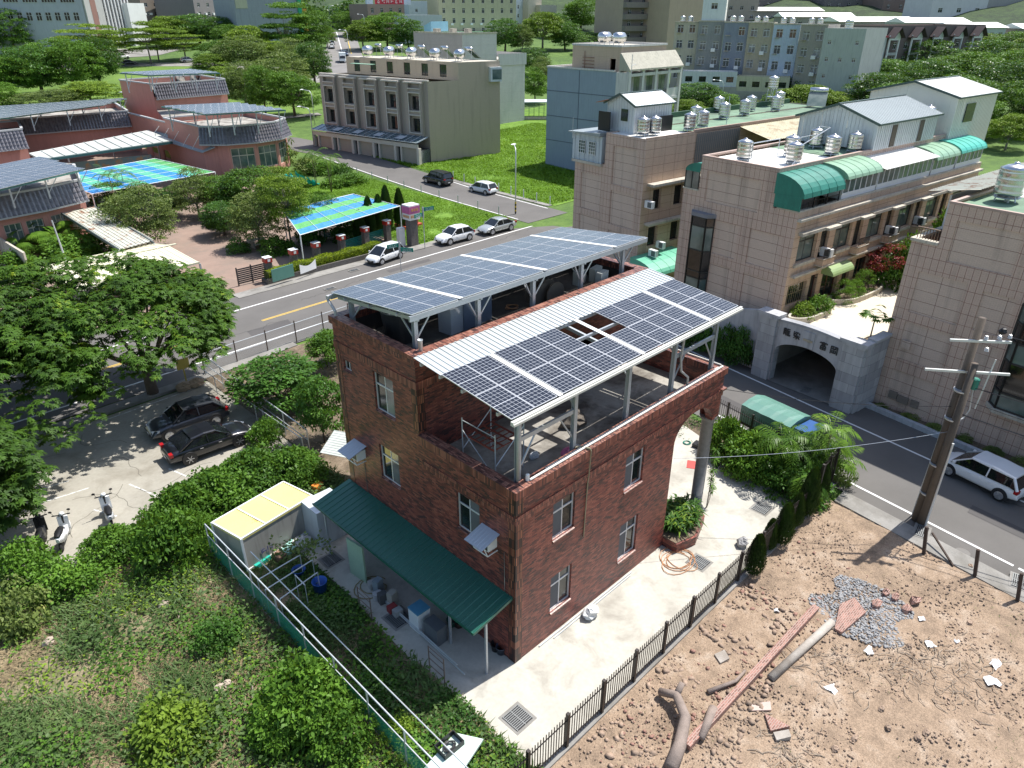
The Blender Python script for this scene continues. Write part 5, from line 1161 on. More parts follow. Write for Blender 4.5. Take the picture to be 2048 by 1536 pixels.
g.build('seam',mat('seam_grey',(0.4,0.42,0.4),.6),ca)
g=MB();g.beam((9.98,92.78,4.80),(27.34,95.35,4.80),.2,.3);g.build('edge_beam',mat('dark_teal_beam',(0.03,0.1,0.1),.5),ca)
for q in((15.41,101.85,2.40),(21.71,103.07,2.40),(28.36,104.07,2.40)):g=MB();g.tube([(q[0],q[1],0),(q[0],q[1],4.8)],.1);g.build('post',M_STEEL,ca)
aw2=thing('wall_awning','grey sloping awning with stay rods along the pink school wall','awning',(27,88,0))
slab4('awning_sheet',aw2,[(28.17,106.47,4.40),(28.28,88.19,4.20),(29.43,86.39,5.00),(28.79,105.11,5.20)],M_GSHEET)
g=MB()
for q,r in(((28.55,105.84,4.50),(27.73,100.16,6.50)),((28.30,101.46,4.50),(27.71,96.75,6.50)),((28.25,97.73,4.50),(27.56,92.97,6.50)),((28.07,93.71,4.50),(27.69,89.71,6.50)),((27.98,90.38,4.50),(27.86,87.13,6.50))):g.beam(q,r,.05)
g.build('stay_rod',M_WHITE,aw2)
SM3=solar_mat('solar_cells_far',1.04,1.7,0.006,False,(0.02,0.024,0.035),.18)
mef=panel_mesh('solar_panel',1.04,1.7,SM3)
def quad_panels(par,p00,p10,p11,p01,nu,nv):
 0
 p00,p10,p11,p01=map(Vector,(p00,p10,p11,p01));og=Vector(par['org'])
 for i in range(nu):
  for j in range(nv):
   f=lambda s,r:p00.lerp(p10,s).lerp(p01.lerp(p11,s),r)
   c=f((i+.5)/nu,(j+.5)/nv);u=f((i+1)/nu,(j+.5)/nv)-f(i/nu,(j+.5)/nv);v_=f((i+.5)/nu,(j+1)/nv)-f((i+.5)/nu,j/nv)
   n_=u.cross(v_).normalized();u2=u.normalized();v2=n_.cross(u2)
   M=Matrix((u2,v2,n_)).transposed().to_4x4();M.translation=c-og
   o=bpy.data.objects.new('solar_panel',mef);C.objects.link(o);o.parent=par;o.matrix_local=M@Matrix.Diagonal((u.length*.985/1.04,v_.length*.985/1.7,1,1))
def solar_roof(label,pts,nu,nv,zdeck,name='solar_canopy'):
 c=[sum(p[i]for p in pts)/4 for i in range(2)];t=thing(name,label,'solar canopy',(c[0],c[1],zdeck));quad_panels(t,*pts,nu,nv)
 g=MB()
 for a,b in((0,1),(1,2),(2,3),(3,0)):g.beam(tuple(Vector(pts[a])-Vector((0,0,.12))),tuple(Vector(pts[b])-Vector((0,0,.12))),.1,.16)
 g.build('edge_beam',mat('green_edge',(0.08,0.2,0.17),.5),t)
 p=[Vector(q)for q in pts]
 for s in(.04,.35,.66,.96):
  for r in(.08,.92):
   q=p[0].lerp(p[1],s).lerp(p[3].lerp(p[2],s),r);g=MB();g.beam((q.x,q.y,zdeck),(q.x,q.y,q.z-.2),.13);g.beam((q.x,q.y,zdeck+.5),(q.x+1.0,q.y,q.z-.3),.06);g.build('post',M_STEEL,t)
 return t
solar_roof('solar canopy on the round school wing nearest the villas',[(27.79,83.34,9.60),(37.38,80.57,9.60),(35.21,90.10,9.90),(26.07,93.18,9.90)],10,6,6.7)
solar_roof('highest solar canopy on the tall school wing',[(31.41,109.34,12.60),(41.12,106.88,12.60),(39.05,113.06,12.90),(28.33,113.18,12.90)],10,6,10.0)
solar_roof('solar canopy over the front school wing at the left edge',[(-2.97,63.61,7.20),(8.43,69.77,7.20),(6.88,77.79,7.60),(-0.93,73.62,7.60)],14,5,5.1)
solar_roof('long low solar canopy over the rear school wing',[(7.60,103.65,8.80),(23.77,110.80,8.80),(30.08,117.97,8.80),(10.99,119.67,8.80)],18,5,6.5)
for i,q in enumerate(((42.98,127.51),(45.67,127.84))):
 t=thing('roof_water_tank',f'dark ringed steel tank under the highest school solar canopy, {["left", "right"][i]} one','water tank',(*q,10.0),'tanks on the tall school wing');g=MB();g.lathe((*q,10),[(.9,0),(.9,1.4),(.5,1.7)],16);g.build('tank_body',M_INOX,t,True)
st_=thing('spiral_stair','white spiral stair at the corner of the rear school wing','stair',(*(33.90,130.05),1.6));q=(33.90,130.05);g=MB();g.cyl((*q,1.6),.12,7.6,8);g.build('pole',M_WHITE,st_)
for i in range(14):g=MB();a=i*.6;g.prism([(q[0],q[1]),(q[0]+1.1*math.cos(a),q[1]+1.1*math.sin(a)),(q[0]+1.1*math.cos(a+.6),q[1]+1.1*math.sin(a+.6))],2+i*.5,2.1+i*.5);g.build('step',M_WHITE,st_)
M_NB=mat('blue_net',(0.03,0.22,0.55),.6,0,.1,2);M_NG=mat('green_net',(0.09,0.34,0.1),.6,0,.1,2);M_NM=mat('mint_net',(0.1,0.42,0.28),.6,0,.1,2)
def net(label,pts,bands,npleat,mg,sag=.12,k2=8):
 p=[Vector(q)for q in pts];c=sum(p,Vector())/4;t=thing('shade_net',label,'shade net',(c.x,c.y,0))
 f=lambda s,r:p[0].lerp(p[1],s).lerp(p[3].lerp(p[2],s),r);nb=len(bands)
 for b,col in enumerate(bands):
  g=MB();rows_=2*npleat
  V=[]
  for i in range(rows_+1):
   r=(b+i/rows_)/nb
   for j in range(k2*6+1):
    s=j/(k2*6);z=-abs(math.sin(math.pi*i/2))*sag*.6-sag*.35*abs(math.sin(math.pi*j/6))+random.uniform(-.012,.012)
    q=f(s,r);V.append((q.x,q.y,q.z+z))
  n_=k2*6+1;g.add(V,[(i*n_+j,i*n_+j+1,(i+1)*n_+j+1,(i+1)*n_+j)for i in range(rows_)for j in range(n_-1)])
  g.build('net_band',{'b':M_NB,'g':M_NG,'m':M_NM}[col],t)
 g=MB()
 for i in range(4):a,b=p[i],p[(i+1)%4];g.tube([a,b],.04,6)
 for j in range(1,6):a,b=f(j/6,0),f(j/6,1);g.tube([a,b],.02,5)
 g.build('cable',M_WHITE,t)
 for q in p:g=MB();g.tube([(q.x,q.y,0),q],.06);g.build('post',M_WHITE,t)
 return t
net('large blue and mint pleated shade net over the school courtyard',[(9.59,88.05,3.60),(10.05,75.06,3.60),(24.93,77.25,3.60),(22.80,90.47,3.80)],'bmbmbmbmg',3,M_NM)
net('smaller blue and green pleated shade net beside the cypress trees',[(18.17,45.53,3.40),(31.19,47.92,3.40),(30.33,55.20,3.60),(21.20,53.95,3.60)][0:4],'bgbgb',3,M_NG,.1)
def loosenet(label,pts,m):
 p=[Vector(q)for q in pts];c=sum(p,Vector())/4;g=MB();n_=10;V=[]
 for i in range(n_+1):
  for j in range(n_+1):
   q=p[0].lerp(p[1],i/n_).lerp(p[3].lerp(p[2],i/n_),j/n_);V.append((q.x,q.y,q.z+.35*math.sin(i*1.7)*math.cos(j*1.3)-.4*math.sin(math.pi*i/n_)))
 g.add(V,[(i*(n_+1)+j,i*(n_+1)+j+1,(i+1)*(n_+1)+j+1,(i+1)*(n_+1)+j)for i in range(n_)for j in range(n_)]);single(g,'garden_net',m,label,'net')
loosenet('teal net tent sagging beside the school vegetable beds',[(31.48,75.35,1.20),(33.66,75.41,2.60),(33.58,72.38,2.60),(32.47,75.77,0.60)],mat('teal_net',(0.0,0.33,0.25),.6,0,.12,2))
loosenet('teal net triangle stretched towards the vegetable beds',[(34.02,74.08,2.80),(34.52,74.23,2.20),(37.99,75.29,0.50),(37.75,74.65,0.50)],MATS['teal_net'])
loosenet('pale blue net hanging between the two teal nets',[(34.03,74.21,2.40),(34.64,73.84,1.60),(35.93,76.21,0.40),(35.22,76.85,1.20)],mat('pale_blue_net',(0.3,0.52,0.72),.6,0,.1,2))
loosenet('light green net lying over the garden beds',[(38.53,77.45,0.50),(40.31,76.86,0.60),(40.29,75.25,0.30),(37.48,73.63,0.30)],mat('light_green_net',(0.15,0.5,0.33),.6,0,.1,2))
M_CREAM=mat('cream_sheet',(0.72,0.68,0.5),.55,.05,.06,.8,dirt=(0.5,0.3,0.2),dscale=.7,dthr=(.63,.72))
def gable4(name,label,e0,e1,r0,r1,f0,f1,m,zdrop=2.2,cat='shed'):
 0
 t=thing(name,label,cat,(*e0[:2],0))
 g=MB();e0,e1,r0,r1,f0,f1=map(Vector,(e0,e1,r0,r1,f0,f1))
 g.corr(e0,e1-e0,r0-e0,0,.5,.05);s=g.build('roof_slope',m,t);g=MB();g.corr(f0,f1-f0,r0-f0,0,.5,.05);g.build('roof_slope',m,t)
 g=MB();g.beam(r0+Vector((0,0,.05)),r1+Vector((0,0,.05)),.25,.08);g.beam(e0,e1,.12,.15);g.beam(f0,f1,.12,.15);g.build('ridge_cap',mat('cream_ridge',(0.6,0.58,0.42),.6),t)
 for q in(e0,e1,f0,f1,e0.lerp(e1,.5)):g=MB();g.beam((q.x,q.y,0),(q.x,q.y,q.z-.1),.14);g.build('post',M_STEEL,t)
 return t
gable4('carport','cream corrugated gable roof with a row of rust spots behind the big tree',(-0.31,46.32,2.60),(9.22,46.63,2.60),(-0.79,50.94,3.10),(9.35,51.46,3.10),(-1.21,54.08,2.70),(8.56,54.57,2.70),M_CREAM)
rr=thing('covered_walkway','narrow rusty cream roof running down from the front school wing','walkway roof',(*(7.14,61.97),0))
g=MB();p0,p1,p2,p3=map(Vector,((5.47,69.93,3.20),(8.82,70.72,3.20),(8.27,53.65,3.00),(5.29,53.62,3.00)));g.corr(p0,p1-p0,p3-p0,0,.4,.05);g.build('roof_sheet',M_RUST,rr)
g=MB();g.beam(p0,p3,.1,.25);g.beam(p1,p2,.1,.2);g.build('fascia',mat('dark_fascia',(0.08,0.1,0.1),.6),rr)
for q in(p0,p1,p2,p3):g=MB();g.beam((q.x,q.y,0),q,.12);g.build('post',M_STEEL,rr)
w=MB();a,b=(-0.83,72.37),(-0.31,61.54);w.prism([a,b,(b[0]+.2,b[1]+.25),(a[0]+.2,a[1]+.25)],0,2.2);single(w,'boundary_wall',M_SLAB,'pale plastered wall end at the left edge below the school','wall')
def flatmat(name,c,streak=.2,var=.06):return mat(name,c,.85,0,var,.5,streak=streak)
M_FRW=mat('pale_window_frame',(0.6,0.62,0.62),.6)
def block(name,label,b,depth,mw,mside=None,rows=0,cols=0,ww=1.4,wh=1.4,z0=1.6,fl=3.2,roof=None,cat='building',mf=None,mg=None,wc=2,skip=(),ppt=.5,jit=0):
 0
 x0,y0,x1,y1,zb,h=b;t=thing(name,label,cat,(x0,y0,zb));Lw=math.dist((x0,y0),(x1,y1));d=((x1-x0)/Lw,(y1-y0)/Lw);n_=(-d[1],d[0])
 bx=[(x0,y0),(x1,y1),(x1+n_[0]*depth,y1+n_[1]*depth),(x0+n_[0]*depth,y0+n_[1]*depth)];H=[]
 for i in range(cols):
  for j in range(rows):
   if(i,j)in skip:continue
   s=Lw*(i+.5)/cols;z=zb+z0+fl*j
   if z+wh<zb+h-.2:H.append((s-ww/2,s+ww/2,z,z+wh))
 w=MB();quadwall(w,bx[0],bx[1],zb-2,zb+h,H,.18,0);
 for i in(1,2,3):quadwall(w,bx[i],bx[(i+1)%4],zb-2,zb+h,(),.1,1)
 w.add([(x,y,zb+h-ppt)for x,y in bx],[(0,1,2,3)],2);w.build('wall',[mw,mside or mw,roof or M_SLAB],t)
 wwin(t,bx[0],bx[1],H,.18,mf or M_FRW,mg or M_GLASS,wc,.3,.08);t['_f']=(x0,y0,x1,y1,zb,h);return t,bx,d,n_,Lw
def on(bx,d,n_,s,o):return(bx[0][0]+d[0]*s-n_[0]*o,bx[0][1]+d[1]*s-n_[1]*o)
def fbox(mb,bx,d,n_,s0,s1,o0,o1,z0,z1,m=0):mb.prism([on(bx,d,n_,s0,o0),on(bx,d,n_,s1,o0),on(bx,d,n_,s1,o1),on(bx,d,n_,s0,o1)],z0,z1,m)
def acs(t,bx,d,n_,Lw,zb,spots):
 for s,z in spots:g=MB();fbox(g,bx,d,n_,s,s+.9,.02,.55,zb+z,zb+z+.7);g.build('ac_unit',M_WHITE,t)
def cage_tanks(label,pts,group,r=.55,h=1.3):
 for i,(x,y,z)in enumerate(pts):upright_tank(label(i)if callable(label)else label,(x,y,z),group,r,h,.6)
TANKP={}
def tank_proto(r,h,st):
 k=(r,h,st)
 if k not in TANKP:
  g=MB();prof=[(r*.9,0)]
  for i in range(4):z=h*(i+.3)/4;prof+=[(r,z-.02),(r*1.02,z+.03),(r*1.02,z+.08),(r,z+.13)]
  prof+=[(r,h),(r*1.02,h+.02),(r*.55,h*1.13),(r*.2,h*1.18),(r*.2,h*1.24),(.02,h*1.25)];g.lathe((0,0,st),prof,20)
  s=MB()
  for a in range(4):c_,s_=math.cos(a*1.571+.78)*r*.85,math.sin(a*1.571+.78)*r*.85;s.beam((c_*1.15,s_*1.15,0),(c_,s_,st),.05)
  s.lathe((0,0,st*.5),[(r*.9,0),(r*.95,.03),(r*.9,.06)],12);TANKP[k]=(g.mesh('tank_body',M_INOX,True),s.mesh('stand',M_STEEL))
 return TANKP[k]
def upright_tank(label,loc,group,r=.6,h=1.5,st=.5):
 a,b=tank_proto(r,h,st);t=thing('water_tank',label,'water tank',loc,group);t['org']=(0.,0.,0.)
 for n_,m_ in(('tank_body',a),('stand',b)):o=bpy.data.objects.new(n_,m_);C.objects.link(o);o.parent=t
 t.rotation_euler.z=random.uniform(0,1.5);return t
for u_,v_,lab in((1.6,5.6,'leftmost steel tank on the white roof of the middle row'),(3.2,2.9,'front steel tank on the white roof of the middle row'),(5.6,4.6,'steel tank behind the front one on the white roof'),(8.0,3.0,'front one of two steel tanks on the green strip of the middle row'),(10.0,5.4,'raised steel tank close to the grey roofed shed'),(10.4,2.7,'steel tank against the wall of the grey roofed shed')):
 upright_tank(lab,K(u_,v_,12.62),'steel tanks on the middle townhouse row',.5,1.0,.2)
upright_tank('steel tank between the grey roofed shed and the white roofed shed',K(21.6,3.0,12.62),'steel tanks on the middle townhouse row',.55,1.2,.9)
upright_tank('big steel tank on the green roof of the right row',(32.80,-4.49,12.50),'steel tank on the right row',.7,1.35,.3)
TA=[((1285,272),'left one of two steel tanks before the small metal roof room'),((1308,270),'right one of two steel tanks before the small metal roof room'),((1378,262),'front left steel tank on the white roof edge of the back row'),((1404,256),'front right steel tank on the white roof edge of the back row'),((1390,246),'steel tank behind the front pair on the white roof edge'),((1436,224),'steel tank on the green roof, far left'),((1447,238),'steel tank on the green roof, in front of the far left one'),((1488,231),'front steel tank of the middle pair on the green roof'),((1500,222),'rear steel tank of the middle pair on the green roof'),((1538,190),'highest steel tank on a tall stand behind the green roof'),((1550,222),'front right steel tank on the green roof'),((1557,212),'rear right steel tank on the green roof')]
TL=[(35.65,21.41,12.72),(36.72,21.08,12.72),(40.55,20.32,12.72),(42.79,20.49,12.72),(44.97,22.56,12.72),(53.23,25.21,12.72),(49.11,22.18,12.72),(52.68,22.12,12.72),(56.20,23.43,12.72),(61.49,24.07,12.72),(57.98,21.71,12.72),(62.13,23.45,12.72)]
for(q,lab),p in zip(TA,TL):upright_tank(lab,p,'steel tanks on the back townhouse row',.5,1.0,1.7 if 'highest' in lab else.25)
q=(64.11,20.36,12.72);heater(q[0],q[1],12.72,-1.2,'blue white solar heater cylinder at the far end of the green roof')['group']='solar heater on the back row'
g=MB()
for pts in(((1.6,5.0,12.65),(1.6,5.0,13.8),(4.6,5.0,13.8),(4.6,5.0,12.65)),((5.6,4.2,13.2),(9.4,4.2,14.2),(9.4,5.0,14.2)),((2.2,2.4,12.65),(2.6,2.4,12.95),(2.6,2.4,12.65)),((7.2,5.2,12.65),(7.2,5.2,13.6),(10.2,5.2,13.6),(10.2,5.2,12.65))):g.tube([K(*p)for p in pts],.035,6)
single(g,'tank_piping',M_STEEL,'thin steel pipes linking the tanks on the white roof','pipe')
WB=flatmat('white_block_render',(0.42,0.45,0.49));t,bx,d,n_,Lw=block('white_block','large grey white office block with two rows of windows at the top left',(41.05,274.64,70.80,260.68,8.86,17.70),25,WB,flatmat('white_block_side',(0.6,0.6,0.58)),0,0)
H=[(Lw*(.2+i*.155),Lw*(.2+i*.155)+Lw*.12,t['_f'][4]+14.3,t['_f'][4]+17.9)for i in range(5)];H2=[(Lw*(.2+i*.078),Lw*(.2+i*.078)+Lw*.045,t['_f'][4]+9.3,t['_f'][4]+11.6)for i in range(10)]
def proud_windows(t,bx,d,n_,H,mf,mg,cols,nm='window'):
 for h in H:
  g=MB();fbox(g,bx,d,n_,h[0],h[1],.01,.08,h[2],h[3]);
  f=MB();w_=h[1]-h[0]
  for i in range(cols+1):s=h[0]+w_*i/cols;fbox(f,bx,d,n_,s-.05,s+.05,.08,.13,h[2],h[3])
  for z in(h[2],h[2]+(h[3]-h[2])*.6,h[3]):fbox(f,bx,d,n_,h[0],h[1],.08,.125,z-.04,z+.04)
  o=f.build(nm,mf,t);g.build('pane',mg,o)
proud_windows(t,bx,d,n_,H,M_FRW,M_GLASS,5);proud_windows(t,bx,d,n_,H2,M_FRW,M_GLASS,2)
t,bx,d,n_,Lw=block('stair_tower','narrow block with a red brown stripe beside the white block',(71.26,260.24,77.20,262.33,9.35,17.52),20,flatmat('cream_render',(0.55,0.54,0.5)),None,3,1,1.6,2.0,2,3.6)
g=MB();fbox(g,bx,d,n_,Lw*.3,Lw*.6,.01,.05,t['_f'][4],t['_f'][4]+t['_f'][5]);g.build('stripe',flatmat('red_brown',(0.36,0.2,0.16)),t)
t,bx,d,n_,Lw=block('ribbed_block','dark grey block with white ribbed window bays at the top left',(77.79,265.78,88.41,272.57,10.03,16.46),18,flatmat('dark_grey_render',(0.2,0.2,0.2)),flatmat('white_side',(0.65,0.66,0.64)),5,4,1.3,1.9,1.5,3.0,mf=M_FRW)
g=MB()
for i in range(9):fbox(g,bx,d,n_,Lw*i/8-.15,Lw*i/8+.15,.01,.4,t['_f'][4],t['_f'][4]+t['_f'][5])
g.build('rib',M_WHITE,t)
block('white_wing','plain white wall of a block behind the ribbed one',(87.19,269.36,94.96,275.35,10.49,12.69),18,flatmat('bright_white',(0.68,0.7,0.68)),None)
t,bx,d,n_,Lw=block('brown_block','brown tiled block with rows of air conditioners at the top left',(98.05,286.77,123.95,299.84,12.17,14.28),16,flatmat('brown_tile',(0.2,0.17,0.14)),None,5,6,1.6,1.3,1.2,2.9)
acs(t,bx,d,n_,Lw,t['_f'][4],[(Lw*(i+.2)/10,z)for i in range(10)for z in(4.4,7.3)if(i*7+int(z))%3])
t,bx,d,n_,Lw=block('grey_flats','grey flats with drain pipes and air conditioners left of the sided slab block',(111.66,273.75,135.67,288.67,12.19,14.31),16,flatmat('dark_warm_grey',(0.19,0.18,0.18)),None,5,5,1.5,1.3,1.2,2.9)
acs(t,bx,d,n_,Lw,t['_f'][4],[(Lw*(i+.2)/6,z)for i in range(6)for z in(4.4,7.3)])
g=MB();bq=(115.47,285.54,130.81,293.30,12.51,5.27);g.prism([(bq[0],bq[1]-2),(bq[2],bq[3]-2),(bq[2],bq[3]+3),(bq[0],bq[1]+3)],bq[4]+2.2,bq[4]+2.5);g.prism([(bq[0],bq[1]-1.5),(bq[2],bq[3]-1.5),(bq[2],bq[3]+2),(bq[0],bq[1]+2)],bq[4]-.5,bq[4]+2.2);single(g,'low_annex',flatmat('dark_annex',(0.1,0.12,0.13)),'low dark annex in front of the brown block','building')
M_SID=tile_mat('siding',(0.30,0.34,0.37),(0.22,0.25,0.27),300,60,(0.2,0.2,0.2),.55,.06,.25)
t,bx,d,n_,Lw=block('sided_slab_block','windowless grey slab block with horizontal siding',(108.56,236.23,129.54,233.14,10.09,16.78),22,M_SID,None)
g=MB();fbox(g,bx,d,n_,Lw*.02,Lw*.2,.02,.1,t['_f'][4]+t['_f'][5]-5.2,t['_f'][4]+t['_f'][5]-1);g.build('cream_panel',flatmat('cream_panel',(0.5,0.5,0.36)),t)
g=MB();fbox(g,bx,d,n_,Lw,Lw+1.2,-.5,.6,t['_f'][4],t['_f'][4]+t['_f'][5]);fbox(g,bx,d,n_,Lw*.9,Lw+1.2,-.5,.6,t['_f'][4]+t['_f'][5]-4.6,t['_f'][4]+t['_f'][5]-3.4);g.build('green_frame',mat('bright_green',(0.02,0.35,0.18),.5),t)
g=MB();fbox(g,bx,d,n_,Lw+1.6,Lw+3.0,-.3,.2,t['_f'][4]+4.6,t['_f'][4]+11.5);g.build('banner_sign',mat('orange_sign',(0.62,0.3,0.04),.5),t)
t,bx,d,n_,Lw=block('shop_building','brown building with a red and white sign on its roof edge',(158.55,233.95,175.26,233.87,12.02,11.16),12,flatmat('taupe_tile',(0.24,0.19,0.16)),None,3,4,1.2,1.7,1.6,3.3)
zt_=t['_f'][4]+t['_f'][5];g=MB();fbox(g,bx,d,n_,Lw*.22,Lw*1.0,-.4,-.1,zt_-.1,zt_+2.2);sg=g.build('sign_board',mat('sign_red',(0.5,0.03,0.05),.5),t)
for i,k in enumerate(('rich','long','ridge','beam','rich','ridge')):
 g=MB();s0=Lw*(.27+.12*i);z0_=zt_+.35
 for(a,b_1,c_,e)in GL[k][::2]:
  p=on(bx,d,n_,s0+a*1.35,-.07);q=on(bx,d,n_,s0+c_*1.35,-.07);g.beam((*p,z0_+b_1*1.4),(*q,z0_+e*1.4+.001),.06,.12)
 g.build('sign_character',M_WHITE,sg)
g=MB();fbox(g,bx,d,n_,Lw*1.0,Lw*1.2,-.4,-.1,zt_-.1,zt_+2.2);fbox(g,bx,d,n_,0,Lw*.16,-1,-.2,zt_,zt_+2.4);g.build('blue_sign_end',mat('pale_blue_sign',(0.5,0.58,0.68),.5),t)
block('white_annex','white sheet roofed annex beside the shop building',(157.48,210.86,171.20,207.04,10.90,8.86),10,flatmat('pale_annex',(0.52,0.54,0.57)),None,roof=MATS['white_sheet_roof'])
block('white_annex','small white upper house behind the white annex',(192.27,253.19,204.33,248.20,14.00,10.51),8,flatmat('white_house',(0.6,0.64,0.66)),None,2,2,1,1.2,3.5,3)
t,bx,d,n_,Lw=block('long_yellow_block','long cream yellow block with small windows beyond the grey brick building',(177.32,216.01,205.95,204.57,12.07,14.38),14,flatmat('cream_yellow',(0.52,0.48,0.33),.3),None,4,8,1.1,1.7,1.6,3.3)
acs(t,bx,d,n_,Lw,t['_f'][4],[(Lw*(i+.15)/8,z)for i in range(8)for z in(4.2,)])
g=MB();fbox(g,bx,d,n_,0,Lw,1,5,t['_f'][4]+1.9,t['_f'][4]+2.15);fbox(g,bx,d,n_,0,Lw,1.2,4.8,t['_f'][4]-.8,t['_f'][4]+1.9,1);g.build('lean_to',[M_TEAL2,M_SLAB],t)
block('pale_blue_house','pale blue narrow house at the end of the long yellow block',(220.71,219.82,227.89,219.31,13.79,12.92),8,flatmat('pale_blue_render',(0.5,0.56,0.62)),None,3,2,.9,1.3)
block('small_cream_house','small cream house with a flat roof beside the pale blue house',(224.59,216.12,231.83,215.56,13.80,11.50),8,flatmat('small_cream',(0.5,0.47,0.38)),None,2,2,.9,1.2)
block('small_cream_house','low cream house with a roof edge box right of the pale blue house',(228.18,212.71,236.38,211.24,13.81,9.35),8,MATS['small_cream'],None,2,2,1.0,1.3)
t,bx,d,n_,Lw=block('brown_flats','brown flats with stacked solid balconies at the top centre',(183.91,137.06,204.65,131.96,9.07,18.22),14,flatmat('flats_taupe',(0.22,0.19,0.17)),flatmat('flats_side',(0.42,0.33,0.26)),6,4,1.3,1.6,1.4,3.2)
for j in range(6):g=MB();fbox(g,bx,d,n_,0,Lw*.4,.02,1.6,t['_f'][4]+3.4+3.2*j,t['_f'][4]+4.9+3.2*j);g.build('balcony',MATS['flats_taupe'],t)
for j in range(6):g=MB();fbox(g,bx,d,n_,Lw*.42,Lw,.02,.5,t['_f'][4]+4.3+3.2*j,t['_f'][4]+4.45+3.2*j);g.build('ledge',M_SLAB,t)
t,bx,d,n_,Lw=block('tan_wall_block','plain tan end wall beside the brown flats',(190.84,125.11,206.01,123.07,8.81,15.56),14,flatmat('tan_wall',(0.45,0.35,0.27)),None)
REAR=[((1347,186,1382,188,44),(0.48,0.44,0.36),'cream rear facade next to the tan end wall'),((1384,184,1434,190,42),(0.26,0.27,0.27),'dark grey rear facade with small awnings over its openings'),((1436,190,1482,193,44),(0.22,0.25,0.31),'slate blue rear facade between the grey one and the beige one'),((1484,193,1530,196,45),(0.40,0.36,0.27),'beige rear facade right of the slate blue one'),((1534,196,1578,200,48),(0.44,0.52,0.62),'light blue rear facade'),((1582,205,1634,210,48),(0.33,0.31,0.27),'grey beige rear facade with shuttered windows')]
RB=[(139.84,88.64,142.38,84.17,4.92,14.19),(141.16,83.39,143.99,78.70,4.76,14.60),(142.78,77.97,144.70,73.28,4.58,14.62),(144.11,72.93,146.15,68.20,4.43,14.72),(145.56,67.88,147.20,62.74,4.27,14.65),(145.45,61.85,146.48,56.63,4.00,14.90)]
for i,((_,c_,lab),b)in enumerate(zip(REAR,RB)):
 t,bx,d,n_,Lw=block('rear_facade_house',lab,b,11,flatmat(f'rear_{["cream","darkgrey","slate","beige","lightblue","greybeige"][i]}',c_,.35),flatmat(f'rear_side_{["cream","darkgrey","slate","beige","lightblue","greybeige"][i]}',tuple(min(.6,x*1.15+.04)for x in c_),.3),4,2,1.35,1.7,2.7,3.1,mg=M_CURT if i%2 else M_GLASS,skip=((0,3),)if i==2 else())
 g=MB();fbox(g,bx,d,n_,-.1,Lw+.1,-.3,.12,t['_f'][4]+t['_f'][5]-.1,t['_f'][4]+t['_f'][5]+.12);g.build('roof_edge',M_SLAB,t)
 for j in(1,2,3):g=MB();fbox(g,bx,d,n_,.5,1.5,.02,.5,t['_f'][4]+1.2+3.1*j+1.5,t['_f'][4]+1.3+3.1*j+1.5);g.build('small_awning',M_SLAB,t)
 acs(t,bx,d,n_,Lw,t['_f'][4],[(Lw*.62,5.3),(Lw*.58,8.5)][:1+i%2])
 tk=[on(bx,d,n_,Lw*s,-1.5)for s in(.3,.62)]
 for k,p in enumerate(tk):
  if i!=1:upright_tank(f'steel tank on the roof of the {lab.split(" rear")[0]} rear house, {["left", "right"][k]} one',(*p,t['_f'][4]+t['_f'][5]-.5),'tanks on the rear facade houses',.6,1.2,.3)
b1=RB[1];zr_=b1[4]+b1[5]-.3;t,bx,d,n_,Lw=block('roof_house','pale blue sheet metal roof house on top of the dark grey rear facade',(b1[0]+.5,b1[1]-.2,b1[2],b1[3]+.1,zr_+2,2.6),7,M_WSHEET,MATS['ivory_sheet'],1,1,1.4,1.2,.6)
t,bx,d,n_,Lw=block('pale_end_block','tall pale green grey end block with tiny windows before the gabled houses',(143.77,56.01,144.06,47.92,3.62,14.75),12,flatmat('pale_greygreen',(0.43,0.46,0.43),.4),None,4,3,.7,.8,2.5,3.1,skip=((0,0),(1,1),(1,3)))
upright_tank('ivory tank standing on the pale green grey end block',(*on(bx,d,n_,Lw*.5,-1.5),t['_f'][4]+t['_f'][5]-.4),'tanks on the rear facade houses',.8,1.5,.2)
t,bx,d,n_,Lw=block('pale_end_block','lower pale wall with a red tile edge right of the pale end block',(149.33,50.59,156.68,48.36,3.89,12.70),10,MATS['pale_greygreen'],None,3,1,1.0,1.6,1.5,3.1)
g=MB();fbox(g,bx,d,n_,Lw*.1,Lw,-.5,.3,t['_f'][4]+t['_f'][5],t['_f'][4]+t['_f'][5]+.3);g.build('red_tile_edge',flatmat('red_tile',(0.36,0.05,0.06)),t)
for lab,b,mm in(('low white annex with four small windows below the slate blue facade',(132.42,80.66,138.69,71.03,4.26,5.53),(0.55,0.58,0.6)),('low cream annex with a rusty edge below the beige facade',(138.69,71.03,143.35,61.36,4.08,4.91),(0.5,0.48,0.34))):
 t,bx,d,n_,Lw=block('low_annex',lab,b,4,flatmat('annex_'+('white' if mm[2]>.5 else 'cream'),mm,.4),None,1,4,1.5,1.1,b[5]-2.1,mf=M_DKFRAME)
 g=MB();fbox(g,bx,d,n_,-.1,Lw+.1,.03,.2,b[4]-1,b[4]+b[5]-3.0);g.build('concrete_base',M_CONC,t)
t,bx,d,n_,Lw=block('gabled_houses','row of dark houses with small white gabled porches above the wood',(177.18,57.48,217.91,46.86,5.83,12.50),14,flatmat('gable_row_dark',(0.15,0.12,0.11)),None,3,10,1.4,1.5,1.5,3.0,mf=M_FRW)
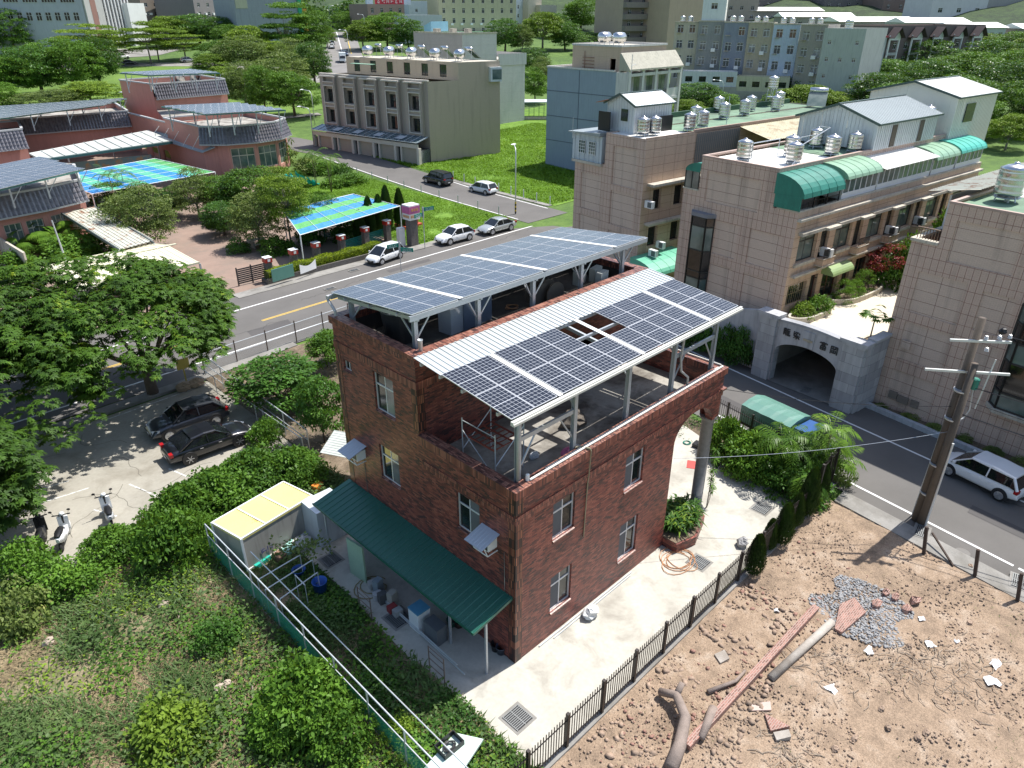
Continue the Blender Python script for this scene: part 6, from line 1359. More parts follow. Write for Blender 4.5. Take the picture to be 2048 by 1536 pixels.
for i in range(5):
 s=Lw*(.05+.2*i);zb_=t['_f'][4];ht=t['_f'][5];g=MB();w_=Lw*.09
 for a in(s,s+w_-.3):fbox(g,bx,d,n_,a,a+.3,1.0,1.3,zb_,zb_+ht-2)
 p=[on(bx,d,n_,s-.2,1.4),on(bx,d,n_,s+w_+.2,1.4),on(bx,d,n_,s+w_/2,1.4)];fbox(g,bx,d,n_,s,s+w_,1.05,1.35,zb_+ht-3.0,zb_+ht-2.4)
 g.add([(*p[0],zb_+ht-2.4),(*p[1],zb_+ht-2.4),(*p[2],zb_+ht-.4)],[(0,1,2)]);
 for k in range(3):fbox(g,bx,d,n_,s,s+w_,1.1,1.25,zb_+ht-6.2,zb_+ht-5.6)
 po=g.build('porch',M_WHITE,t);g=MB()
 for q0 in(0,1):a_=p[q0];b_1=p[2];g.beam((*a_,zb_+ht-2.5),(*b_1,zb_+ht-.3),2.2,.15)
 g.build('porch_roof',flatmat('dark_roof',(0.07,0.05,0.05)),po)
for lab,b,dp,mm in(('long white sheet roof above the gabled houses, left part',(248.44,97.79,279.93,84.47,10.16,7.94),9,(0.33,0.31,0.28)),('white sheet roof above the gabled houses, middle part',(252.23,78.59,273.27,65.98,9.33,8.68),9,(0.5,0.55,0.55)),('white sheet roofed attic above the wood, right part',(257.77,65.92,275.73,55.97,9.03,7.70),10,(0.5,0.55,0.55)),('white shed roof at the top right corner',(276.40,51.61,291.14,41.14,9.13,7.31),10,(0.3,0.27,0.24)),('white roofed hall behind the tanks of the rear facade houses',(290.99,159.31,317.12,134.46,14.08,7.06),14,(0.3,0.28,0.24)),('second white roofed hall behind the rear facade houses',(269.47,127.91,288.65,109.57,11.90,7.34),10,(0.3,0.28,0.26))):
 t,bx,d,n_,Lw=block('white_roofed_attic',lab,b,dp,flatmat(f'attic_{int(mm[0]*100)}_{int(mm[2]*100)}',mm),None,1,6,1.6,.9,max(.6,b[5]-2.2),roof=MATS['white_sheet_roof'],ppt=-.05)
 g=MB();z=b[4]+b[5];A0,B0,C0,D0=[on(bx,d,n_,s,o)for s,o in((-.5,.7),(Lw+.5,.7),(Lw+.5,-dp),(-.5,-dp))];m1,m2=on(bx,d,n_,-.5,-dp*.45),on(bx,d,n_,Lw+.5,-dp*.45)
 g.add([(*A0,z+.08),(*B0,z+.08),(*m2,z+1.5),(*m1,z+1.5),(*C0,z+.08),(*D0,z+.08)],[(0,1,2,3),(3,2,4,5),(0,3,5),(1,4,2)]);g.build('sheet_roof',MATS['white_sheet_roof'],t)
for lab,b,c_,r_,k_ in(('dark brown flats behind the white roofed hall at the top right',(313.64,165.03,341.61,145.82,15.40,13.09),(0.13,0.12,0.12),3,7),('brown flats with arched white window bays at the top right',(339.75,119.50,360.22,106.80,14.58,14.85),(0.2,0.15,0.13),4,4),('grey brown flats left of the arched window flats',(331.40,141.08,355.39,125.44,15.13,13.70),(0.15,0.14,0.14),3,6),('white modern flats with large dark windows at the top right corner',(326.06,95.57,351.51,83.03,13.14,15.71),(0.62,0.62,0.62),3,3),('grey terrace house with brown bands at the top right corner',(351.21,83.31,383.01,65.38,13.69,14.37),(0.35,0.34,0.33),3,5),('beige flats between the brown flats and the tan wall',(273.24,169.83,297.12,153.47,13.91,13.68),(0.36,0.31,0.26),3,6)):
 block('flats',lab,b,14,flatmat(f'flats_{int(c_[0]*100)}_{int(c_[2]*100)}',c_),None,r_,k_,2.2 if 'white modern' in lab else 1.5,1.6,1.2,3.2)
q=(321.74,123.68,13.85);cage_tanks(lambda i:f'small steel tank on the brown flats roof edge, number {["one", "two", "three", "four", "five", "six"][i]} from the left',[((306.72,131.76,13.57)[0]+i*2.2,(306.72,131.76,13.57)[1]-i*1.9,(306.72,131.76,13.57)[2]+3.4)for i in range(6)],'small tanks before the top right flats')
rg=np.random.default_rng(5);V=[];nn=60
for i in range(nn+1):
 a=R(45)+(i/nn-.5)*R(110);
 for j,(dd,hh)in enumerate(((330,-2),(380,16),(430,26),(520,34),(900,30))):
  x,y=-13.45+dd*math.cos(a),-13.28+dd*math.sin(a);bz=.058*max(0,min(dd,330)/1-95);V.append((x,y,bz-.5+(0 if j==0 else hh*.62*(1+.2*math.sin(i*.7)+.1*math.sin(i*2.3)))))
F=[(i*5+j,(i+1)*5+j,(i+1)*5+j+1,i*5+j+1)for i in range(nn)for j in range(4)]
npobj('hills',npmesh('hills',V,F,ground_mat('wooded_hill',(0.015,0.03,0.01),(0.03,0.06,0.015),(0.06,0.1,0.025),.08,.5),smooth=True),kind='structure')
def paint(name,c,metal=.0):m=mat(name,c,.3,metal,.015,1,coat=.9);return m
M_TYRE=mat('tyre',(.015,.015,.016),.8);M_RIM=mat('rim',(.55,.56,.58),.3,.8,.03);M_CGL=glass_mat('car_glass',(.012,.015,.018),.03);M_TRIMB=mat('black_trim',(.02,.02,.022),.5)
M_HL=mat('headlight',(.6,.62,.64),.12,.2,.02);M_TL=mat('taillight',(.35,.01,.012),.2,0,.05);M_PL=mat('number_plate',(.7,.7,.68),.5)
def lofts(mb,st,m=0,caps=True):
 n=len(st[0]);vs=[p for s in st for p in s]
 mb.add(vs,[(i*n+j,(i+1)*n+j,(i+1)*n+(j+1)%n,i*n+(j+1)%n)for i in range(len(st)-1)for j in range(n)],m)
 if caps:mb.add(st[0],[tuple(range(n))],m);mb.add(st[-1],[tuple(range(n))[::-1]],m)
def smooth_obj(o):
 md=o.modifiers.new('bevel','SUBSURF');md.levels=1;md.render_levels=1;return o
KIND={'hatch':(3.98,1.7,1.52,[(-1.99,.62),(-1.93,.9),(-1.6,.98),(0,.93),(.95,.92),(1.55,.82),(1.88,.68),(1.99,.5)],(1.35,.45,-1.55,-1.9),1.26,.31),'crossover':(4.3,1.8,1.56,[(-2.14,.65),(-2.05,.98),(-1.6,1.04),(0,.99),(.8,1.0),(1.5,.95),(1.98,.8),(2.15,.55)],(.95,.2,-1.35,-1.95),1.3,.35),'sedan':(4.62,1.78,1.42,[(-2.31,.6),(-2.25,.93),(-1.6,.97),(0,.9),(.9,.9),(1.6,.82),(2.1,.7),(2.31,.48)],(1.05,.25,-.95,-1.75),1.36,.33),'wagon':(4.6,1.85,1.78,[(-2.3,.7),(-2.25,1.05),(-1.6,1.06),(0,1.04),(.8,1.06),(1.6,1.0),(2.15,.9),(2.3,.55)],(1.05,.55,-2.0,-2.24),1.38,.37)}
def car(kind,color,label,loc,hd,group=None,plate=True):
 Lc,Wc,Hc,bp_,(cf,rf,rr_,cr),wx,wr=KIND[kind];t=thing('parked_car',label,'car',loc,group);t['org']=(0.,0.,0.);t.rotation_euler.z=R(hd);hw=Wc/2
 def add(o,smooth=True):o.parent=t;return o
 b=MB();st=[]
 for x,z in bp_:
  e=1-.13*(abs(x)/(Lc/2))**5;w_=hw*e;zb_=.2+(.1 if abs(x)>wx+.4 else 0)
  st.append([(x,-w_*.9,zb_),(x,-w_,zb_+.14),(x,-w_,z*.72),(x,-w_*.95,z*.95),(x,-w_*.72,z),(x,0,z+.02),(x,w_*.72,z),(x,w_*.95,z*.95),(x,w_,z*.72),(x,w_,zb_+.14),(x,w_*.9,zb_)])
 lofts(b,st,0)
 body=smooth_obj(add(b.build('body',paint(*color),None,True)))
 zbelt=lambda x:np.interp(x,[p[0]for p in bp_],[p[1]for p in bp_])
 xs_=[cr,rr_,(rf+rr_)/2,rf,cf];zt=[zbelt(cr),Hc-.1,Hc-.03,Hc-.08,zbelt(cf)];g=MB();st=[]
 for x,z in zip(xs_,zt):
  zb_=zbelt(x)-.03;k=(z-zb_)/(Hc-zb_);w0=hw*.93;w1=hw*(.93-.2*k);st.append([(x,-w0,zb_),(x,-w1,max(z,zb_+.01)),(x,0,max(z,zb_+.01)+.02),(x,w1,max(z,zb_+.01)),(x,w0,zb_)])
 lofts(g,st,0);add(g.build('window_glass',M_CGL))
 r_=MB();xr=[rr_-.08,(rf+rr_)/2,rf+.04];st=[]
 for x,z in zip(xr,(Hc-.09,Hc-.01,Hc-.06)):w1=hw*.76;st.append([(x,-w1,z),(x,-w1*.85,z+.035),(x,0,z+.05),(x,w1*.85,z+.035),(x,w1,z),(x,w1,z-.04),(x,-w1,z-.04)])
 lofts(r_,st,0)
 for s in(-1,1):
  r_.beam((rf+.02,s*hw*.75,Hc-.08),(cf+.02,s*hw*.93,zbelt(cf)-.02),.07,.05);r_.beam((rr_-.03,s*hw*.75,Hc-.1),(cr-.02,s*hw*.92,zbelt(cr)),.12 if kind!='sedan' else.16,.06)
  m_=(rf+rr_)/2+.1;r_.beam((m_,s*hw*.765,Hc-.06),(m_,s*hw*.95,zbelt(m_)),.06,.03);r_.beam((rf,s*hw*.765,Hc-.07),(rr_,s*hw*.765,Hc-.1),.05,.05)
 add(r_.build('roof',paint(*color)))
 for sx in(-1,1):
  for sy in(-1,1):
   w=MB();c_=(sx*wx,sy*(hw-.11),wr)
   w.lathe((c_[0],c_[1]-.1,c_[2]),[(wr*.7,0),(wr*.97,.01),(wr,.04),(wr,.17),(wr*.97,.2),(wr*.7,.21)],20,0,'y');o=add(w.build('wheel',M_TYRE,None,True));w=MB();yo=sy*(hw+.005)
   for k in range(6):a=k*math.pi/3;w.beam((c_[0],yo,c_[2]),(c_[0]+math.cos(a)*wr*.66,yo,c_[2]+math.sin(a)*wr*.66),.03,.07,up=(0,1,0))
   w.lathe((c_[0],yo-.01,c_[2]),[(wr*.58,0),(wr*.7,.005),(wr*.7,.015),(wr*.58,.02)],18,0,'y');q=w.build('rim',M_RIM);q.parent=o
   w=MB();w.lathe((c_[0],sy*(hw-.08)-.1,c_[2]+.03),[(wr*1.17,0),(wr*1.17,.172 if sy>0 else.17)],20,0,'y');add(w.build('wheel_arch',M_TRIMB))
 x1=Lc/2;zl=bp_[-2][1];xl=bp_[-2][0]
 for s in(-1,1):
  w=MB();w.add([(xl+.1,s*hw*.5,zl-.08),(xl-.28,s*hw*.9,zl-.01),(xl-.2,s*hw*.93,zl-.13),(xl+.08,s*hw*.72,zl-.2)],[(0,1,2,3)]);o=w.build('headlight',M_HL);add(o);md=o.modifiers.new('t','SOLIDIFY');md.thickness=.08;md.offset=0
  w=MB();w.box(-x1+.02,s*hw*.6,bp_[1][1]-.2,-x1+.2,s*hw*.93,bp_[1][1]-.02);add(w.build('taillight',M_TL))
  w=MB();w.box(cf-.32,s*(hw+.02),zbelt(.6)+.02,cf-.2,s*(hw+.17),zbelt(.6)+.14);add(w.build('side_mirror',paint(*color)))
  for x in(.25,-.75):w=MB();w.box(x,s*(hw-.005),.72,x+.17,s*(hw+.02),.75);add(w.build('door_handle',M_RIM if 'black' in color[0]else paint(*color)))
 w=MB();w.box(x1-.06,-hw*.5,.32,x1+.012,hw*.5,.5);w.box(-x1-.012,-hw*.6,.28,-x1+.05,hw*.6,.42);add(w.build('grille',M_TRIMB))
 for x in(x1+.015,-x1-.03):w=MB();w.box(x,-.18,.42,x+.012,.18,.53);add(w.build('number_plate',M_PL))
 return t
PW_=('pearl_white_paint',(.78,.79,.8));PK=('gloss_black_paint',(.008,.009,.013));PG=('dark_grey_paint',(.035,.04,.05),.4);PS=('silver_paint',(.5,.52,.5),.5);PB=('dark_blue_paint',(.012,.03,.07),.3)
def place(kind,color,label,f,r,side,group=None):
 0
 hd=math.atan2(f[1]-r[1],f[0]-r[0]);hw=KIND[kind][1]/2-.1;mx,my=(f[0]+r[0])/2,(f[1]+r[1])/2
 return car(kind,color,label,(mx-side*-1*0-math.sin(hd)*hw*side,my+math.cos(hd)*hw*side,terr(mx,my)+.01),math.degrees(hd),group)
place('hatch',PW_,'white hatchback parked at the right edge beyond the utility pole',(24.68,-7.31),(24.10,-9.74),-1)
place('crossover',PW_,'white crossover with black wheel arches parked at the lawn edge',(33.07,42.33),(35.63,42.27),-1)
place('sedan',PS,'old silver sedan parked near the street corner',(38.79,41.99),(41.39,41.94),-1)
place('hatch',PW_,'white hatchback parked at the end of the yellow green hedge',(24.20,41.97),(26.84,42.44),-1)
place('hatch',PW_,'white hatchback parked in the side street with its tail to the photo',(44.55,57.9),(44.65,55.35),-1).location.x+=5.6
car('wagon',PK,'black off-road wagon parked in front of the villa garages',(49.6,64.2,terr(49.6,64.2)),92)
place('sedan',PK,'glossy black sedan parked in the sun with its tail to the left',(-0.17,21.36),(-2.89,21.50),1)
place('crossover',PG,'dark grey crossover half in tree shade behind the black sedan',(-2.75,24.60),(-0.08,24.37),-1)
car('hatch',PB,'dark blue car half hidden under leaves at the left edge',((-10.41,25.35)[0]-.9,(-10.41,25.35)[1]+.3,0),5)
car('wagon',PK,'dark van on the main road under the umbrella trees',(-6.4,41.9,0),2)
for k,c_,lab,q,hd in(('crossover',PW_,'white car in the far car park, right one',(70.60,235.90,8.16),10),('sedan',PW_,'white car in the far car park, left one',(67.28,235.80,8.02),10),('sedan',PK,'dark sedan behind the thin park hedge',(66.82,220.62,7.37),0),('crossover',PS,'silver car on the park road beneath the layered trees',(81.21,214.36,7.71),-8),('hatch',PK,'dark car on the park road right of the silver one',(86.18,209.56,7.72),-8),('sedan',PW_,'nearest white car parked along the far road',(131.03,216.70,9.85),58),('hatch',PW_,'middle white car parked along the far road',(137.13,225.85,10.47),58),('sedan',PG,'farthest dark car parked along the far road',(146.65,240.29,11.46),58),('crossover',PB,'dark blue car driving on the far road',(122.62,196.09,8.66),238),('hatch',PG,'grey car seen between the park trees',(85.46,180.29,6.49),-20)):
 car(k,c_,lab,q,hd,'cars far off in the park and road')
def truck(label,loc,hd,box_c,cab_c,L_=4.2,H_=2.6,tarp=False):
 t=thing('truck',label,'truck',loc);t['org']=(0.,0.,0.);t.rotation_euler.z=R(hd)
 g=MB();g.box(-L_+.6,-.9,.75,.6,.9,.95);o=g.build('bed',M_TRIMB);o.parent=t
 g=MB();zt=H_;nx=12
 if tarp:
  vs=[]
  for i in range(nx+1):
   x=-L_+.55+(L_+.1)*i/nx;w_=.008*math.sin(i*2.1);vs+=[(x,-.95-w_,.95),(x,-.95+w_,zt-.15+w_),(x,-.35,zt+.02+w_*2),(x,.35,zt+.06-w_),(x,.95-w_,zt-.12),(x,.95,.95)]
  g.add(vs,[(i*6+j,(i+1)*6+j,(i+1)*6+j+1,i*6+j+1)for i in range(nx)for j in range(5)]+[(0,1,2,3,4,5),tuple(range(nx*6,nx*6+6))[::-1]])
 else:g.box(-L_+.55,-.95,.95,.62,.95,zt)
 o=g.build('cover' if tarp else 'box',box_c,None,False);o.parent=t
 g=MB();st=[[(x,-.82,.5),(x,-.85,z*.62),(x,-.72,z),(x,.72,z),(x,.85,z*.62),(x,.82,.5)]for x,z in((.75,1.9),(1.6,1.95),(1.95,1.5),(2.2,1.1),(2.25,.8))];lofts(g,st);o=g.build('cab',cab_c,None,False);o.parent=t
 g=MB();g.add([(1.68,-.68,1.9),(2.2,-.78,1.18),(2.2,.78,1.18),(1.68,.68,1.9)],[(0,1,2,3)]);g.quad((1.0,-.87,1.15),(1.9,-.87,1.15),(1.6,-.77,1.8),(1.0,-.77,1.8));g.quad((1.0,.77,1.8),(1.6,.77,1.8),(1.9,.87,1.15),(1.0,.87,1.15));o=g.build('window_glass',M_CGL);o.parent=t
 for x in(1.5,-L_+1.6):
  for s in(-1,1):g=MB();g.lathe((x,s*.76-.1,.36),[(.26,0),(.36,.02),(.36,.2),(.26,.22)],16,0,'y');o=g.build('wheel',M_TYRE,None,True);o.parent=t
truck('small truck with a green tarpaulin cover parked behind the right garden fence',((20.82,0.29)[0]+.3,(20.82,0.29)[1]-.3,0),-98,mat('green_tarp',(.13,.27,.22),.3,0,.1,1),mat('blue_cab',(.03,.1,.28),.35,0,.1,1,coat=.4),3.0,2.1,True)
truck('white box truck on the far road behind the street trees',(113.30,183.38,7.75),238,M_WSHEET,M_WHITE,4.5,2.6)
truck('dark truck waiting at the far crossing',(160.40,248.05,12.34),238,M_BLACK,M_WHITE,5,3.0)
def scooter(label,loc,hd,c1,c2):
 t=thing('scooter',label,'scooter',loc,'scooters in the parking lot');t.scale=(1.12,)*3;t['org']=(0.,0.,0.);t.rotation_euler.z=R(hd)
 def ad(g,n,m,s=False):o=g.build(n,m,None,s);o.parent=t
 for x in(-.62,.62):g=MB();g.lathe((x,-.05,.25),[(.15,0),(.25,.02),(.25,.08),(.15,.1)],16,0,'y');ad(g,'wheel',M_TYRE,True)
 g=MB();lofts(g,[[(x,-w_,z0),(x,-w_*.8,z1),(x,w_*.8,z1),(x,w_,z0)]for x,w_,z0,z1 in((-.85,.06,.55,.72),(-.6,.15,.4,.78),(-.15,.17,.32,.72),(0,.14,.25,.42),(.3,.14,.25,.34),(.42,.15,.3,.55))]);ad(g,'body',c1,True)
 g=MB();lofts(g,[[(x,-w_,z),(x,-w_*.7,z+h_),(x,w_*.7,z+h_),(x,w_,z)]for x,w_,z,h_ in((-.8,.1,.78,.05),(-.45,.16,.78,.09),(-.05,.12,.72,.07))]);ad(g,'seat',M_BLACK,True)
 g=MB();lofts(g,[[(x,-w_,z0),(x+.06,-w_,z1),(x+.06,w_,z1),(x,w_,z0)]for x,w_,z0,z1 in((.4,.2,.3,.9),(.5,.17,.35,.95),(.6,.06,.4,.85))]);g.lathe((.62,-.09,.25),[(.27,0),(.29,.09),(.27,.18)],12,0,'y');ad(g,'front_shield',c2,True)
 g=MB();g.tube([(.42,-.33,1.02),(.45,0,.98),(.42,.33,1.02)],.025,6);g.tube([(.45,0,.6),(.45,0,1.0)],.04,6)
 for s in(-1,1):g.tube([(.42,s*.25,1.02),(.4,s*.32,1.2)],.008,4);g.blob((.4,s*.33,1.23),(.02,.07,.05),0,2)
 ad(g,'handlebar',M_BLACK);g=MB();g.blob((.5,0,1.0),(.09,.12,.1),0,3);ad(g,'headlamp_cowl',c2,True)
scooter('black scooter, leftmost of the three in the parking lot',(-10.30,19.88)+(0,),75,M_BLACK,M_BLACK)
scooter('white scooter parked next to the black one',(-9.59,19.32)+(0,),65,M_WHITE,M_WHITE)
scooter('pale grey scooter standing apart from the other two',(-7.60,19.48)+(0,),80,mat('silver_plastic',(.5,.52,.55),.35),M_WHITE)
LM={'mid':leaf_mat('leaf_mid_green',(0.040,0.100,0.015),(0.136,0.271,0.033),.5,tip=(0.236,0.362,0.054)),'deep':leaf_mat('leaf_deep_green',(0.028,0.073,0.016),(0.086,0.200,0.031),.5,.4,tip=(0.139,0.260,0.052)),'yellow':leaf_mat('leaf_yellow_green',(0.086,0.148,0.020),(0.209,0.313,0.035),.4,tip=(0.348,0.418,0.052)),'olive':leaf_mat('leaf_olive',(0.088,0.127,0.039),(0.196,0.255,0.069),.6,tip=(0.332,0.332,0.097)),'umbrella':leaf_mat('leaf_umbrella',(0.018,0.045,0.008),(0.075,0.16,0.018),.55,.55,tip=(0.3,0.38,0.03)),'grass':leaf_mat('blade_green',(0.055,0.1,0.03),(0.125,0.195,0.06),.35,.5,tip=(0.22,0.28,0.1)),'field':leaf_mat('field_blade',(0.1,0.2,0.018),(0.18,0.34,0.03),.15,.6,.3,tip=(0.28,0.42,0.06)),'dry':leaf_mat('dry_blade',(0.232,0.174,0.102),(0.464,0.362,0.217),.8,.8,.1),'red':leaf_mat('red_leaf',(0.08,0.008,0.012),(0.22,0.018,0.025),1.2,.5,.15),'cypress':leaf_mat('cypress_green',(0.012,0.03,0.008),(0.03,0.075,0.012),1.5,.6,.1,tip=(0.07,0.13,0.02)),'palm':leaf_mat('palm_green',(0.043,0.102,0.014),(0.131,0.246,0.029),.8,.35,.25,tip=(0.290,0.377,0.058)),'hedge':leaf_mat('hedge_lime',(0.145,0.203,0.014),(0.348,0.435,0.022),1.5,.5,.2,tip=(0.500,0.500,0.029)),}
M_BARK=mat('bark',(0.11,0.085,0.065),.9,0,.25,4,30,.5)
M_BARKL=mat('pale_bark',(0.26,0.235,0.2),.9,0,.25,4,30,.5)
def unit(a):return a/np.maximum(np.linalg.norm(a,axis=-1,keepdims=True),1e-9)
def leaves(c,d,n,ln,wd,droop=0.0):
 0
 d=unit(d);s=unit(np.cross(d,n));ln=np.asarray(ln).reshape(-1,1);wd=np.asarray(wd).reshape(-1,1)
 m=c+d*ln*.45;tip=c+d*ln;tip[:,2]-=(droop*ln)[:,0]
 V=np.stack([c,m+s*wd/2,tip,m-s*wd/2],1).reshape(-1,3);F=np.arange(len(V)).reshape(-1,4);return V,F
def join(parts):
 V=[];F=[];o=0
 for v,f in parts:V.append(v);F.append(f+o);o+=len(v)
 return np.concatenate(V),np.concatenate(F)
def crown(seed,rx,rz,ncl,per,leaf,mode='round',low=-.45,rc=.34,hole=.0):
 0
 g=np.random.default_rng(seed);P=[]
 lob=g.normal(size=(9,3));lob=unit(lob);amp=g.uniform(.0,.32,9)
 k=0
 while len(P)<ncl:
  v=g.normal(size=3);v/=np.linalg.norm(v)
  if v[2]<low:continue
  r=.74+sum(a*max(0,float(v@l))**3 for a,l in zip(amp,lob))+g.uniform(-.08,.08)
  if g.random()<.25:r*=g.uniform(.45,.85)
  q=np.array([v[0]*rx*r,v[1]*rx*r,v[2]*rz*r])
  if mode=='layer':q[2]=round(q[2]/(rz*.42))*rz*.42+g.normal()*.05*rz
  P.append(q)
 P=np.array(P);n=ncl*per;ci=np.repeat(P,per,0);u=unit(g.normal(size=(n,3)))
 u[:,2]=np.abs(u[:,2])*.9-.15;cr=rc*rx*g.uniform(.6,1.25,(ncl,1)).repeat(per,0)
 flat_=.5 if mode!='layer' else.22
 off=u*cr*g.uniform(.55,1.0,(n,1));off[:,2]*=flat_
 c=ci+off;d=unit(off*np.array([1,1,.4])+g.normal(size=(n,3))*.45*cr);d[:,2]-=.15
 nr=unit(np.array([0,0,1.0])+g.normal(size=(n,3))*.55)
 ln=leaf*g.uniform(.7,1.35,n);return leaves(c,d,nr,ln,ln*.55,.12)
def rosettes(seed,rx,rz,ncl,ros,leaf):
 0
 g=np.random.default_rng(seed);lob=unit(g.normal(size=(10,3)));amp=g.uniform(0,.3,10);P=[]
 while len(P)<ncl:
  v=g.normal(size=3);v/=np.linalg.norm(v)
  if v[2]<-.6:continue
  r=.78+sum(a*max(0,float(v@l))**3 for a,l in zip(amp,lob))+g.uniform(-.1,.05)
  if g.random()<.2:r*=g.uniform(.5,.85)
  P.append([v[0]*rx*r,v[1]*rx*r,v[2]*rz*r])
 P=np.array(P);m=ncl*ros;ci=np.repeat(P,ros,0);u=unit(g.normal(size=(m,3)));u[:,2]=np.abs(u[:,2])
 cr=g.uniform(.5,1.1,(ncl,1)).repeat(ros,0);RC=ci+u*cr*np.array([1,1,.5])*g.uniform(.7,1,(m,1))
 k=8;c=np.repeat(RC,k,0);a=np.tile(np.arange(k)*2*np.pi/k,m)+np.repeat(g.uniform(0,6.28,m),k)
 up=np.repeat(unit(u*.6+np.array([0,0,.9])),k,0);ax=unit(np.cross(up,np.array([.3,.9,.1])));ay=np.cross(up,ax)
 d=ax*np.cos(a)[:,None]+ay*np.sin(a)[:,None]+up*g.uniform(-.25,.35,(m*k,1));ln=leaf*g.uniform(.75,1.25,m*k)
 return leaves(c,d,up+g.normal(size=up.shape)*.15,ln,ln*.42,.28)
def trunk_mb(h,r,spread,seed,nb=6,lean=.1,fork=.45):
 g=random.Random(seed);b=MB();lx,ly=g.uniform(-lean,lean)*h,g.uniform(-lean,lean)*h
 p0,p1=(0,0,-.2),(lx*fork,ly*fork,h*fork);b.tube([p0,(lx*.2,ly*.2,h*fork*.5),p1],r,8,0,r*.75)
 for i in range(nb):
  a=2*math.pi*i/nb+g.uniform(-.4,.4);s=spread*g.uniform(.55,.95);z=h*g.uniform(.75,1.0)
  q=(p1[0]+s*math.cos(a),p1[1]+s*math.sin(a),z);mid_=((p1[0]+q[0])/2+g.uniform(-.2,.2),(p1[1]+q[1])/2+g.uniform(-.2,.2),(p1[2]*.55+q[2]*.45))
  b.tube([p1,mid_,q],r*.5,6,0,r*.12)
  q2=(mid_[0]+s*.4*math.cos(a+.8),mid_[1]+s*.4*math.sin(a+.8),z*.95);b.tube([mid_,q2],r*.3,5,0,r*.08)
 b.tube([p1,(lx,ly,h*1.0)],r*.5,6,0,r*.12);return b
TREE={}
def tree_proto(key,name,lm,crown_vf,zc,th,tr,spread,seed,bark=None,nb=6,fork=.45):
 me=npmesh(name+'_crown',*crown_vf,LM[lm]);tm=trunk_mb(th,tr,spread,seed,nb,.08,fork).mesh(name+'_trunk',bark or M_BARK,True);TREE[key]=(name,me,tm,zc)
tree_proto('round1','broadleaf_tree','mid',crown(1,3.0,2.9,170,96,.21,low=-.75,rc=.3),3.2,4.4,.2,1.9,1)
tree_proto('round2','broadleaf_tree','deep',crown(2,3.0,2.8,180,92,.21,low=-.75,rc=.3),3.1,4.2,.22,2.0,2)
tree_proto('round3','broadleaf_tree','yellow',crown(3,3.0,2.5,150,96,.21,low=-.65,rc=.3),3.2,4.2,.17,2.0,3,M_BARKL)
tree_proto('olive1','broadleaf_tree','olive',crown(4,3.0,2.6,150,96,.20,low=-.7,rc=.3),3.1,4.2,.17,2.0,4,M_BARKL)
tree_proto('layer1','layered_tree','yellow',crown(5,3.0,2.6,140,102,.20,'layer',low=-.75),4.6,5.6,.13,2.2,5,M_BARKL,8,.6)
tree_proto('layer2','layered_tree','mid',crown(6,3.0,3.8,190,92,.21,'layer',low=-.85),5.0,7.0,.15,2.0,6,M_BARKL,9,.4)
tree_proto('small1','small_tree','mid',crown(7,1.5,1.4,110,58,.17,low=-.75,rc=.3),1.75,2.0,.07,1.0,7,None,6,.3)
tree_proto('small2','small_tree','deep',crown(8,1.5,1.4,120,56,.16,low=-.75,rc=.3),1.7,2.0,.07,1.0,8,None,6,.3)
def shrub_mesh(seed,r,h,n,per,leaf,lm):return npmesh('shrub',*crown(seed,r,h,n,per,leaf,low=-.1,rc=.4),LM[lm])
SH={'s_mid':shrub_mesh(21,1.0,.95,60,46,.15,'mid'),'s_deep':shrub_mesh(22,1.0,.9,60,46,.14,'deep'),'s_yellow':shrub_mesh(23,1.0,.85,50,46,.15,'yellow'),'s_olive':shrub_mesh(24,1.0,.8,50,46,.15,'olive'),'s_big':npmesh('shrub',*crown(25,1.0,.8,90,60,.115,low=-.1,rc=.3),LM['mid']),'s_fine':npmesh('shrub',*crown(26,1.0,1.0,70,60,.07,low=-.3,rc=.3),LM['mid'])}
def tree(key,loc,r,h,label,group,rz=None,cat='tree'):
 0
 name,me,tm,zc=TREE[key];base=3.0 if not key.startswith('small')else 1.5
 top=zc+(2.6 if base>2 else 1.25)if key!='layer2' else zc+3.2
 sx=r/(base*1.05);sz=h/top;rz=random.uniform(0,6.28)if rz is None else rz
 t=thing(name,label,cat,loc,group);t.rotation_euler.z=rz;t.scale=(sx,sx,sz);t['org']=(0.,0.,0.)
 a=bpy.data.objects.new('crown',me);b=bpy.data.objects.new('trunk',tm)
 for o in(a,b):C.objects.link(o);o.parent=t
 a.location.z=zc;return t
def shrub(key,loc,r,h,label,group=None,name='shrub',cat='shrub'):
 o=bpy.data.objects.new(name,SH[key]);C.objects.link(o);o.location=(loc[0],loc[1],loc[2]+h*.08);o.scale=(r/1.05,r/1.05,h/1.0);o.rotation_euler.z=random.uniform(0,6.28)
 return tag(o,label,cat,group)
def big_tree(seed,loc,r,rz_,zc,lm,label,ncl,ros,tr=.38,key='umbrella_tree'):
 t=thing(key,label,'tree',loc);t['org']=(0.,0.,0.)
 me=npmesh(key+'_crown',*rosettes(seed,r,rz_,int(ncl*1.5),24,.21),LM[lm]);a=bpy.data.objects.new('crown',me);C.objects.link(a);a.parent=t;a.location.z=zc
 b=trunk_mb(zc+rz_*.3,tr,r*.7,seed,9,.05,.3).build('trunk',M_BARK,None,True);b.parent=t;return t
big_tree(31,(-1.2,30.9,0),6.3,2.7,5.2,'umbrella','big umbrella tree with a thick trunk standing behind the two dark parked cars',330,15)
big_tree(32,(-9.6,36.0,0),6.4,2.8,5.4,'umbrella','umbrella tree over the road left of the thick trunked one',300,15)
big_tree(33,(-10.2,30.3,0),4.5,2.6,4.2,'umbrella','lower umbrella tree over the pavement at the left edge of the parking lot',150,15,.25)
big_tree(34,(-12.03,21.83)+(0,),2.6,2.2,2.8,'umbrella','dark umbrella tree at the left edge beside the parked scooters',100,14,.15)
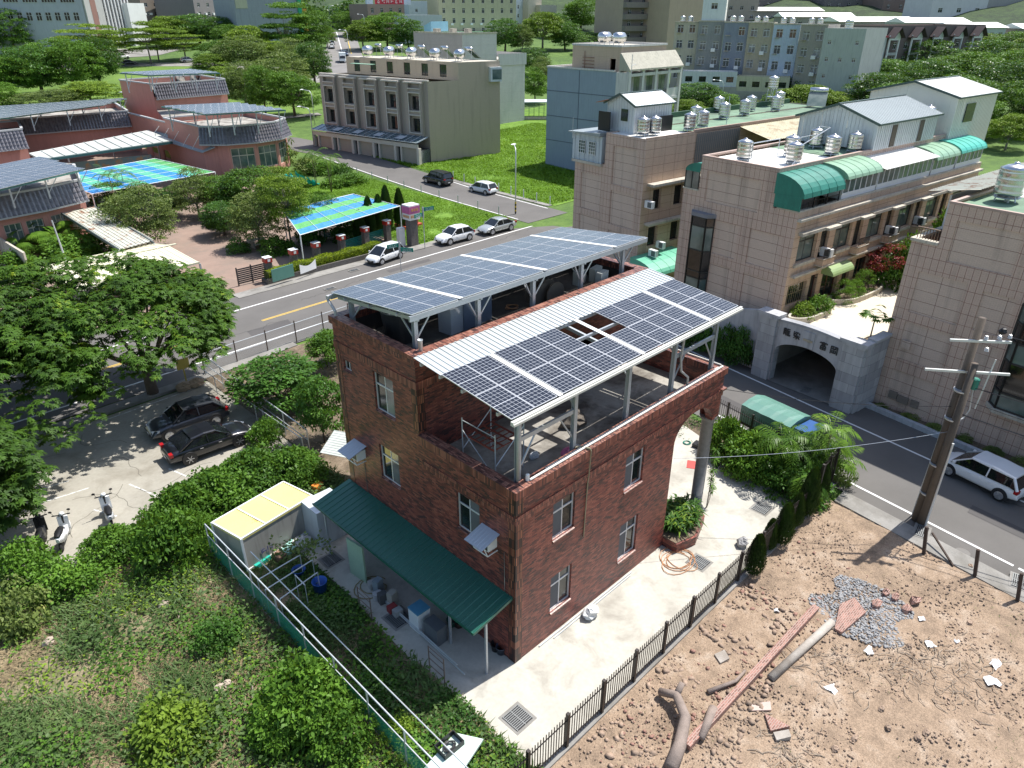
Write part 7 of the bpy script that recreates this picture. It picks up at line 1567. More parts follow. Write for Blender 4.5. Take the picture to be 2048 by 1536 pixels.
BG=[((50.52,269.08,8.69,6.59,11.63),'round2','dark tree at the left edge before the white block'),((59.60,279.24,9.48,4.89,11.42),'layer2','narrow conical tree before the white block'),((28.60,182.62,4.25,4.91,7.65),'round1','tree in the dense park clump, far left'),((33.88,182.04,4.44,5.84,8.90),'round2','tree in the dense park clump, second from left'),((40.15,180.65,4.64,5.66,9.63),'round1','tree in the dense park clump, third from left'),((47.78,186.33,5.19,4.76,9.51),'round2','forked tree at the right end of the dense park clump'),((36.86,204.52,5.49,6.10,7.32),'round2','tree at the back of the dense park clump, left'),((47.52,211.92,6.23,6.48,7.78),'round1','tree at the back of the dense park clump, right'),((22.26,164.52,3.25,3.46,4.94),'round1','low tree behind the rear school wing at the left edge'),((37.47,161.24,3.74,5.72,4.68),'round3','pale low tree behind the rear school wing'),((29.80,159.39,3.35,5.99,3.50),'olive1','yellowish low tree behind the long solar canopy'),((61.49,231.84,7.62,7.91,10.36),'layer1','layered street tree in front of the white block'),((63.01,221.34,7.25,4.90,10.51),'layer1','layered street tree over the parked white cars'),((72.23,218.41,7.51,6.07,11.14),'layer1','layered street tree left of the silver car in the park road'),((76.49,223.67,7.90,5.14,10.27),'layer1','layered street tree behind the park road fence'),((83.15,220.49,8.04,5.93,8.15),'layer1','layered street tree over the silver car in the park road'),((96.11,260.80,10.22,7.68,9.39),'round3','yellow green tree before the brown block'),((104.22,257.40,10.42,7.77,8.64),'round2','dark tree before the grey slab block'),((105.62,245.26,9.98,6.73,8.41),'round2','dark tree left of the pale green block foot'),((99.36,222.06,8.77,4.67,7.79),'round1','tree by the park lamp'),((82.82,197.85,7.10,4.85,6.23),'round1','small park tree by the parked dark car'),((83.26,183.72,6.54,6.64,7.97),'olive1','bushy olive tree in the middle of the park'),((98.42,209.07,8.20,6.37,9.29),'round3','flat yellow green tree before the grey slab block'),((107.82,205.10,8.42,6.85,14.00),'layer2','tallest layered tree before the grey slab block'),((116.68,205.39,8.79,6.24,11.23),'round1','leafy tree at the far road corner'),((131.60,220.32,10.02,3.04,6.75),'round3','small street tree beside the far road'),((96.38,192.06,7.42,4.25,6.38),'round3','yellowish tree between two taller park trees'),((92.57,174.71,6.55,4.98,7.31),'olive1','olive tree in the right half of the park'),((84.07,151.08,5.23,4.65,8.59),'round2','dark forked tree nearest the far road'),((72.80,144.17,4.48,5.86,7.81),'olive1','spreading tree in the right half of the park'),((58.93,136.34,3.59,4.61,7.68),'olive1','tree right behind the tall school wing'),((57.30,125.30,3.07,3.40,8.25),'round1','leaning tree on the lawn behind the school'),((61.31,121.38,3.08,4.47,7.29),'round1','tree with several stems on the lawn left of the villas'),((63.24,153.47,4.47,4.46,6.13),'round3','light green tree behind the highest school canopy'),((74.83,185.46,6.26,4.55,5.20),'round3','low tree by the park road'),((76.83,158.11,5.22,4.17,5.36),'round1','small tree between park trees'),((136.05,205.78,9.61,5.75,9.04),'round3','yellow green tree right of the far road'),((159.70,248.72,12.34,4.81,7.70),'round1','street tree at the far crossing'),((143.47,202.70,9.78,6.23,9.97),'round1','tree behind the villa roof tanks'),((146.81,195.44,9.62,4.94,8.23),'round2','tree left of the grey brick block'),((157.08,230.31,11.47,4.59,7.34),'round1','tree before the shop building'),((208.03,231.88,13.63,10.80,10.29),'round2','wide tree before the long yellow block'),((164.65,168.51,9.25,5.22,8.84),'round2','dark tree behind the grey brick block'),((178.51,164.98,9.67,7.01,11.55),'round3','tall tree before the small white houses'),((168.70,164.61,9.26,3.22,7.23),'olive1','reddish olive tree between two darker ones'),((235.06,196.97,13.30,8.10,11.13),'round1','tree right of the small white houses'),((183.88,159.82,9.68,4.95,7.43),'round2','round dark tree behind the plot of crops'),((228.37,175.05,12.13,4.76,12.37),'round1','tree beside the brown flats'),((182.37,145.82,9.05,5.55,5.55),'round1','low tree behind the peach penthouse'),((212.51,190.19,12.10,5.70,7.60),'round2','tree in the gap before the hills'),((135.24,126.94,6.34,3.92,5.88),'round2','dark tree between the grey and blue buildings'),((105.51,99.06,3.98,2.66,6.38),'round1','tree beside the blue grey building wall'),((121.38,111.69,5.14,2.96,5.92),'olive1','olive tree beside the blue grey building wall'),((120.55,68.61,3.34,4.49,4.99),'round2','dark tree behind the roof tanks'),((112.28,66.09,2.90,2.86,3.81),'round3','yellow green tree by the blue grey building foot'),((119.24,62.72,3.05,2.90,3.87),'round1','tree under the low white annexes'),((131.06,51.18,3.06,5.33,6.01),'round3','yellow green tree behind the solar heater'),((129.95,55.80,3.20,2.95,3.94),'round1','tree behind the last roof tanks'),((123.41,58.65,3.05,2.91,2.91),'olive1','low tree behind the roof tanks'),]
for i,(q,k,lab)in enumerate(BG):tree(k,q[:3],q[3],q[4],lab,'park and street trees behind the houses')
HILL=[(152.99,52.81,4.03,4.27,6.41),(140.12,42.33,3.07,5.34,7.28),(168.98,50.59,4.59,5.63,6.76),(132.27,33.81,2.40,4.96,7.21),(134.54,47.78,3.06,3.39,4.85),(157.97,39.77,3.70,6.21,8.28),(195.10,50.95,5.68,6.81,8.67),(143.87,28.66,2.66,5.57,7.89),(177.57,37.62,4.41,6.65,8.31),(224.00,54.28,7.00,6.87,8.25),(205.41,40.95,5.69,6.82,8.68),(160.43,26.04,3.23,5.92,8.88),(191.37,28.81,4.62,6.21,9.03),(248.91,44.72,7.63,6.48,7.92),(261.15,57.35,8.65,6.18,6.95),(238.19,62.84,7.93,5.88,7.35),(204.09,60.25,6.43,5.92,7.90),(244.32,73.57,8.62,6.17,7.71),(143.35,17.11,2.17,4.82,7.89),(128.42,15.96,1.51,3.24,5.66),(153.87,43.76,3.69,4.14,6.21),(175.63,58.98,5.21,3.57,5.36),(134.84,22.63,2.04,3.89,6.05),(288.69,59.12,9.85,5.84,6.67),(230.34,34.82,6.46,6.60,10.55),(161.03,18.47,2.95,4.79,8.62),(148.22,61.75,4.20,3.26,4.35),(159.24,60.07,4.58,2.81,3.94)]
HK=['round2','round1','round2','round3','round1']
for i,q in enumerate(HILL):tree(HK[(i*7)%5],q[:3],q[3]*1.05,q[4],'broad tree in the dense wood on the slope at the upper right','trees of the wooded slope')
SG=[((10.54,62.28,0.00,3.14,5.63),'olive1','light olive tree beside the cream walkway roof'),((13.35,77.78,0.10,2.47,3.49),'round1','bright green tree under the large shade net'),((19.49,70.84,0.09,2.46,4.92),'olive1','pale green tree before the round school wing'),((22.24,69.64,0.11,2.34,4.10),'round1','green tree left of the bright round crown'),((22.97,65.93,0.08,3.43,5.27),'round1','dense bright round tree beside the teal net tent'),((19.07,55.81,0.00,2.69,4.86),'olive1','tree over the picnic table in the school garden'),((18.34,62.12,0.02,2.14,3.22),'round2','dark tree before the picnic table garden'),((25.59,55.00,0.02,1.88,4.02),'round1','small tree between the smaller shade net and the sign pillars'),((17.87,73.94,0.11,1.46,2.93),'round2','dark low tree at the edge of the large shade net')]
for q,k,lab in SG:tree(k,q[:3],q[3],q[4],lab,'trees of the school garden')
q=(21.37,53.55,0.00,2.56,8.09);t=tree('layer1',q[:3],q[3]*.95,q[4],'tall thin trunked tree left of the smaller shade net','trees of the school garden')
for q,k,lab in(((3.57,23.74,0.00,2.51,3.04),'small2','wide bushy tree on bare soil behind the wire fence'),((8.63,26.50,0.00,1.35,2.54),'small1','yellow green mango tree against the back corner of the brick house'),((3.35,18.34,0.00,1.40,3.92),'small2','bushy tree close to the left wall of the brick house'),((4.86,22.91,0.00,0.92,1.84),'small1','small bushy tree between two wider ones in the back garden')):
 tree(k,q[:3],q[3],q[4],lab,'trees of the back garden')
SB=[((-2.89,16.45,0.00,1.47,1.47),'s_mid'),((-1.52,16.54,0.00,1.51,1.38),'s_big'),((-1.46,17.70,0.00,1.67,1.92),'s_big'),((0.33,16.86,0.00,1.56,1.82),'s_big'),((-3.40,17.53,0.00,1.61,1.98),'s_big'),((-5.19,16.83,0.00,1.53,2.36),'s_big'),((-6.53,14.71,0.00,1.33,2.43),'s_mid'),((-5.46,14.83,0.00,1.02,2.04),'s_big'),((0.42,15.52,0.00,0.89,1.27),'s_mid'),((0.84,20.46,0.00,0.83,1.53),'s_mid'),((-2.21,17.83,0.00,1.27,1.39),'s_big'),((-6.54,16.64,0.00,0.92,1.38),'s_mid')]
sp=['drooping over the container roof, left','drooping over the container roof, right','left of the storage container','behind the storage container','left end over the parking line','tallest mound by the container','below the tallest mound','at the container corner','by the white shed','at the nose of the black sedan','in the middle of the hedge','beside the scooters']
for(q,k),a in zip(SB,sp):shrub(k,q[:3],q[3],q[4],f'leafy overgrown shrub {a}','overgrown shrubs along the parking lot')
LS=[((-6.77,3.37,0.00,1.62,2.56),'s_big','large glossy citrus bush in the weedy lot beside the green fence'),((-7.75,3.29,0.00,1.00,1.83),'s_big','glossy bush at the foot of the weedy lot, left of the citrus bush'),((-6.55,1.57,0.00,0.90,1.47),'s_mid','glossy bush low at the fence corner of the weedy lot'),((-11.48,17.63,0.00,1.17,1.70),'s_mid','leafy bush at the left edge below the scooters'),((-10.32,15.64,0.00,1.15,1.25),'s_mid','spreading bush below the scooters'),((-8.35,16.75,0.00,1.22,1.55),'s_big','leafy bush between the scooters and the tall mound'),((-12.68,14.91,0.00,1.07,1.76),'s_olive','bush at the left edge of the weedy lot'),((-10.22,5.74,0.00,1.33,1.33),'s_yellow','low bright creeper mound at the bottom of the weedy lot'),((-7.35,8.56,0.00,0.86,0.95),'s_deep','low bush in the middle of the weedy lot'),((-4.82,0.63,0.00,0.59,0.84),'s_yellow','leafy weed mound inside the green fence')]
for q,k,lab in LS:shrub(k,q[:3],q[3],q[4],lab,'bushes of the weedy lot')
RS=[((18.26,2.12,0.00,1.10,2.60),'s_big','glossy shrub beside the granite column'),((17.66,0.00,0.00,1.57,2.49),'s_big','wide glossy shrub between the column and the palms'),((17.64,1.01,0.00,0.93,1.33),'s_deep','dark shrub at the kerb of the right garden'),((17.57,-2.38,0.00,1.38,1.51),'s_deep','dark shrub under the palm fronds'),((19.89,-3.16,0.00,0.77,1.55),'s_olive','shrub at the corner of the black fence'),((17.99,-0.96,0.00,0.78,1.04),'s_yellow','pale low shrub in front of the palms')]
for q,k,lab in RS:shrub(k,q[:3],q[3],q[4],lab,'shrubs of the right garden')
for u_,v_,r_,h_,k,lab in((1.2,-1.0,.8,.9,'s_yellow','light green shrub in the court planter nearest the gate'),(2.6,-1.1,.8,1.0,'s_mid','bushy shrub in the court planter nearest the gate'),(5.9,-1.1,.85,1.4,'s_fine','clipped round shrub in the court, leftmost of three'),(7.3,-1.2,.7,1.1,'s_fine','clipped round shrub in the court, middle one'),(8.6,-.9,.85,1.5,'s_fine','clipped round shrub in the court, rightmost of three'),(12.0,-1.6,1.5,2.6,'s_deep','tall green shrub beside the red leaved tree'),(14.5,-2.2,1.4,3.2,'s_mid','leafy bush at the far end of the court'),(17.5,-2.5,1.3,4.6,'s_mid','tall bush growing up between the two townhouse rows')):
 p=K(u_,v_,3.7);shrub(k,p,r_,h_,lab,'shrubs of the court')
me_r=npmesh('red_crown',*crown(41,1.3,1.3,60,56,.13,low=-.7),LM['red']);t=thing('red_maple','dark red leaved small tree against the townhouse doors in the court','tree',K(11.3,-.9,3.6));t['org']=(0.,0.,0.)
a=bpy.data.objects.new('crown',me_r);C.objects.link(a);a.parent=t;a.location.z=2.0;b=trunk_mb(2.2,.07,.9,3).build('trunk',M_BARK,None,True);b.parent=t
for i,(u_,v_)in enumerate(((-1.6,1.3),(-1.7,2.5),(-1.6,3.8),(-1.5,5.2),(-1.3,6.5))):shrub('s_deep',K(u_,v_,.2),.85,2.2-.2*i,'dark ivy covered bush on the bank left of the arched gate','ivy bushes on the bank')
for i in range(7):p=K(.1,-7.6-i*1.6,.05);shrub('s_olive',(p[0],p[1],.05),.35+.1*(i%3),.35,'low scruffy plant in the bed at the foot of the right row','plants in the planting bed')
FB=[((40.10,82.41,0.73,1.79,2.15),'s_olive'),((39.85,89.02,0.93,1.86,3.72),'s_olive'),((35.14,76.64,0.45,1.68,2.01),'s_mid'),((29.43,72.25,0.25,1.88,3.77),'s_olive'),((41.89,80.66,0.73,1.79,1.58),'s_mid'),((42.54,77.16,0.65,1.59,1.55),'s_deep'),((41.47,73.09,0.52,2.05,1.23),'s_mid'),((38.96,72.89,0.45,1.68,1.21),'s_mid'),((23.37,53.32,0.01,1.43,2.08),'s_deep'),((19.41,52.37,0.00,1.49,1.49),'s_mid'),((16.58,55.15,0.00,1.00,1.29),'s_deep'),((26.46,51.54,0.01,1.31,2.10),'s_deep')]
for i,(q,k)in enumerate(FB):shrub(k,q[:3],q[3],q[4],'leafy garden shrub between the school and the hedge','shrubs of the school garden')
for q,nm in(((4.13,64.01,0.00,2.65,2.17),0),((1.98,70.70,0.00,1.76,2.01),0),((-0.66,63.51,0.00,1.84,1.84),0),((7.85,61.46,0.00,1.46,1.46),0)):shrub('s_mid',q[:3],q[3],q[4],'green bush in the bed before the front school wing','bushes before the front school wing')
def hedge(label,pts,w_,h_,lm,n_per_m=900,leaf=.07,z0=.1):
 g=np.random.default_rng(9);P=[];
 for a,b in zip(pts,pts[1:]):
  Lh=math.dist(a,b);n=int(Lh*n_per_m);s=g.random(n);d=np.array([(b[0]-a[0])/Lh,(b[1]-a[1])/Lh]);nn=np.array([-d[1],d[0]])
  side=g.integers(0,3,n);o=np.where(side==0,g.uniform(-w_/2,w_/2,n),np.where(side==1,-w_/2,w_/2));z=np.where(side==0,h_,g.uniform(0,h_,n))
  z=z*(1+.12*np.sin(s*Lh*2.3))+g.normal(size=n)*.03;o=o+g.normal(size=n)*.03
  xy=np.array(a)+np.outer(s*Lh,d)+np.outer(o,nn);P.append(np.column_stack([xy,z0+z]))
 c=np.concatenate(P);n=len(c);d=unit(g.normal(size=(n,3))+np.array([0,0,.6]));ln=leaf*g.uniform(.7,1.4,n)
 me=npmesh('hedge',*leaves(c,d,unit(g.normal(size=(n,3))+np.array([0,0,1.])),ln,ln*.6),LM[lm]);o=bpy.data.objects.new('hedge',me);C.objects.link(o)
 t=tag(o,label,'hedge');b=MB()
 for a,q in zip(pts,pts[1:]):
  dx_,dy_=q[0]-a[0],q[1]-a[1];l_=math.hypot(dx_,dy_);nx,ny=-dy_/l_*w_*.42,dx_/l_*w_*.42
  b.prism([(a[0]-nx,a[1]-ny),(q[0]-nx,q[1]-ny),(q[0]+nx,q[1]+ny),(a[0]+nx,a[1]+ny)],z0,z0+h_*.86)
 c_=b.build('twigs',mat('hedge_core',(0.05,0.07,0.01),.9));c_.parent=o;return o
hedge('yellow green clipped hedge along the school fence by the main road',[(14.1,44.95),(26.4,45.3)],.9,.75,'hedge',1100,.09,.35)
w=MB();w.box(13.9,44.45,0,26.6,44.6,.5);w.box(13.9,44.6,0,26.6,45.6,.34);single(w,'hedge_wall',mat('rubble_stone',(0.13,0.12,0.11),.9,0,.4,6,30,.5),'low dark stone wall under the yellow green hedge','wall')
hedge('low dark hedge at the corner of the park lawn left of the villas',[(49.46,102.44,1.82)[:2],(52.97,102.23,1.95)[:2]],1.2,.9,'deep',500,.14)
hedge('thin clipped hedge along the park road',[(61.20,217.33,7.01)[:2],(72.79,210.43,7.20)[:2],(81.77,201.75,7.21)[:2]],1.4,1.0,'mid',120,.3,2)
def cyp_mesh(seed):
 g=np.random.default_rng(seed);n=5200;z=g.random(n)**.8;r=.5*np.sqrt(np.clip(1-z,0,1))*(1-.35*(1-z)**6)*g.uniform(.75,1.05,n);a=g.uniform(0,6.28,n)
 c=np.column_stack([r*np.cos(a),r*np.sin(a),z*.94+.02]);d=np.column_stack([np.cos(a)*.5,np.sin(a)*.5,np.full(n,1.1)])+g.normal(size=(n,3))*.25
 ln=.085*g.uniform(.6,1.3,n);return npmesh('cypress',*leaves(c,d,np.column_stack([np.cos(a),np.sin(a),np.zeros(n)]),ln,ln*.5),LM['cypress'])
CY=[cyp_mesh(51),cyp_mesh(52)]
def cypress(i,loc,w_,h_,label,group):
 t=thing('cypress',label,'cypress',loc,group);t['org']=(0.,0.,0.)
 o=bpy.data.objects.new('crown',CY[i%2]);C.objects.link(o);o.parent=t;o.scale=(w_,w_,h_*.93);o.location.z=h_*.05
 g=MB();g.tube([(0,0,0),(0,0,h_*.7)],.06,6,0,.02);b=g.build('trunk',M_BARK);b.parent=t
cps=[((10.66,-3.83),1.0,2.15,'nearest cypress, at the low end of the row along the black fence'),((12.61,-3.49),.8,1.7,'second cypress of the row along the black fence'),((13.36,-3.75),1.05,2.3,'middle cypress of the row along the black fence'),((15.01,-3.57),.85,1.9,'fourth cypress of the row along the black fence'),((16.10,-3.60),1.15,2.8,'tallest cypress of the row along the black fence'),((17.66,-3.53),.9,2.3,'last cypress of the row along the black fence, next to the palms')]
for i,(q,w_,h_,lab)in enumerate(cps):cypress(i,(*q,0),w_,h_,lab,'cypresses along the black fence')
for i,(u_,v_,h_,lab)in enumerate(((.0,0,3.4,'leftmost cypress by the school sign'),(1.9,1.0,4.3,'second cypress by the school sign'),(3.4,1.3,4.2,'third cypress by the school sign'),(4.6,1.6,4.9,'tallest cypress by the school sign'),(6.2,1.4,4.4,'cypress nearest the school sign pillar'))):
 q=(27.15,49.62);cypress(i,(q[0]+u_,q[1]+v_,0),1.7,h_,lab,'cypresses by the school sign')
def frond(L_,n,droop,wl,seed,up=.9):
 g=np.random.default_rng(seed);V=[];pts=[]
 for i in range(n+1):
  t=i/n;pts.append(np.array([L_*t*(1-.15*t),0,L_*(up*t-droop*t*t)]))
 cs=[];ds=[];ns=[];ln=[]
 for i in range(1,n+1):
  tg=unit((pts[i]-pts[i-1])[None])[0]
  for s in(-1,1):
   cs.append(pts[i]);d=tg*.55+np.array([0,s*.9,-.25])+g.normal(size=3)*.06;ds.append(d);ns.append([0,0,1]);ln.append(wl*math.sin(math.pi*min(.97,i/n*.85+.12)))
 v,f=leaves(np.array(cs),np.array(ds),np.array(ns,float),np.array(ln),np.array(ln)*.13+.012,.25)
 R_=[]
 for a,b in zip(pts,pts[1:]):R_.append([a+[0,.012,0],b+[0,.012,0],b-[0,.012,0],a-[0,.012,0]])
 rv=np.array(R_).reshape(-1,3);return join([(v,f),(rv,np.arange(len(rv)).reshape(-1,4))])
def rotz(V,a,o=(0,0,0)):c,s=math.cos(a),math.sin(a);M=np.array([[c,-s,0],[s,c,0],[0,0,1]]);return V@M.T+np.array(o)
def palm(label,loc,heights,spread,L_,nf,seed,group,lm='palm',wl=.5):
 t=thing('palm',label,'palm tree',loc,group);t['org']=(0.,0.,0.);rd=random.Random(seed);P=[]
 for i,h_ in enumerate(heights):
  a=rd.uniform(0,6.28);r_=spread*rd.uniform(.2,1);bx,by=r_*math.cos(a),r_*math.sin(a);tx,ty=bx*1.6,by*1.6
  g=MB();g.tube([(bx*.4,by*.4,0),(bx,by,h_*.5),(tx,ty,h_)],.055,7,0,.035);k=g.build('stem',mat('palm_stem',(0.2,0.17,0.08),.7,0,.2,8),None,True);k.parent=t
  for j in range(nf):
   v,f=frond(L_*rd.uniform(.8,1.1),16,rd.uniform(.75,1.35),wl,seed*31+i*7+j,rd.uniform(.5,1.25));P.append((rotz(v,6.28*j/nf+rd.uniform(-.3,.3),(tx,ty,h_)),f))
 v,f=join(P);o=bpy.data.objects.new('fronds',npmesh('fronds',v,f,LM[lm]));C.objects.link(o);o.parent=t;return t
palm('bushy feathery palm clump left in the right garden, in front of the green truck',(18.48,-1.45)+(0,),(1.8,2.5,1.3,2.1,.8,1.6),.55,1.8,8,3,'palms of the right garden')
palm('tallest feathery palm clump of the right garden next to the road',(19.52,-2.79)+(0,),(2.3,3.2,1.5,2.0,1.0),.5,1.7,8,4,'palms of the right garden')
palm('low palm clump between the two tall ones in the right garden',(17.69,-2.80)+(0,),(.8,1.3,.5),.4,1.6,8,5,'palms of the right garden')
palm('areca palm with orange stems left in the school vegetable plot',(37.14,74.67,0.45),(4.2,3.8),.3,2.2,8,6,'palms in the vegetable plot')
palm('areca palm with orange stems right in the school vegetable plot',(36.75,70.29,0.35),(4.0,3.4,4.4),.4,2.1,7,7,'palms in the vegetable plot')
for i,(q,h_)in enumerate((((12.34,75.27),5.2),((13.70,70.98),4.6),((14.80,79.22),4.4))):palm(f'palm with drooping fronds at the large shade net, {["left", "right", "middle"][i]} one',q+(0,),(h_,),.1,2.3,11,11+i,'palms at the large shade net')
def big_leaf_plant(label,loc,nst,r_,L_,seed,lm='palm',fan=True):
 g=np.random.default_rng(seed);P=[]
 for i in range(nst):
  a=6.28*i/nst+g.uniform(-.3,.3);el=g.uniform(.4,1.3);h_=r_*g.uniform(.6,1.3)
  tip=np.array([math.cos(a)*math.cos(el),math.sin(a)*math.cos(el),math.sin(el)])*h_*1.6
  if fan:
   k=14;b=np.linspace(-1.25,1.25,k);ax=unit(np.array([[math.cos(a),math.sin(a),-.1]]))[0];ay=np.array([-math.sin(a),math.cos(a),0]);d=np.outer(np.cos(b),ax)+np.outer(np.sin(b),ay);P.append(leaves(np.repeat(tip[None],k,0),d,np.repeat([[0,0,1.]],k,0),np.full(k,L_),np.full(k,L_*.16),.35))
  else:
   for s_ in range(5):
    t0=s_/5;c=tip*.5+tip*t0*.6-np.array([0,0,.5*t0*t0*L_]);P.append(leaves(c[None],(tip*.6-np.array([0,0,L_*t0]))[None],np.array([[0,0,1.]]),[L_*.5],[L_*.36],.2))
  st_=np.array([[0,.015,0],tip+[0,.015,0],tip-[0,.015,0],[0,-.015,0]]);P.append((st_,np.array([[0,1,2,3]])))
 v,f=join(P);o=bpy.data.objects.new('fan_palm' if fan else 'banana_plant',npmesh('leaves',v,f,LM[lm]));C.objects.link(o);o.location=loc;tag(o,label,'plant','big leaved plants before the front school wing');return o
for i,(q,fan)in enumerate((((3.76,68.95),1),((5.75,69.42),1),((2.03,68.32),1),((3.45,64.69),0),((5.33,62.83),0),((5.90,66.84),1),((0.78,73.08),1))):
 big_leaf_plant(['fan palm in the middle of the bed before the front school wing','fan palm behind the lamp pole','fan palm left in the bed before the front school wing','banana plant behind the cream carport roof','banana plant right of the leaning lamp pole','fan palm against the rusty walkway roof','fan palm by the plastered wall end'][i],q+(.1,),26 if fan else 9,1.4,1.0 if fan else 2.0,60+i,'palm',bool(fan))
t=thing('papaya_tree','slender papaya tree in the small round planter above the arched gate','tree',K(.3,-5.9,3.8));t['org']=(0.,0.,0.);g=MB();g.tube([(0,0,0),(.02,0,1.7)],.05,7,0,.035);o=g.build('trunk',M_BARKL,None,True);o.parent=t;P=[];gg=np.random.default_rng(8)
for i in range(16):
 a=i*2.4;r_=.75*gg.uniform(.6,1.1);z=1.65+gg.uniform(-.15,.55);c=np.array([[r_*math.cos(a),r_*math.sin(a),z]]);P.append((np.array([[0,0,1.65],[c[0][0],c[0][1],z],[c[0][0],c[0][1],z-.02],[0,0,1.63]]),np.array([[0,1,2,3]])))
 for b in np.linspace(-1.7,1.7,7):P.append(leaves(c,np.array([[math.cos(a+b),math.sin(a+b),-.2]]),np.array([[0,0,1.]]),[.36],[.14],.2))
v,f=join(P);o=bpy.data.objects.new('leaves',npmesh('leaves',v,f,LM['mid']));C.objects.link(o);o.parent=t
def strap(n,R_,L_,seed,lm='deep'):
 g=np.random.default_rng(seed);a=g.uniform(0,6.28,n);r_=R_*np.sqrt(g.random(n));c=np.column_stack([r_*np.cos(a),r_*np.sin(a)*.75,g.uniform(0,.5,n)]);b=g.uniform(0,6.28,n)
 d=np.column_stack([np.cos(b),np.sin(b),g.uniform(.2,1.3,n)]);ln=L_*g.uniform(.6,1.2,n);return npmesh('straps',*leaves(c,d,np.repeat([[0,0,1.]],n,0),ln,ln*.13,.45),LM[lm])
bp=thing('brick_planter','brick planter full of dark strap leaved plants at the corner of the brick house','planter',(9.6,.2,0));w=MB()
PP=[(9.42,1.6),(9.42,-.75),(10.5,-1.05),(12.1,-.5),(12.5,.1),(12.5,.7),(11.6,1.6)];w.prism(PP,0,.5);w.build('planter_wall',M_BRICK,bp)
w=MB();w.prism([(x*.985+.16,y*.9,)for x,y in PP],.5,.53);w.build('soil',M_SOIL,bp)
o=bpy.data.objects.new('straps',strap(1500,1.15,.62,5,'deep'));C.objects.link(o);o.parent=bp;o.location=(10.85-9.6,.25-.2,.55);o['org']=(0.,0.,0.)
o=bpy.data.objects.new('straps',strap(300,1.0,.6,6,'yellow'));C.objects.link(o);o.parent=bp;o.location=(10.75-9.6,.2-.2,.6)
t=thing('leggy_plant','leggy plant with leaf tufts leaning on the granite column','plant',(13.25,.1,0));t['org']=(0.,0.,0.);g=MB();P=[]
for i in range(6):
 x,y,h_=random.uniform(-.15,.25),random.uniform(-.25,.15),1.0+.45*i;g.tube([(x*.3,y*.3,0),(x,y,h_)],.012,5);c=np.repeat([[x,y,h_]],26,0);d=np.random.default_rng(i).normal(size=(26,3));P.append(leaves(c,d,np.repeat([[0,0,1.]],26,0),np.full(26,.3),np.full(26,.045),.3))
o=g.build('stem',M_BARK);o.parent=t;v,f=join(P);o=bpy.data.objects.new('tufts',npmesh('tufts',v,f,LM['mid']));C.objects.link(o);o.parent=t
def blades(name,xy,z,h_,w_,lm,lean=.5,seed=1,z_fn=None):
 g=np.random.default_rng(seed);n=len(xy);a=g.uniform(0,6.28,n);L_=h_*g.uniform(.5,1.3,n);L_=L_*(1+.35*np.sin(xy[:,0]*1.1)*np.sin(xy[:,1]*.9+1));zz=np.full(n,z)if z_fn is None else z_fn(xy)
 c=np.column_stack([xy,zz]);d=np.column_stack([np.cos(a)*lean,np.sin(a)*lean,np.ones(n)]);nn=np.column_stack([np.cos(a),np.sin(a),np.zeros(n)])
 return npobj(name,npmesh(name,*leaves(c,d,nn,L_,np.full(n,w_)*g.uniform(.6,1.3,n),.35),LM[lm]),kind='stuff')
gr=np.random.default_rng(77)
def scatter(n,x0,y0,x1,y1,inside,dens=None,sc_=.35,seed=3,thr=0.0):
 from mathutils import noise as mn
 P=gr.uniform((x0,y0),(x1,y1),(n,2));k=[i for i,(x,y)in enumerate(P)if inside(x,y)and(mn.noise(Vector((x*sc_,y*sc_,seed*7.7)))>thr+gr.normal()*.12)]
 return P[k]
def in_weed2(x,y):return in_weed(x,y)and not(-5.2<x<-.6 and 11.6<y<13.8)
blades('weeds',scatter(100000,-16,-9,2,19,in_weed2,sc_=.35,seed=3,thr=.06),.03,.62,.05,'grass',.8,1)
blades('dry_grass',scatter(120000,-16,-9,2,19,in_weed2,sc_=.3,seed=5,thr=-.02),.03,.5,.02,'dry',1.3,2)
def lush(n,seed,thr,lm,leaf,name,box=(-16,-9,2,19),ins=in_weed2,zmax=.35,sc_=.45):
 P=scatter(n,*box,ins,sc_=sc_,seed=seed,thr=thr);g=np.random.default_rng(seed);m=len(P);c=np.column_stack([P,g.random(m)**1.5*zmax+.03]);d=g.normal(size=(m,3));d[:,2]=np.abs(d[:,2])*.3;ln=leaf*g.uniform(.6,1.4,m)
 npobj(name,npmesh(name,*leaves(c,d,unit(g.normal(size=(m,3))*.4+np.array([0,0,1.])),ln,ln*.6,.1),LM[lm]),kind='stuff')
lush(80000,8,.12,'mid',.14,'leafy_weeds',zmax=.5);lush(60000,9,.14,'yellow',.13,'creeper_leaves',sc_=.3);lush(60000,10,.1,'grass',.16,'pale_weeds',zmax=.6,sc_=.25)
blades('garden_weeds',scatter(26000,-5.2,-3,-2.6,8.4,lambda x,y:True,sc_=.5,seed=6,thr=.1),.03,.4,.03,'grass',.6,4)
lush(26000,12,.16,'deep',.13,'shade_weeds',(-5.2,-3,-2.5,11),lambda x,y:True)
lush(9000,13,.1,'olive',.08,'garden_ground_cover',(2.5,11,13,31),lambda x,y:True,.15);lush(14000,14,-.1,'deep',.1,'right_garden_cover',(13.5,-2.5,20.5,8),lambda x,y:not(x<17+.2*y),.25)
blades('dirt_lot_grass',scatter(9000,-14,-18,19,-4,in_rubble,sc_=.35,seed=8,thr=.3),.04,.22,.012,'dry',1.3,5);blades('dirt_lot_weeds',scatter(5000,-14,-18,19,-4,in_rubble,sc_=.6,seed=9,thr=.42),.04,.2,.02,'grass',.8,6)
TZ=lambda xy:np.array([terr(x,y)for x,y in xy])
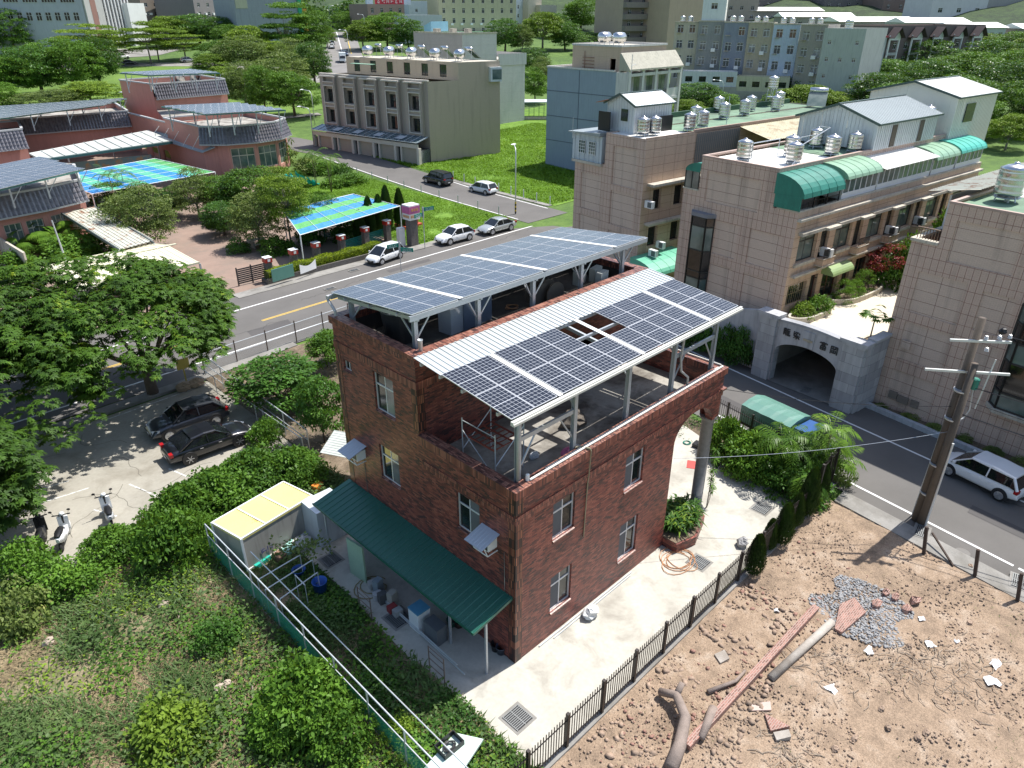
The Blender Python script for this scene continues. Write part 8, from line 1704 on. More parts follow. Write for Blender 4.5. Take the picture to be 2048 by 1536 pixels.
blades('field_grass',scatter(90000,52.8,46,90,84,lambda x,y:not(56<x<69 and y>74.5-(x-57)*.26)and not(x>68.3 and 49.4<y<61.6),sc_=.2,seed=4,thr=-.5),0,.42,.12,'field',.7,7,TZ)
blades('lawn_grass',scatter(60000,30.5,45,44.8,76,lambda x,y:True,sc_=.3,seed=4,thr=-.4),0,.3,.09,'field',.8,8,TZ)
g=np.random.default_rng(4);P=[];v0,f0=crown(91,6,5,60,26,1.0,low=-.2)
for i in range(170):
 a=R(45)+g.uniform(-.85,.85);dd=g.uniform(400,520)if i<100 else g.uniform(330,400);uu=1024-1440*math.tan(a-R(45))
 if i>=100 and not(590<uu<750 or 1090<uu<1250):continue
 x,y=-13.45+dd*math.cos(a),-13.28+dd*math.sin(a);z=.058*(min(dd,380)-95)+max(0,dd-400)*.14
 if 470<1024-1440*math.tan(a-R(45))and 610<1024-1440*math.tan(a-R(45))<745 and dd<330:continue
 P.append((rotz(v0*g.uniform(.8,1.3),g.uniform(0,6.28),(x,y,z+3)),f0))
npobj('far_wood',npmesh('far_wood',*join(P),LM['deep']),kind='stuff')
def fence_run(name,label,p,q,posts,rails,pick=None,mp=M_BLACK,mr=None,hp=1.5,wp=.08,z0=0,mesh=None,group=None,pw_=.02,zr_=(.1,1.5),pkh=1.55):
 t=thing(name,label,'fence',(*p,z0),group);L_=math.dist(p,q);d=((q[0]-p[0])/L_,(q[1]-p[1])/L_);at=lambda s,z:(p[0]+d[0]*s,p[1]+d[1]*s,z0+z)
 for i in range(posts+1):g=MB();a=at(L_*i/posts,0);g.box(a[0]-wp/2,a[1]-wp/2,z0-.1,a[0]+wp/2,a[1]+wp/2,z0+hp);g.build('post',mp,t)
 for z,w_ in rails:g=MB();g.tube([at(0,z),at(L_,z)],w_,6);g.build('rail',mr or mp,t)
 if pick:
  g=MB();g.box(-pw_/2,-pw_/2,zr_[0],pw_/2,pw_/2,pkh);me=g.mesh('picket',mp);n=int(L_/pick)
  for i in range(1,n):a=at(L_*i/n,0);sub(t,'picket',me,a)
 if mesh:g=MB();g.quad(at(0,.05),at(L_,.05),at(L_,mesh[1]),at(0,mesh[1]));g.build('netting',mesh[0],t)
 return t
def net_mat(name,c,k,op):
 m,t,b=_nodes(name);v,p=wallvec(t);L(t,v,(n:=NN(t,'ShaderNodeMapping')).inputs[0]);n.inputs['Rotation'].default_value=(0,0,.785)
 _,f=bricks(t,n.outputs[0],k,k,k*op,offset=0.,smooth=0.);b.inputs['Base Color'].default_value=(*c,1);b.inputs['Roughness'].default_value=.6;L(t,mathn(t,'MULTIPLY',f,1.0),b.inputs['Alpha']);return m
M_GNET=net_mat('green_fence_net',(.02,.3,.2),.05,.22);M_WNET=net_mat('wire_net',(.35,.37,.37),.07,.035)
M_PIPE=mat('galvanised_pipe',(.62,.65,.66),.4,.4,.06);M_BROWNM=mat('brown_black_metal',(.035,.028,.026),.45,.2,.1)
fence_run('picket_fence','long dark metal picket fence between the concrete yard and the dirt lot',(-4.9,-3.62),(17.0,-3.62),12,((.25,.022),(1.3,.022)),.125,M_BROWNM,None,1.6,.11,.1,None,None,.025)
fence_run('picket_fence','tall dark picket fence end on the pale wall stub by the road',(17.0,-3.62),(18.95,-3.5),2,((.4,.025),(1.9,.025)),.15,M_BROWNM,None,2.1,.12,.45,pkh=2.2)
fence_run('picket_fence','dark picket fence along the road behind the palms',(18.95,-3.5),(20.5,4.8),5,((.3,.022),(1.5,.022)),.14,M_BROWNM,None,1.8,.1,.2,pkh=1.75)
w=MB();w.prism([(-5,-3.5),(17.0,-3.5),(17.0,-3.74),(-5,-3.74)],-.1,.12);struct(w,'fence_kerb',M_KERB)
w=MB();w.prism([(16.9,-3.5),(18.9,-3.38),(18.9,-3.72),(16.9,-3.78)],-.1,.55);single(w,'wall_stub',M_CONC,'short pale concrete wall stub carrying the fence end at the road','wall')
g1=fence_run('green_net_fence','long pipe fence with green netting between the weedy lot and the side yard',(-5.32,13.6),(-5.36,-4.5),9,((1.8,.03),(1.2,.022),(.1,.022)),None,M_PIPE,None,1.8,.05,0,(M_GNET,1.2))
g=MB();g.tube([(-4.75,10.6,1.75),(-4.8,-4.5,1.8)],.024);g.build('rail',M_PIPE,g1)
fence_run('wire_fence','pipe and wire fence along the parking lot edge, running away from the photo',(2.25,31.0),(2.1,17.8),5,((1.6,.032),(.95,.025)),None,M_PIPE,None,1.6,.05,0,(M_WNET,1.55))
fence_run('wire_fence','second pipe fence beside the parking lot with green cloth',(1.6,30.6),(1.75,17.8),5,((1.2,.025),),None,M_PIPE,None,1.25,.045,0,(M_WNET,1.2))
fence_run('wire_fence','wire fence along the main road behind the back garden',(2.3,31.3),(21,32.3),8,((1.5,.025),(.8,.02)),None,mat('rust_brown_post',(.09,.06,.045),.7),M_PIPE,1.7,.06,0,(M_WNET,1.5))
up_=thing('utility_pole','leaning brown concrete utility pole with cross arms at the edge of the dirt lot','pole',(19.6,-7.5,0))
g=MB();g.tube([(19.6,-7.5,-.1),(19.75,-7.45,10.3)],.25,14,0,.15);g.build('shaft',mat('weathered_pole',(.12,.095,.075),.85,0,.2,1.5,20,.3,streak=.5),up_,True)
g=MB();g.tube([(19.35,-7.75,0),(19.5,-7.75,8.4)],.2,12,0,.15);g.build('second_shaft',MATS['weathered_pole'],up_,True)
for a,b in(((19.0,-6.7,9.3),(20.4,-8.6,9.35)),((18.6,-6.2,7.9),(20.6,-8.9,7.9))):g=MB();g.beam(a,b,.09,.1);g.build('cross_arm',mat('pale_cross_arm',(.62,.64,.62),.5,.2),up_)
for k,(x,y,z)in enumerate(((19.8,-7.8,9.5),(20.1,-8.2,9.55),(20.35,-8.5,9.6),(20.1,-7.9,8.9))):g=MB();g.lathe((x,y,z-.1),[(.03,0),(.09,.03),(.04,.06),(.09,.1),(.04,.14),(.07,.18),(.02,.2)],8);g.build('insulator',mat('white_ceramic',(.7,.7,.7),.2),up_)
g=MB();g.lathe((19.95,-7.9,7.1),[(.16,0),(.16,.45),(.1,.5)],12);g.build('cut_out_box',M_TEAL,up_);g=MB();g.blob((20.35,-8.2,9.75),(.14,.16,.16),0,1);g.build('arrester',M_BLACK,up_)
g=MB();g.tube([(19.25,-7.95,0),(19.35,-7.95,4.6)],.05,8);g.tube([(19.8,-7.2,0),(19.8,-7.3,5.9),(19.7,-7.4,6.1)],.035,8);g.tube([(20.0,-7.9,7.1),(20.15,-8,6.0),(20.1,-7.9,5.6),(19.8,-7.7,5.4)],.03,6);g.beam((20.3,-8.3,8.5),(20.0,-8.2,6.2),.05);g.build('cable_duct',M_PIPE,up_)
for z in(5.6,3.2,1.6,7.0):g=MB();g.lathe((19.6,-7.58,z),[(.33,0),(.33,.06)],14);g.build('clamp_band',M_STEEL,up_)
def wire(label,a,b,sag,r=.014,grp='overhead wires'):
 a,b=Vector(a),Vector(b);pts=[a.lerp(b,i/14)-Vector((0,0,4*sag*(i/14)*(1-i/14)))for i in range(15)];g=MB();g.tube(pts,r,4);single(g,'overhead_wire',M_BLACK if r>.012 else M_STEEL,label,'wire',grp)
wire('service wire from the brick house corner to the utility pole',(13.15,.1,6.6),(19.6,-7.5,6.2),.25)
wire('thin guy wire crossing the yard to the utility pole',(9.6,.05,4.6),(19.5,-7.6,5.0),.3,.011);wire('heavy wire running right from the pole top',(20.3,-8.4,9.6),(24,-30,9.8),.5,.02)
wire('upper cable running right from mid pole',(19.8,-7.8,7.2),(24,-30,7.4),.5,.02);wire('bundled cable with white ties running right from the pole',(19.7,-7.7,5.9),(24,-28,5.8),.7,.03);wire('lowest thin cable running right from the pole',(19.7,-7.7,6.6),(24.5,-30,6.3),.8)
def lamp(label,p,h_,a,m=M_PIPE,arm=1.6,band=False):
 t=thing('street_lamp',label,'street lamp',p,'street lamps');g=MB();x,y,z=p;c_,s_=math.cos(a),math.sin(a)
 g.tube([(x,y,z),(x,y,z+h_-.8),(x+c_*.3,y+s_*.3,z+h_-.2),(x+c_*arm,y+s_*arm,z+h_)],.08,8,0,.05);g.build('pole',m,t,True);g=MB();g.blob((x+c_*(arm+.3),y+s_*(arm+.3),z+h_),(.42,.2,.09),0,2);g.build('lamp_head',M_WHITE,t)
 if band:
  for k in range(6):g=MB();g.cyl((x,y,z+.1+k*.22),.1,.22,10);g.build('warning_stripe',mat('stripe_yellow',(.6,.4,.03),.6)if k%2 else M_BLACK,t)
lamp('street lamp with a black and yellow foot at the side street corner',(46.61,46.32,0.12),7.6,.9,band=True);q_=(0.93,52.03)
t=thing('lamp_pole','pale leaning lamp pole standing behind the big umbrella tree','pole',(*q_,0));g=MB();g.tube([(*q_,0),(q_[0]-.2,q_[1]+.6,6.6)],.09,8,0,.05);g.build('pole',M_PIPE,t)
for lab,q,h_,a in(('green lamp post at the villa terrace corner',(50.24,96.52,1.61),6,2.),('tall lamp left of the villas on the path',(59.46,111.17,2.58),6,2.),('left lamp of the far road',(168.56,275.74,13.81),9,-.8),('second lamp of the far road',(174.33,263.95,13.56),9,2.4),('third lamp of the far road',(150.28,224.70,10.97),9,2.4),('lamp beside the villa roof tanks',(111.63,177.33,7.44),9,2.4),('lamp between the park trees',(106.59,244.34,9.98),7,1),('lamp on the lawn behind the school',(62.00,133.34,3.60),5,1),('short lamp behind the roof tanks',(123.78,65.47,3.35),6,2.2)):lamp(lab,q,h_,a)
M_SGN=mat('sign_green',(.0,.22,.17),.4)
def street_sign(label,p,h_,blades_):
 t=thing('street_sign',label,'sign',(*p,0),'street name signs');g=MB();g.tube([(*p,0),(*p,h_)],.04,8);g.box(p[0]-.07,p[1]-.07,h_-.9,p[0]+.07,p[1]+.07,h_+.1);g.build('pole',M_STEEL,t)
 for a,z in blades_:
  c_,s_=math.cos(a),math.sin(a);g=MB();g.beam((p[0]+c_*.1,p[1]+s_*.1,z),(p[0]+c_*1.25,p[1]+s_*1.25,z),.04,.36);b=g.build('name_board',M_SGN,t);w=MB()
  for f in(-1,1):
   for i in range(5):
    k=('rich','ridge','long','beam','ridge')[i]
    for(x0,y0,x1,y1)in GL[k][::3]:q0=.28+i*.18;nx,ny=-s_*.026*f,c_*.026*f;w.beam((p[0]+c_*(q0+x0*.13)+nx,p[1]+s_*(q0+x0*.13)+ny,z-.04+y0*.15),(p[0]+c_*(q0+x1*.13)+nx,p[1]+s_*(q0+x1*.13)+ny,z-.04+y1*.15+.001),.008,.018)
   w.beam((p[0]+c_*.3+nx,p[1]+s_*.3+ny,z-.12),(p[0]+c_*1.1+nx,p[1]+s_*1.1+ny,z-.12),.008,.03)
  w.build('lettering',M_WHITE,b)
street_sign('green street name sign on a thin pole beside the school sign pillar',(30.55,43.30),4.1,((-.15,3.95),(3.3,3.5)))
street_sign('green street name sign at the near road edge in front of the white hatchback',(24.02,38.60),2.9,((3.0,2.75),(-.9,2.3)))
pt=thing('sign_pillar','stone pillar with a glossy pink and white lit box sign of the school','sign',(*(30.45,45.13),0));x,y=(30.45,45.13)
g=MB();g.box(x-.45,y-.4,0,x+.45,y+.4,2.7);g.build('pillar',mat('rubble_stone',(.13,.12,.11)),pt);g=MB();g.box(x-.65,y-.6,2.72,x+.65,y+.6,4.2);sb=g.build('sign_box',M_WHITE,pt)
g=MB();g.box(x-.67,y-.62,3.35,x+.67,y+.62,4.08);g.build('pink_panel',mat('pink_sign',(.5,.13,.3),.4,0,.15,3),sb)
g=MB()
for i in range(5):g.box(x-.5+i*.2,y-.635,2.95,x-.38+i*.2,y-.605,3.2);g.box(x-.685,y-.5+i*.2,2.95,x-.655,y-.38+i*.2,3.2)
for i in range(3):g.box(x-.4+i*.3,y-.64,3.6,x-.2+i*.3,y-.625,3.85)
g.build('sign_lettering',mat('orange_print',(.6,.3,.1),.5),sb)
w=MB();a=(29.39,45.67);w.box(a[0]-.35,a[1]-.25,0,a[0]+.35,a[1]+.25,1.9);o=single(w,'electric_cabinet',M_WHITE,'tall white electric cabinet beside the sign pillar','cabinet')
for i,(q,lab)in enumerate((((14.54,45.25),'left end'),((17.37,45.75),'second from the left'),((19.99,46.25),'third, at the right end of the white banner'),((23.06,46.71),'fourth, under the leafy shrub'),((26.33,47.46),'fifth, between the cypresses'),((29.47,48.10),'last, nearest the sign pillar'))):
 t=thing('fence_pillar',f'stone fence pillar with a red box lamp of the school fence, {lab}','pillar',(*q,0),'pillars of the school fence');g=MB();g.box(q[0]-.28,q[1]-.28,0,q[0]+.28,q[1]+.28,1.75);g.build('pillar',mat('rubble_stone',(.13,.12,.11)),t)
 g=MB();g.box(q[0]-.33,q[1]-.33,1.76,q[0]+.33,q[1]+.33,2.16);l_=g.build('lamp_box',mat('red_lamp',(.45,.03,.02),.4),t);g=MB();g.box(q[0]-.34,q[1]-.34,2.16,q[0]+.34,q[1]+.34,2.22);g.box(q[0]-.12,q[1]-.345,1.85,q[0]+.12,q[1]-.332,2.08);g.build('lamp_cap',M_WHITE,l_)
w=MB();a,b=(16.77,43.98),(18.70,44.49)
for i in range(8):s0,s1=i/8,(i+1)/8;z=lambda s:1.35-.35*math.sin(math.pi*s);P0,P1=Vector((*a,0)).lerp(Vector((*b,0)),s0),Vector((*a,0)).lerp(Vector((*b,0)),s1);w.quad((P0.x,P0.y-.2,.45),(P1.x,P1.y-.2,.45),(P1.x,P1.y-.2,z(s1)),(P0.x,P0.y-.2,z(s0)))
single(w,'banner',M_WHITE,'sagging white cloth banner tied between two school fence pillars','banner')
w=MB();a,b=(14.01,43.67),(16.24,43.93);w.prism([a,b,(b[0],b[1]+.08),(a[0],a[1]+.08)],.4,1.5);nb=single(w,'notice_board',mat('board_green',(.1,.25,.2),.5),'green notice board with pale papers beside the left pillar','sign')
def slats(name,label,p,q,n,h_,m):
 t=thing(name,label,'fence',(*p,0));g=MB();L_=math.dist(p,q);g.box(-.04,-.02,0,.04,.02,1);
 for i in range(n):z=.15+(h_-.2)*i/n;w=MB();w.prism([p,q,(q[0],q[1]+.04),(p[0],p[1]+.04)],z,z+(h_-.2)/n*.7);w.build('slat',m,t)
 for s in(0,.5,1):x,y=p[0]+(q[0]-p[0])*s,p[1]+(q[1]-p[1])*s;w=MB();w.box(x-.05,y-.05,0,x+.05,y+.05,h_+.05);w.build('post',m,t)
slats('slat_fence','dark slatted gate at the end of the school drive',(11.94,45.98),(14.59,45.96),8,1.6,mat('dark_slat',(.05,.045,.045),.6))
slats('slat_fence','teal slatted school fence between the pillars below the small shade net',(24.02,47.83),(29.88,48.74),7,1.3,mat('teal_slat',(.0,.17,.15),.5));slats('slat_fence','teal slatted fence of the play corner under the small shade net',(25.18,53.36),(31.98,53.01),7,1.3,MATS['teal_slat'])
w=MB();w.box(33.2,50,.02,35.6,52,.4);w.box(33.6,50.2,.4,35.2,51.6,1.0);o=single(w,'play_house',mat('play_red',(.5,.1,.05),.5,0,.3,2),'low red play equipment under the smaller shade net','toy')
t=thing('picnic_table','pale picnic table with two benches in the school garden','table',(*(18.89,56.00),0));x,y=(18.89,56.00);g=MB();g.box(x-.9,y-.4,.7,x+.9,y+.4,.76);g.build('table_top',M_SLAB,t)
for s in(-.9,.9):g=MB();g.box(x-.9,y+s-.15,.4,x+.9,y+s+.15,.45);g.build('bench',M_SLAB,t)
g=MB();g.box(x-.7,y-.8,0,x-.6,y+.8,.7);g.box(x+.6,y-.8,0,x+.7,y+.8,.7);g.build('leg',M_SLAB,t)
for i in range(9):q=(45.0-.02*i,47.5+i*3.6);g=MB();g.cyl((*q,terr(*q)),.06,1.0,6);single(g,'bollard_post',M_STEEL,'thin grey post along the near edge of the side street lawn','post','posts along the side street lawn')
for i in range(9):q=(52.5+.03*i,46.2+i*2.3);g=MB();g.cyl((*q,terr(*q)),.07,1.1,6);single(g,'bollard_post',M_PIPE,'pale post along the edge of the bright field','post','posts along the field edge')
for i,(q,q2)in enumerate((((17.26,-8.58),0),((17.21,-10.64),0),((16.83,-12.32),0))):g=MB();g.beam((*q,-.1),(q[0]+.05,q[1]+.25,1.35),.13,.13);single(g,'timber_post',mat('old_timber',(.07,.05,.04),.9,0,.2,5,20,.3),f'old leaning timber post on the dirt lot kerb, {["left one next to the utility pole", "middle one", "right one"][i]}','post','timber posts on the kerb')
g=MB();g.beam((*(18.26,-8.46),.55),(*(17.21,-9.76),.1),.07);single(g,'timber_strut',MATS['old_timber'],'fallen wooden strut leaning between the timber posts','timber')
def grate(label,p,w_,l_,a=0,z=.034):
 t=thing('drain_grate',label,'drain cover',(*p,z),'drain grates');t['org']=(0.,0.,0.);t.rotation_euler.z=a;g=MB();g.box(-w_/2,-l_/2,0,w_/2,l_/2,.006);o=g.build('pit',M_BLACK);o.parent=t
 g=MB();n=int(l_/.07);
 for i in range(n):y=-l_/2+.04+i*l_/n;g.box(-w_/2,y,.006,w_/2,y+.03,.03)
 for x in(-w_/2,-.015,w_/2-.03):g.box(x,-l_/2,.007,x+.03,l_/2,.034)
 o=g.build('bars',mat('grate_grey',(.22,.23,.23),.5,.4));o.parent=t;g=MB();g.box(-w_/2-.1,-l_/2-.1,-.003,w_/2+.1,l_/2+.1,.003);o=g.build('frame',M_KERB);o.parent=t
grate('drain grate in the sunlit yard near the bottom of the photo',(-1.58,-1.70),.75,.75);grate('drain grate in front of the house beside the orange hose',(9.62,-1.82),.7,.7);grate('drain grate in the palm shadow',(15.12,-1.86),.7,.7);grate('drain grate in the shaded yard behind the awning',(-1.73,9.71),.7,.7,0);grate('dirty drain grate in the shaded yard beside the scaffold frames',(-1.70,4.85),.8,.8)
grate('drain grate in the kerb at the pole foot',(18.71,-7.97),.9,.5,.15,.11);grate('drain grate in the kerb at the right edge',(18.11,-12.04),.9,.5,.15,.11);grate('drain grate in the gutter before the arched gate',(28.50,2.18),.9,.5,.1,.01)
for i,q in enumerate(((17.18,39.74),(21.49,42.49))):grate(f'dark gutter grate below the stone hedge wall, {["left", "right"][i]}',q,.8,.4,0,.04)
def coil(name,label,c,r,turns,m,z=.05,rr=.02,jit=.25,seed=1,cat='hose'):
 rd=random.Random(seed);pts=[];n=turns*16;cx,cy=c;ex,ey,ph=1,1,0
 for i in range(n):
  if i%16==0:ox,oy,ex,ey=rd.uniform(-jit,jit)*r,rd.uniform(-jit,jit)*r,rd.uniform(.6,1.2),rd.uniform(.5,1.0);tx,ty=ox,oy
  a=2*math.pi*i/16;pts.append(((cx+tx+r*ex*math.cos(a)),(cy+ty+r*ey*math.sin(a)),z+.004*(i%7)))
 sm=[Vector(pts[0])]
 for p in pts[1:]:sm.append(sm[-1].lerp(Vector(p),.6))
 g=MB();g.tube(sm,rr,5);return single(g,name,m,label,cat)
for i,(q,r_)in enumerate((((22.76,44.80),.38),((18.59,-9.76),.36),((0.91,33.60),.36))):g=MB();g.cyl((*q,.007),r_,.012,20);g.cyl((*q,.019),r_*.85,.006,20,1);single(g,'manhole_cover',[mat('cast_iron',(.09,.085,.08),.6,.4),mat('cast_iron_light',(.13,.125,.12),.6,.4)],f'round manhole cover in the road, {["beyond the rear canopy", "near the right edge", "under the umbrella tree"][i]}','manhole','manhole covers')
coil('garden_hose','tangled orange garden hose lying on the sunlit yard',(9.06,-1.08),.85,5,mat('orange_hose',(.5,.25,.12),.5),seed=3,rr=.016);coil('garden_hose','yellowish hose looped on the shaded yard',(-1.56,6.94),.7,2,mat('khaki_hose',(.25,.2,.08),.5),seed=5);coil('garden_hose','teal hose coil near the portico',(17.67,4.01),.25,4,M_TEAL,seed=6,jit=.1)
ct=thing('storage_container','grey box container with a yellow roof beside the side yard','container',(-3,12.6,0));CX=[(-5.08,13.41),(-4.70,11.50),(-0.98,12.08)];fx,fy=CX[1];ex_,ey_=CX[2];sx_,sy_=CX[0]
bk=(ex_+sx_-fx,ey_+sy_-fy);g=MB();g.prism([(fx,fy),(ex_,ey_),bk,(sx_,sy_)],.15,1.75);g.build('box',mat('dirty_container',(.34,.33,.3),.6,.1,.1,.8,streak=.5),ct);g=MB();g.prism([(fx-.03,fy-.03),(ex_+.03,ey_-.03),(bk[0]+.03,bk[1]+.03),(sx_-.03,sy_+.03)],1.76,1.84);g.build('roof',mat('yellow_roof',(.8,.7,.22),.6,0,.08,.8,dirt=(.5,.33,.1),dscale=.9,dthr=(.6,.64)),ct)
g=MB()
for s in(0,.33,.66,1):a_,b_1=(fx+(ex_-fx)*s,fy+(ey_-fy)*s),(sx_+(bk[0]-sx_)*s,sy_+(bk[1]-sy_)*s);g.beam((*a_,1.86),(*b_1,1.86),.06,.05)
for a_,b_1 in(((fx,fy),(ex_,ey_)),((sx_,sy_),bk)):g.beam((*a_,1.86),(*b_1,1.86),.06,.05);g.beam((*a_,.15),(*b_1,.15),.08,.1)
for a_ in((fx,fy),(ex_,ey_),(sx_,sy_)):g.beam((*a_,.1),(*a_,1.86),.09)
g.build('frame',M_WHITE,ct);g=MB();x_,y_=fx+(ex_-fx)*.2,fy+(ey_-fy)*.2-.02
for i,k in enumerate(('beam','ridge')):
 for(a0,b0,a1,b1_)in GL[k][::2]:g.beam((x_+i*.32+a0*.26,y_+i*.05,.5+b0*.26),(x_+i*.32+a1*.26,y_+i*.05,.5+b1_*.26+.001),.01,.03)
g.build('lettering',mat('blue_print',(.05,.07,.25),.5),ct)
sh_=thing('tool_shed','small pale corrugated shed against the left wall of the brick house','shed',(-.9,11,0));g=MB();g.corr((1.11,14.77,2.00),(1.6,1.2,.1),(1.1,-1.9,-.1),0,.2,.02);g.build('roof',mat('pale_green_sheet',(.55,.6,.55),.5,.1,.08,1,dirt=(.4,.42,.38)),sh_)
q=(1.11,13.73);g=MB();g.box(-1.6,10.7,0,-.1,12.0,1.9);g.build('wall',M_WSHEET,sh_)
def box_thing(name,label,cat,p,sx,sy,sz,m,a=0,z=.03,cap=None,grp=None):
 g=MB();c_,s_=math.cos(a),math.sin(a);f=lambda x,y:(p[0]+x*c_-y*s_,p[1]+x*s_+y*c_);g.prism([f(-sx/2,-sy/2),f(sx/2,-sy/2),f(sx/2,sy/2),f(-sx/2,sy/2)],z,z+sz)
 if cap:g.prism([f(-sx/2-.01,-sy/2-.01),f(sx/2+.01,-sy/2-.01),f(sx/2+.01,sy/2+.01),f(-sx/2-.01,sy/2+.01)],z+sz,z+sz+.06,1)
 return single(g,name,[m,cap or m],label,cat,grp)
box_thing('washing_machine','white washing machine with a blue top under the green awning','washing machine',(-1.35,3.9),.6,.6,.95,M_WHITE,cap=mat('blue_panel',(.1,.3,.45),.4));box_thing('cabinet','low dark metal cabinet under the green awning','cabinet',(-1.3,3.0),.5,.8,.8,mat('steel_dark',(.12,.13,.14),.5));box_thing('wall_panel_door','pale green leaning door panel under the green awning','panel',(-1.5,7.9),.08,1.0,1.9,mat('pale_green',(.35,.5,.36),.6),.1)
rb=random.Random(4);cl=((.4,.4,.38),(.3,.04,.04),(.45,.42,.36),(.1,.1,.1),(.5,.5,.5),(.25,.3,.33))
nm=('white storage tub','red plastic basket','beige carton','black crate','grey carton','blue grey bin','pale paint pail')
for i in range(7):c_=cl[i%6];box_thing('storage_box',f'{nm[i]} among the clutter along the wall under the awning','box',(-1.55+rb.uniform(-.15,.2),5.0+i*.33),.35,.28,rb.uniform(.25,.7),mat(f'clutter_{i % 6}',c_,.7),rb.uniform(-.4,.4),grp='clutter under the awning')
def pot(name,label,p,r,h_,m,z=.03,cat='bucket',grp=None):g=MB();g.lathe((*p,z),[(r*.8,0),(r,h_),(r*1.06,h_),(r*1.06,h_-.03),(r*.9,h_-.03),(r*.72,.03)],14);return single(g,name,m,label,cat,grp,True)
pot('bucket','left dark bucket at the foot of the house corner',(-0.05,0.97),.2,.32,M_BLACK);pot('bucket','right dark bucket with a pale rim at the house corner',(-0.01,0.73),.2,.34,mat('navy_plastic',(.05,.06,.09),.4));pot('green_pot','dark green pot under the awning end',(-0.40,3.08),.22,.3,mat('pot_green',(.02,.1,.08),.4),cat='pot');pot('clay_pot','brown pot under the awning end',(-0.25,2.86),.22,.28,mat('pot_brown',(.1,.05,.04),.6),cat='pot')
M_BLUEP=mat('blue_plastic',(.02,.1,.4),.4,0,.1,3);pot('plastic_drum','blue plastic drum on the soil beside the side yard',(-3.18,8.14),.3,.75,M_BLUEP,cat='drum');pot('plastic_drum','smaller blue tub behind the pipe trellis',(-3.27,9.69),.28,.45,M_BLUEP,cat='drum')
for i,(q,lab)in enumerate((((-2.56,5.41),'far'),((-2.45,1.11),'near'))):
 t=thing('scaffold_ladder',f'rusty scaffold ladder frame standing on the shaded yard, {lab} one','scaffold frame',(*q,0),'scaffold frames on the yard');g=MB();x,y=q
 for dy in(-.0,.85):g.tube([(x,y+dy,.03),(x,y+dy,1.3)],.022,6)
 for z in(.35,.7,1.05,1.28):g.tube([(x,y,z),(x,y+.85,z)],.018,6)
 g.build('frame',mat('rusty_pipe',(.22,.16,.13),.6,.3),t)
g=MB();g.tube([(*(-1.52,6.70),.12),(*(-1.77,1.21),.4)],.03,6);g.tube([(*(-1.57,6.35),.1),(*(-1.80,0.76),.3)],.025,6);single(g,'long_pipe',M_PIPE,'long thin pipes lying across the shaded yard between the scaffold frames','pipe')
tr_=thing('pipe_trellis','low trellis of thin pale pipes with a vine between fence and side yard','trellis',(-4.3,9.5,0));g=MB()
for a_,b_1 in(((-5.16,9.37,1.30),(-3.19,9.50,1.30)),((-5.22,8.65,1.30),(-2.98,8.87,1.30)),((-5.05,7.79,1.30),(-3.23,8.07,1.30)),((-3.95,8.58,1.30),(-3.97,7.79,1.30))):g.tube([a_,b_1],.025,6);g.tube([b_1,(b_1[0],b_1[1],0)],.02,5);g.tube([a_,(a_[0],a_[1],0)],.02,5)
g.build('pipe',M_PIPE,tr_);lv=np.random.default_rng(3);n=260;s=lv.random(n);c=np.column_stack([-3.9+1.9*s+lv.normal(size=n)*.18,10.4-1.2*s+lv.normal(size=n)*.3,1.4+lv.normal(size=n)*.15]);vm=npmesh('vine',*leaves(c,lv.normal(size=(n,3)),np.repeat([[0,0,1.]],n,0),np.full(n,.16),np.full(n,.13)),LM['olive']);o=bpy.data.objects.new('vine',vm);C.objects.link(o);o.parent=tr_;o.location=(4.3,-9.5,0)
def bag(label,p,r,m,seed=1,z=.03,name='sack',grp=None):g=MB();g.blob((*p,z+r*.6),(r,r*.8,r*.75),0,seed,10,8,.22);return single(g,name,m,label,'bag',grp)
M_SACK=mat('white_sack',(.62,.63,.62),.7,0,.15,5);bag('white sack slumped against the front wall of the brick house',(3.81,-0.44),.36,M_SACK,2);bag('grey bundle of sacks by the nearest cypress',(11.98,-2.57),.3,mat('grey_sack',(.3,.3,.3),.7,0,.4,6),3);bag('white rags heaped at the container corner',(-2.18,11.34),.42,mat('white_rags',(.6,.58,.55),.8,0,.2,6),4)
box_thing('plank','small orange machine between the container and the shed','machine',(0.56,14.48),.5,.35,.5,mat('machine_orange',(.6,.2,.03),.5),.3);box_thing('pallet','mint green board pile by the container','board',(-2.72,11.40),.8,.5,.35,mat('mint_board',(.3,.55,.48),.6),.4);box_thing('crate','brown crate of clutter by the container','crate',(-3.26,11.32),.5,.5,.3,mat('brown_crate',(.25,.15,.1),.8),.2);box_thing('rolled_net','rolled turquoise net lying in front of the container','net',(-3.99,11.60),.8,.22,.2,mat('turquoise',(.02,.45,.35),.5),.25)
g=MB();a_=Vector((1.6,-.12,.07));g.tube([(1.2,-.1,.06),(7.0,-.1,.06)],.03,6);g.tube([(1.9,-.22,.06),(6.8,-.2,.06)],.022,6);single(g,'pipe_bundle',M_PIPE,'pale pipes lying on the ground along the front wall','pipe')
box_thing('red_mat','red plastic sheet lying on the yard behind the column','mat',(16.03,2.54),.75,.7,.02,mat('red_sheet',(.5,.06,.05),.6),.5);box_thing('black_crate','black plastic crate near the portico','crate',(17.77,3.46),.5,.35,.22,M_BLACK,.1);box_thing('metal_tray','flat grey tray beside the garden kerb','tray',(16.97,1.21),.55,.3,.1,M_STEEL,-.5)
bt=thing('work_bench','pale mint board table with a black crate of hoses at the bottom of the photo','bench',(*(-3.93,-1.03),0));x,y=(-3.93,-1.03);g=MB();g.prism([(-5.45,-1.30),(-3.78,-1.01),(-3.28,-1.83),(-4.75,-2.25)],.62,.7);g.build('board',mat('mint_table',(.5,.62,.56),.6,0,.1,3),bt);
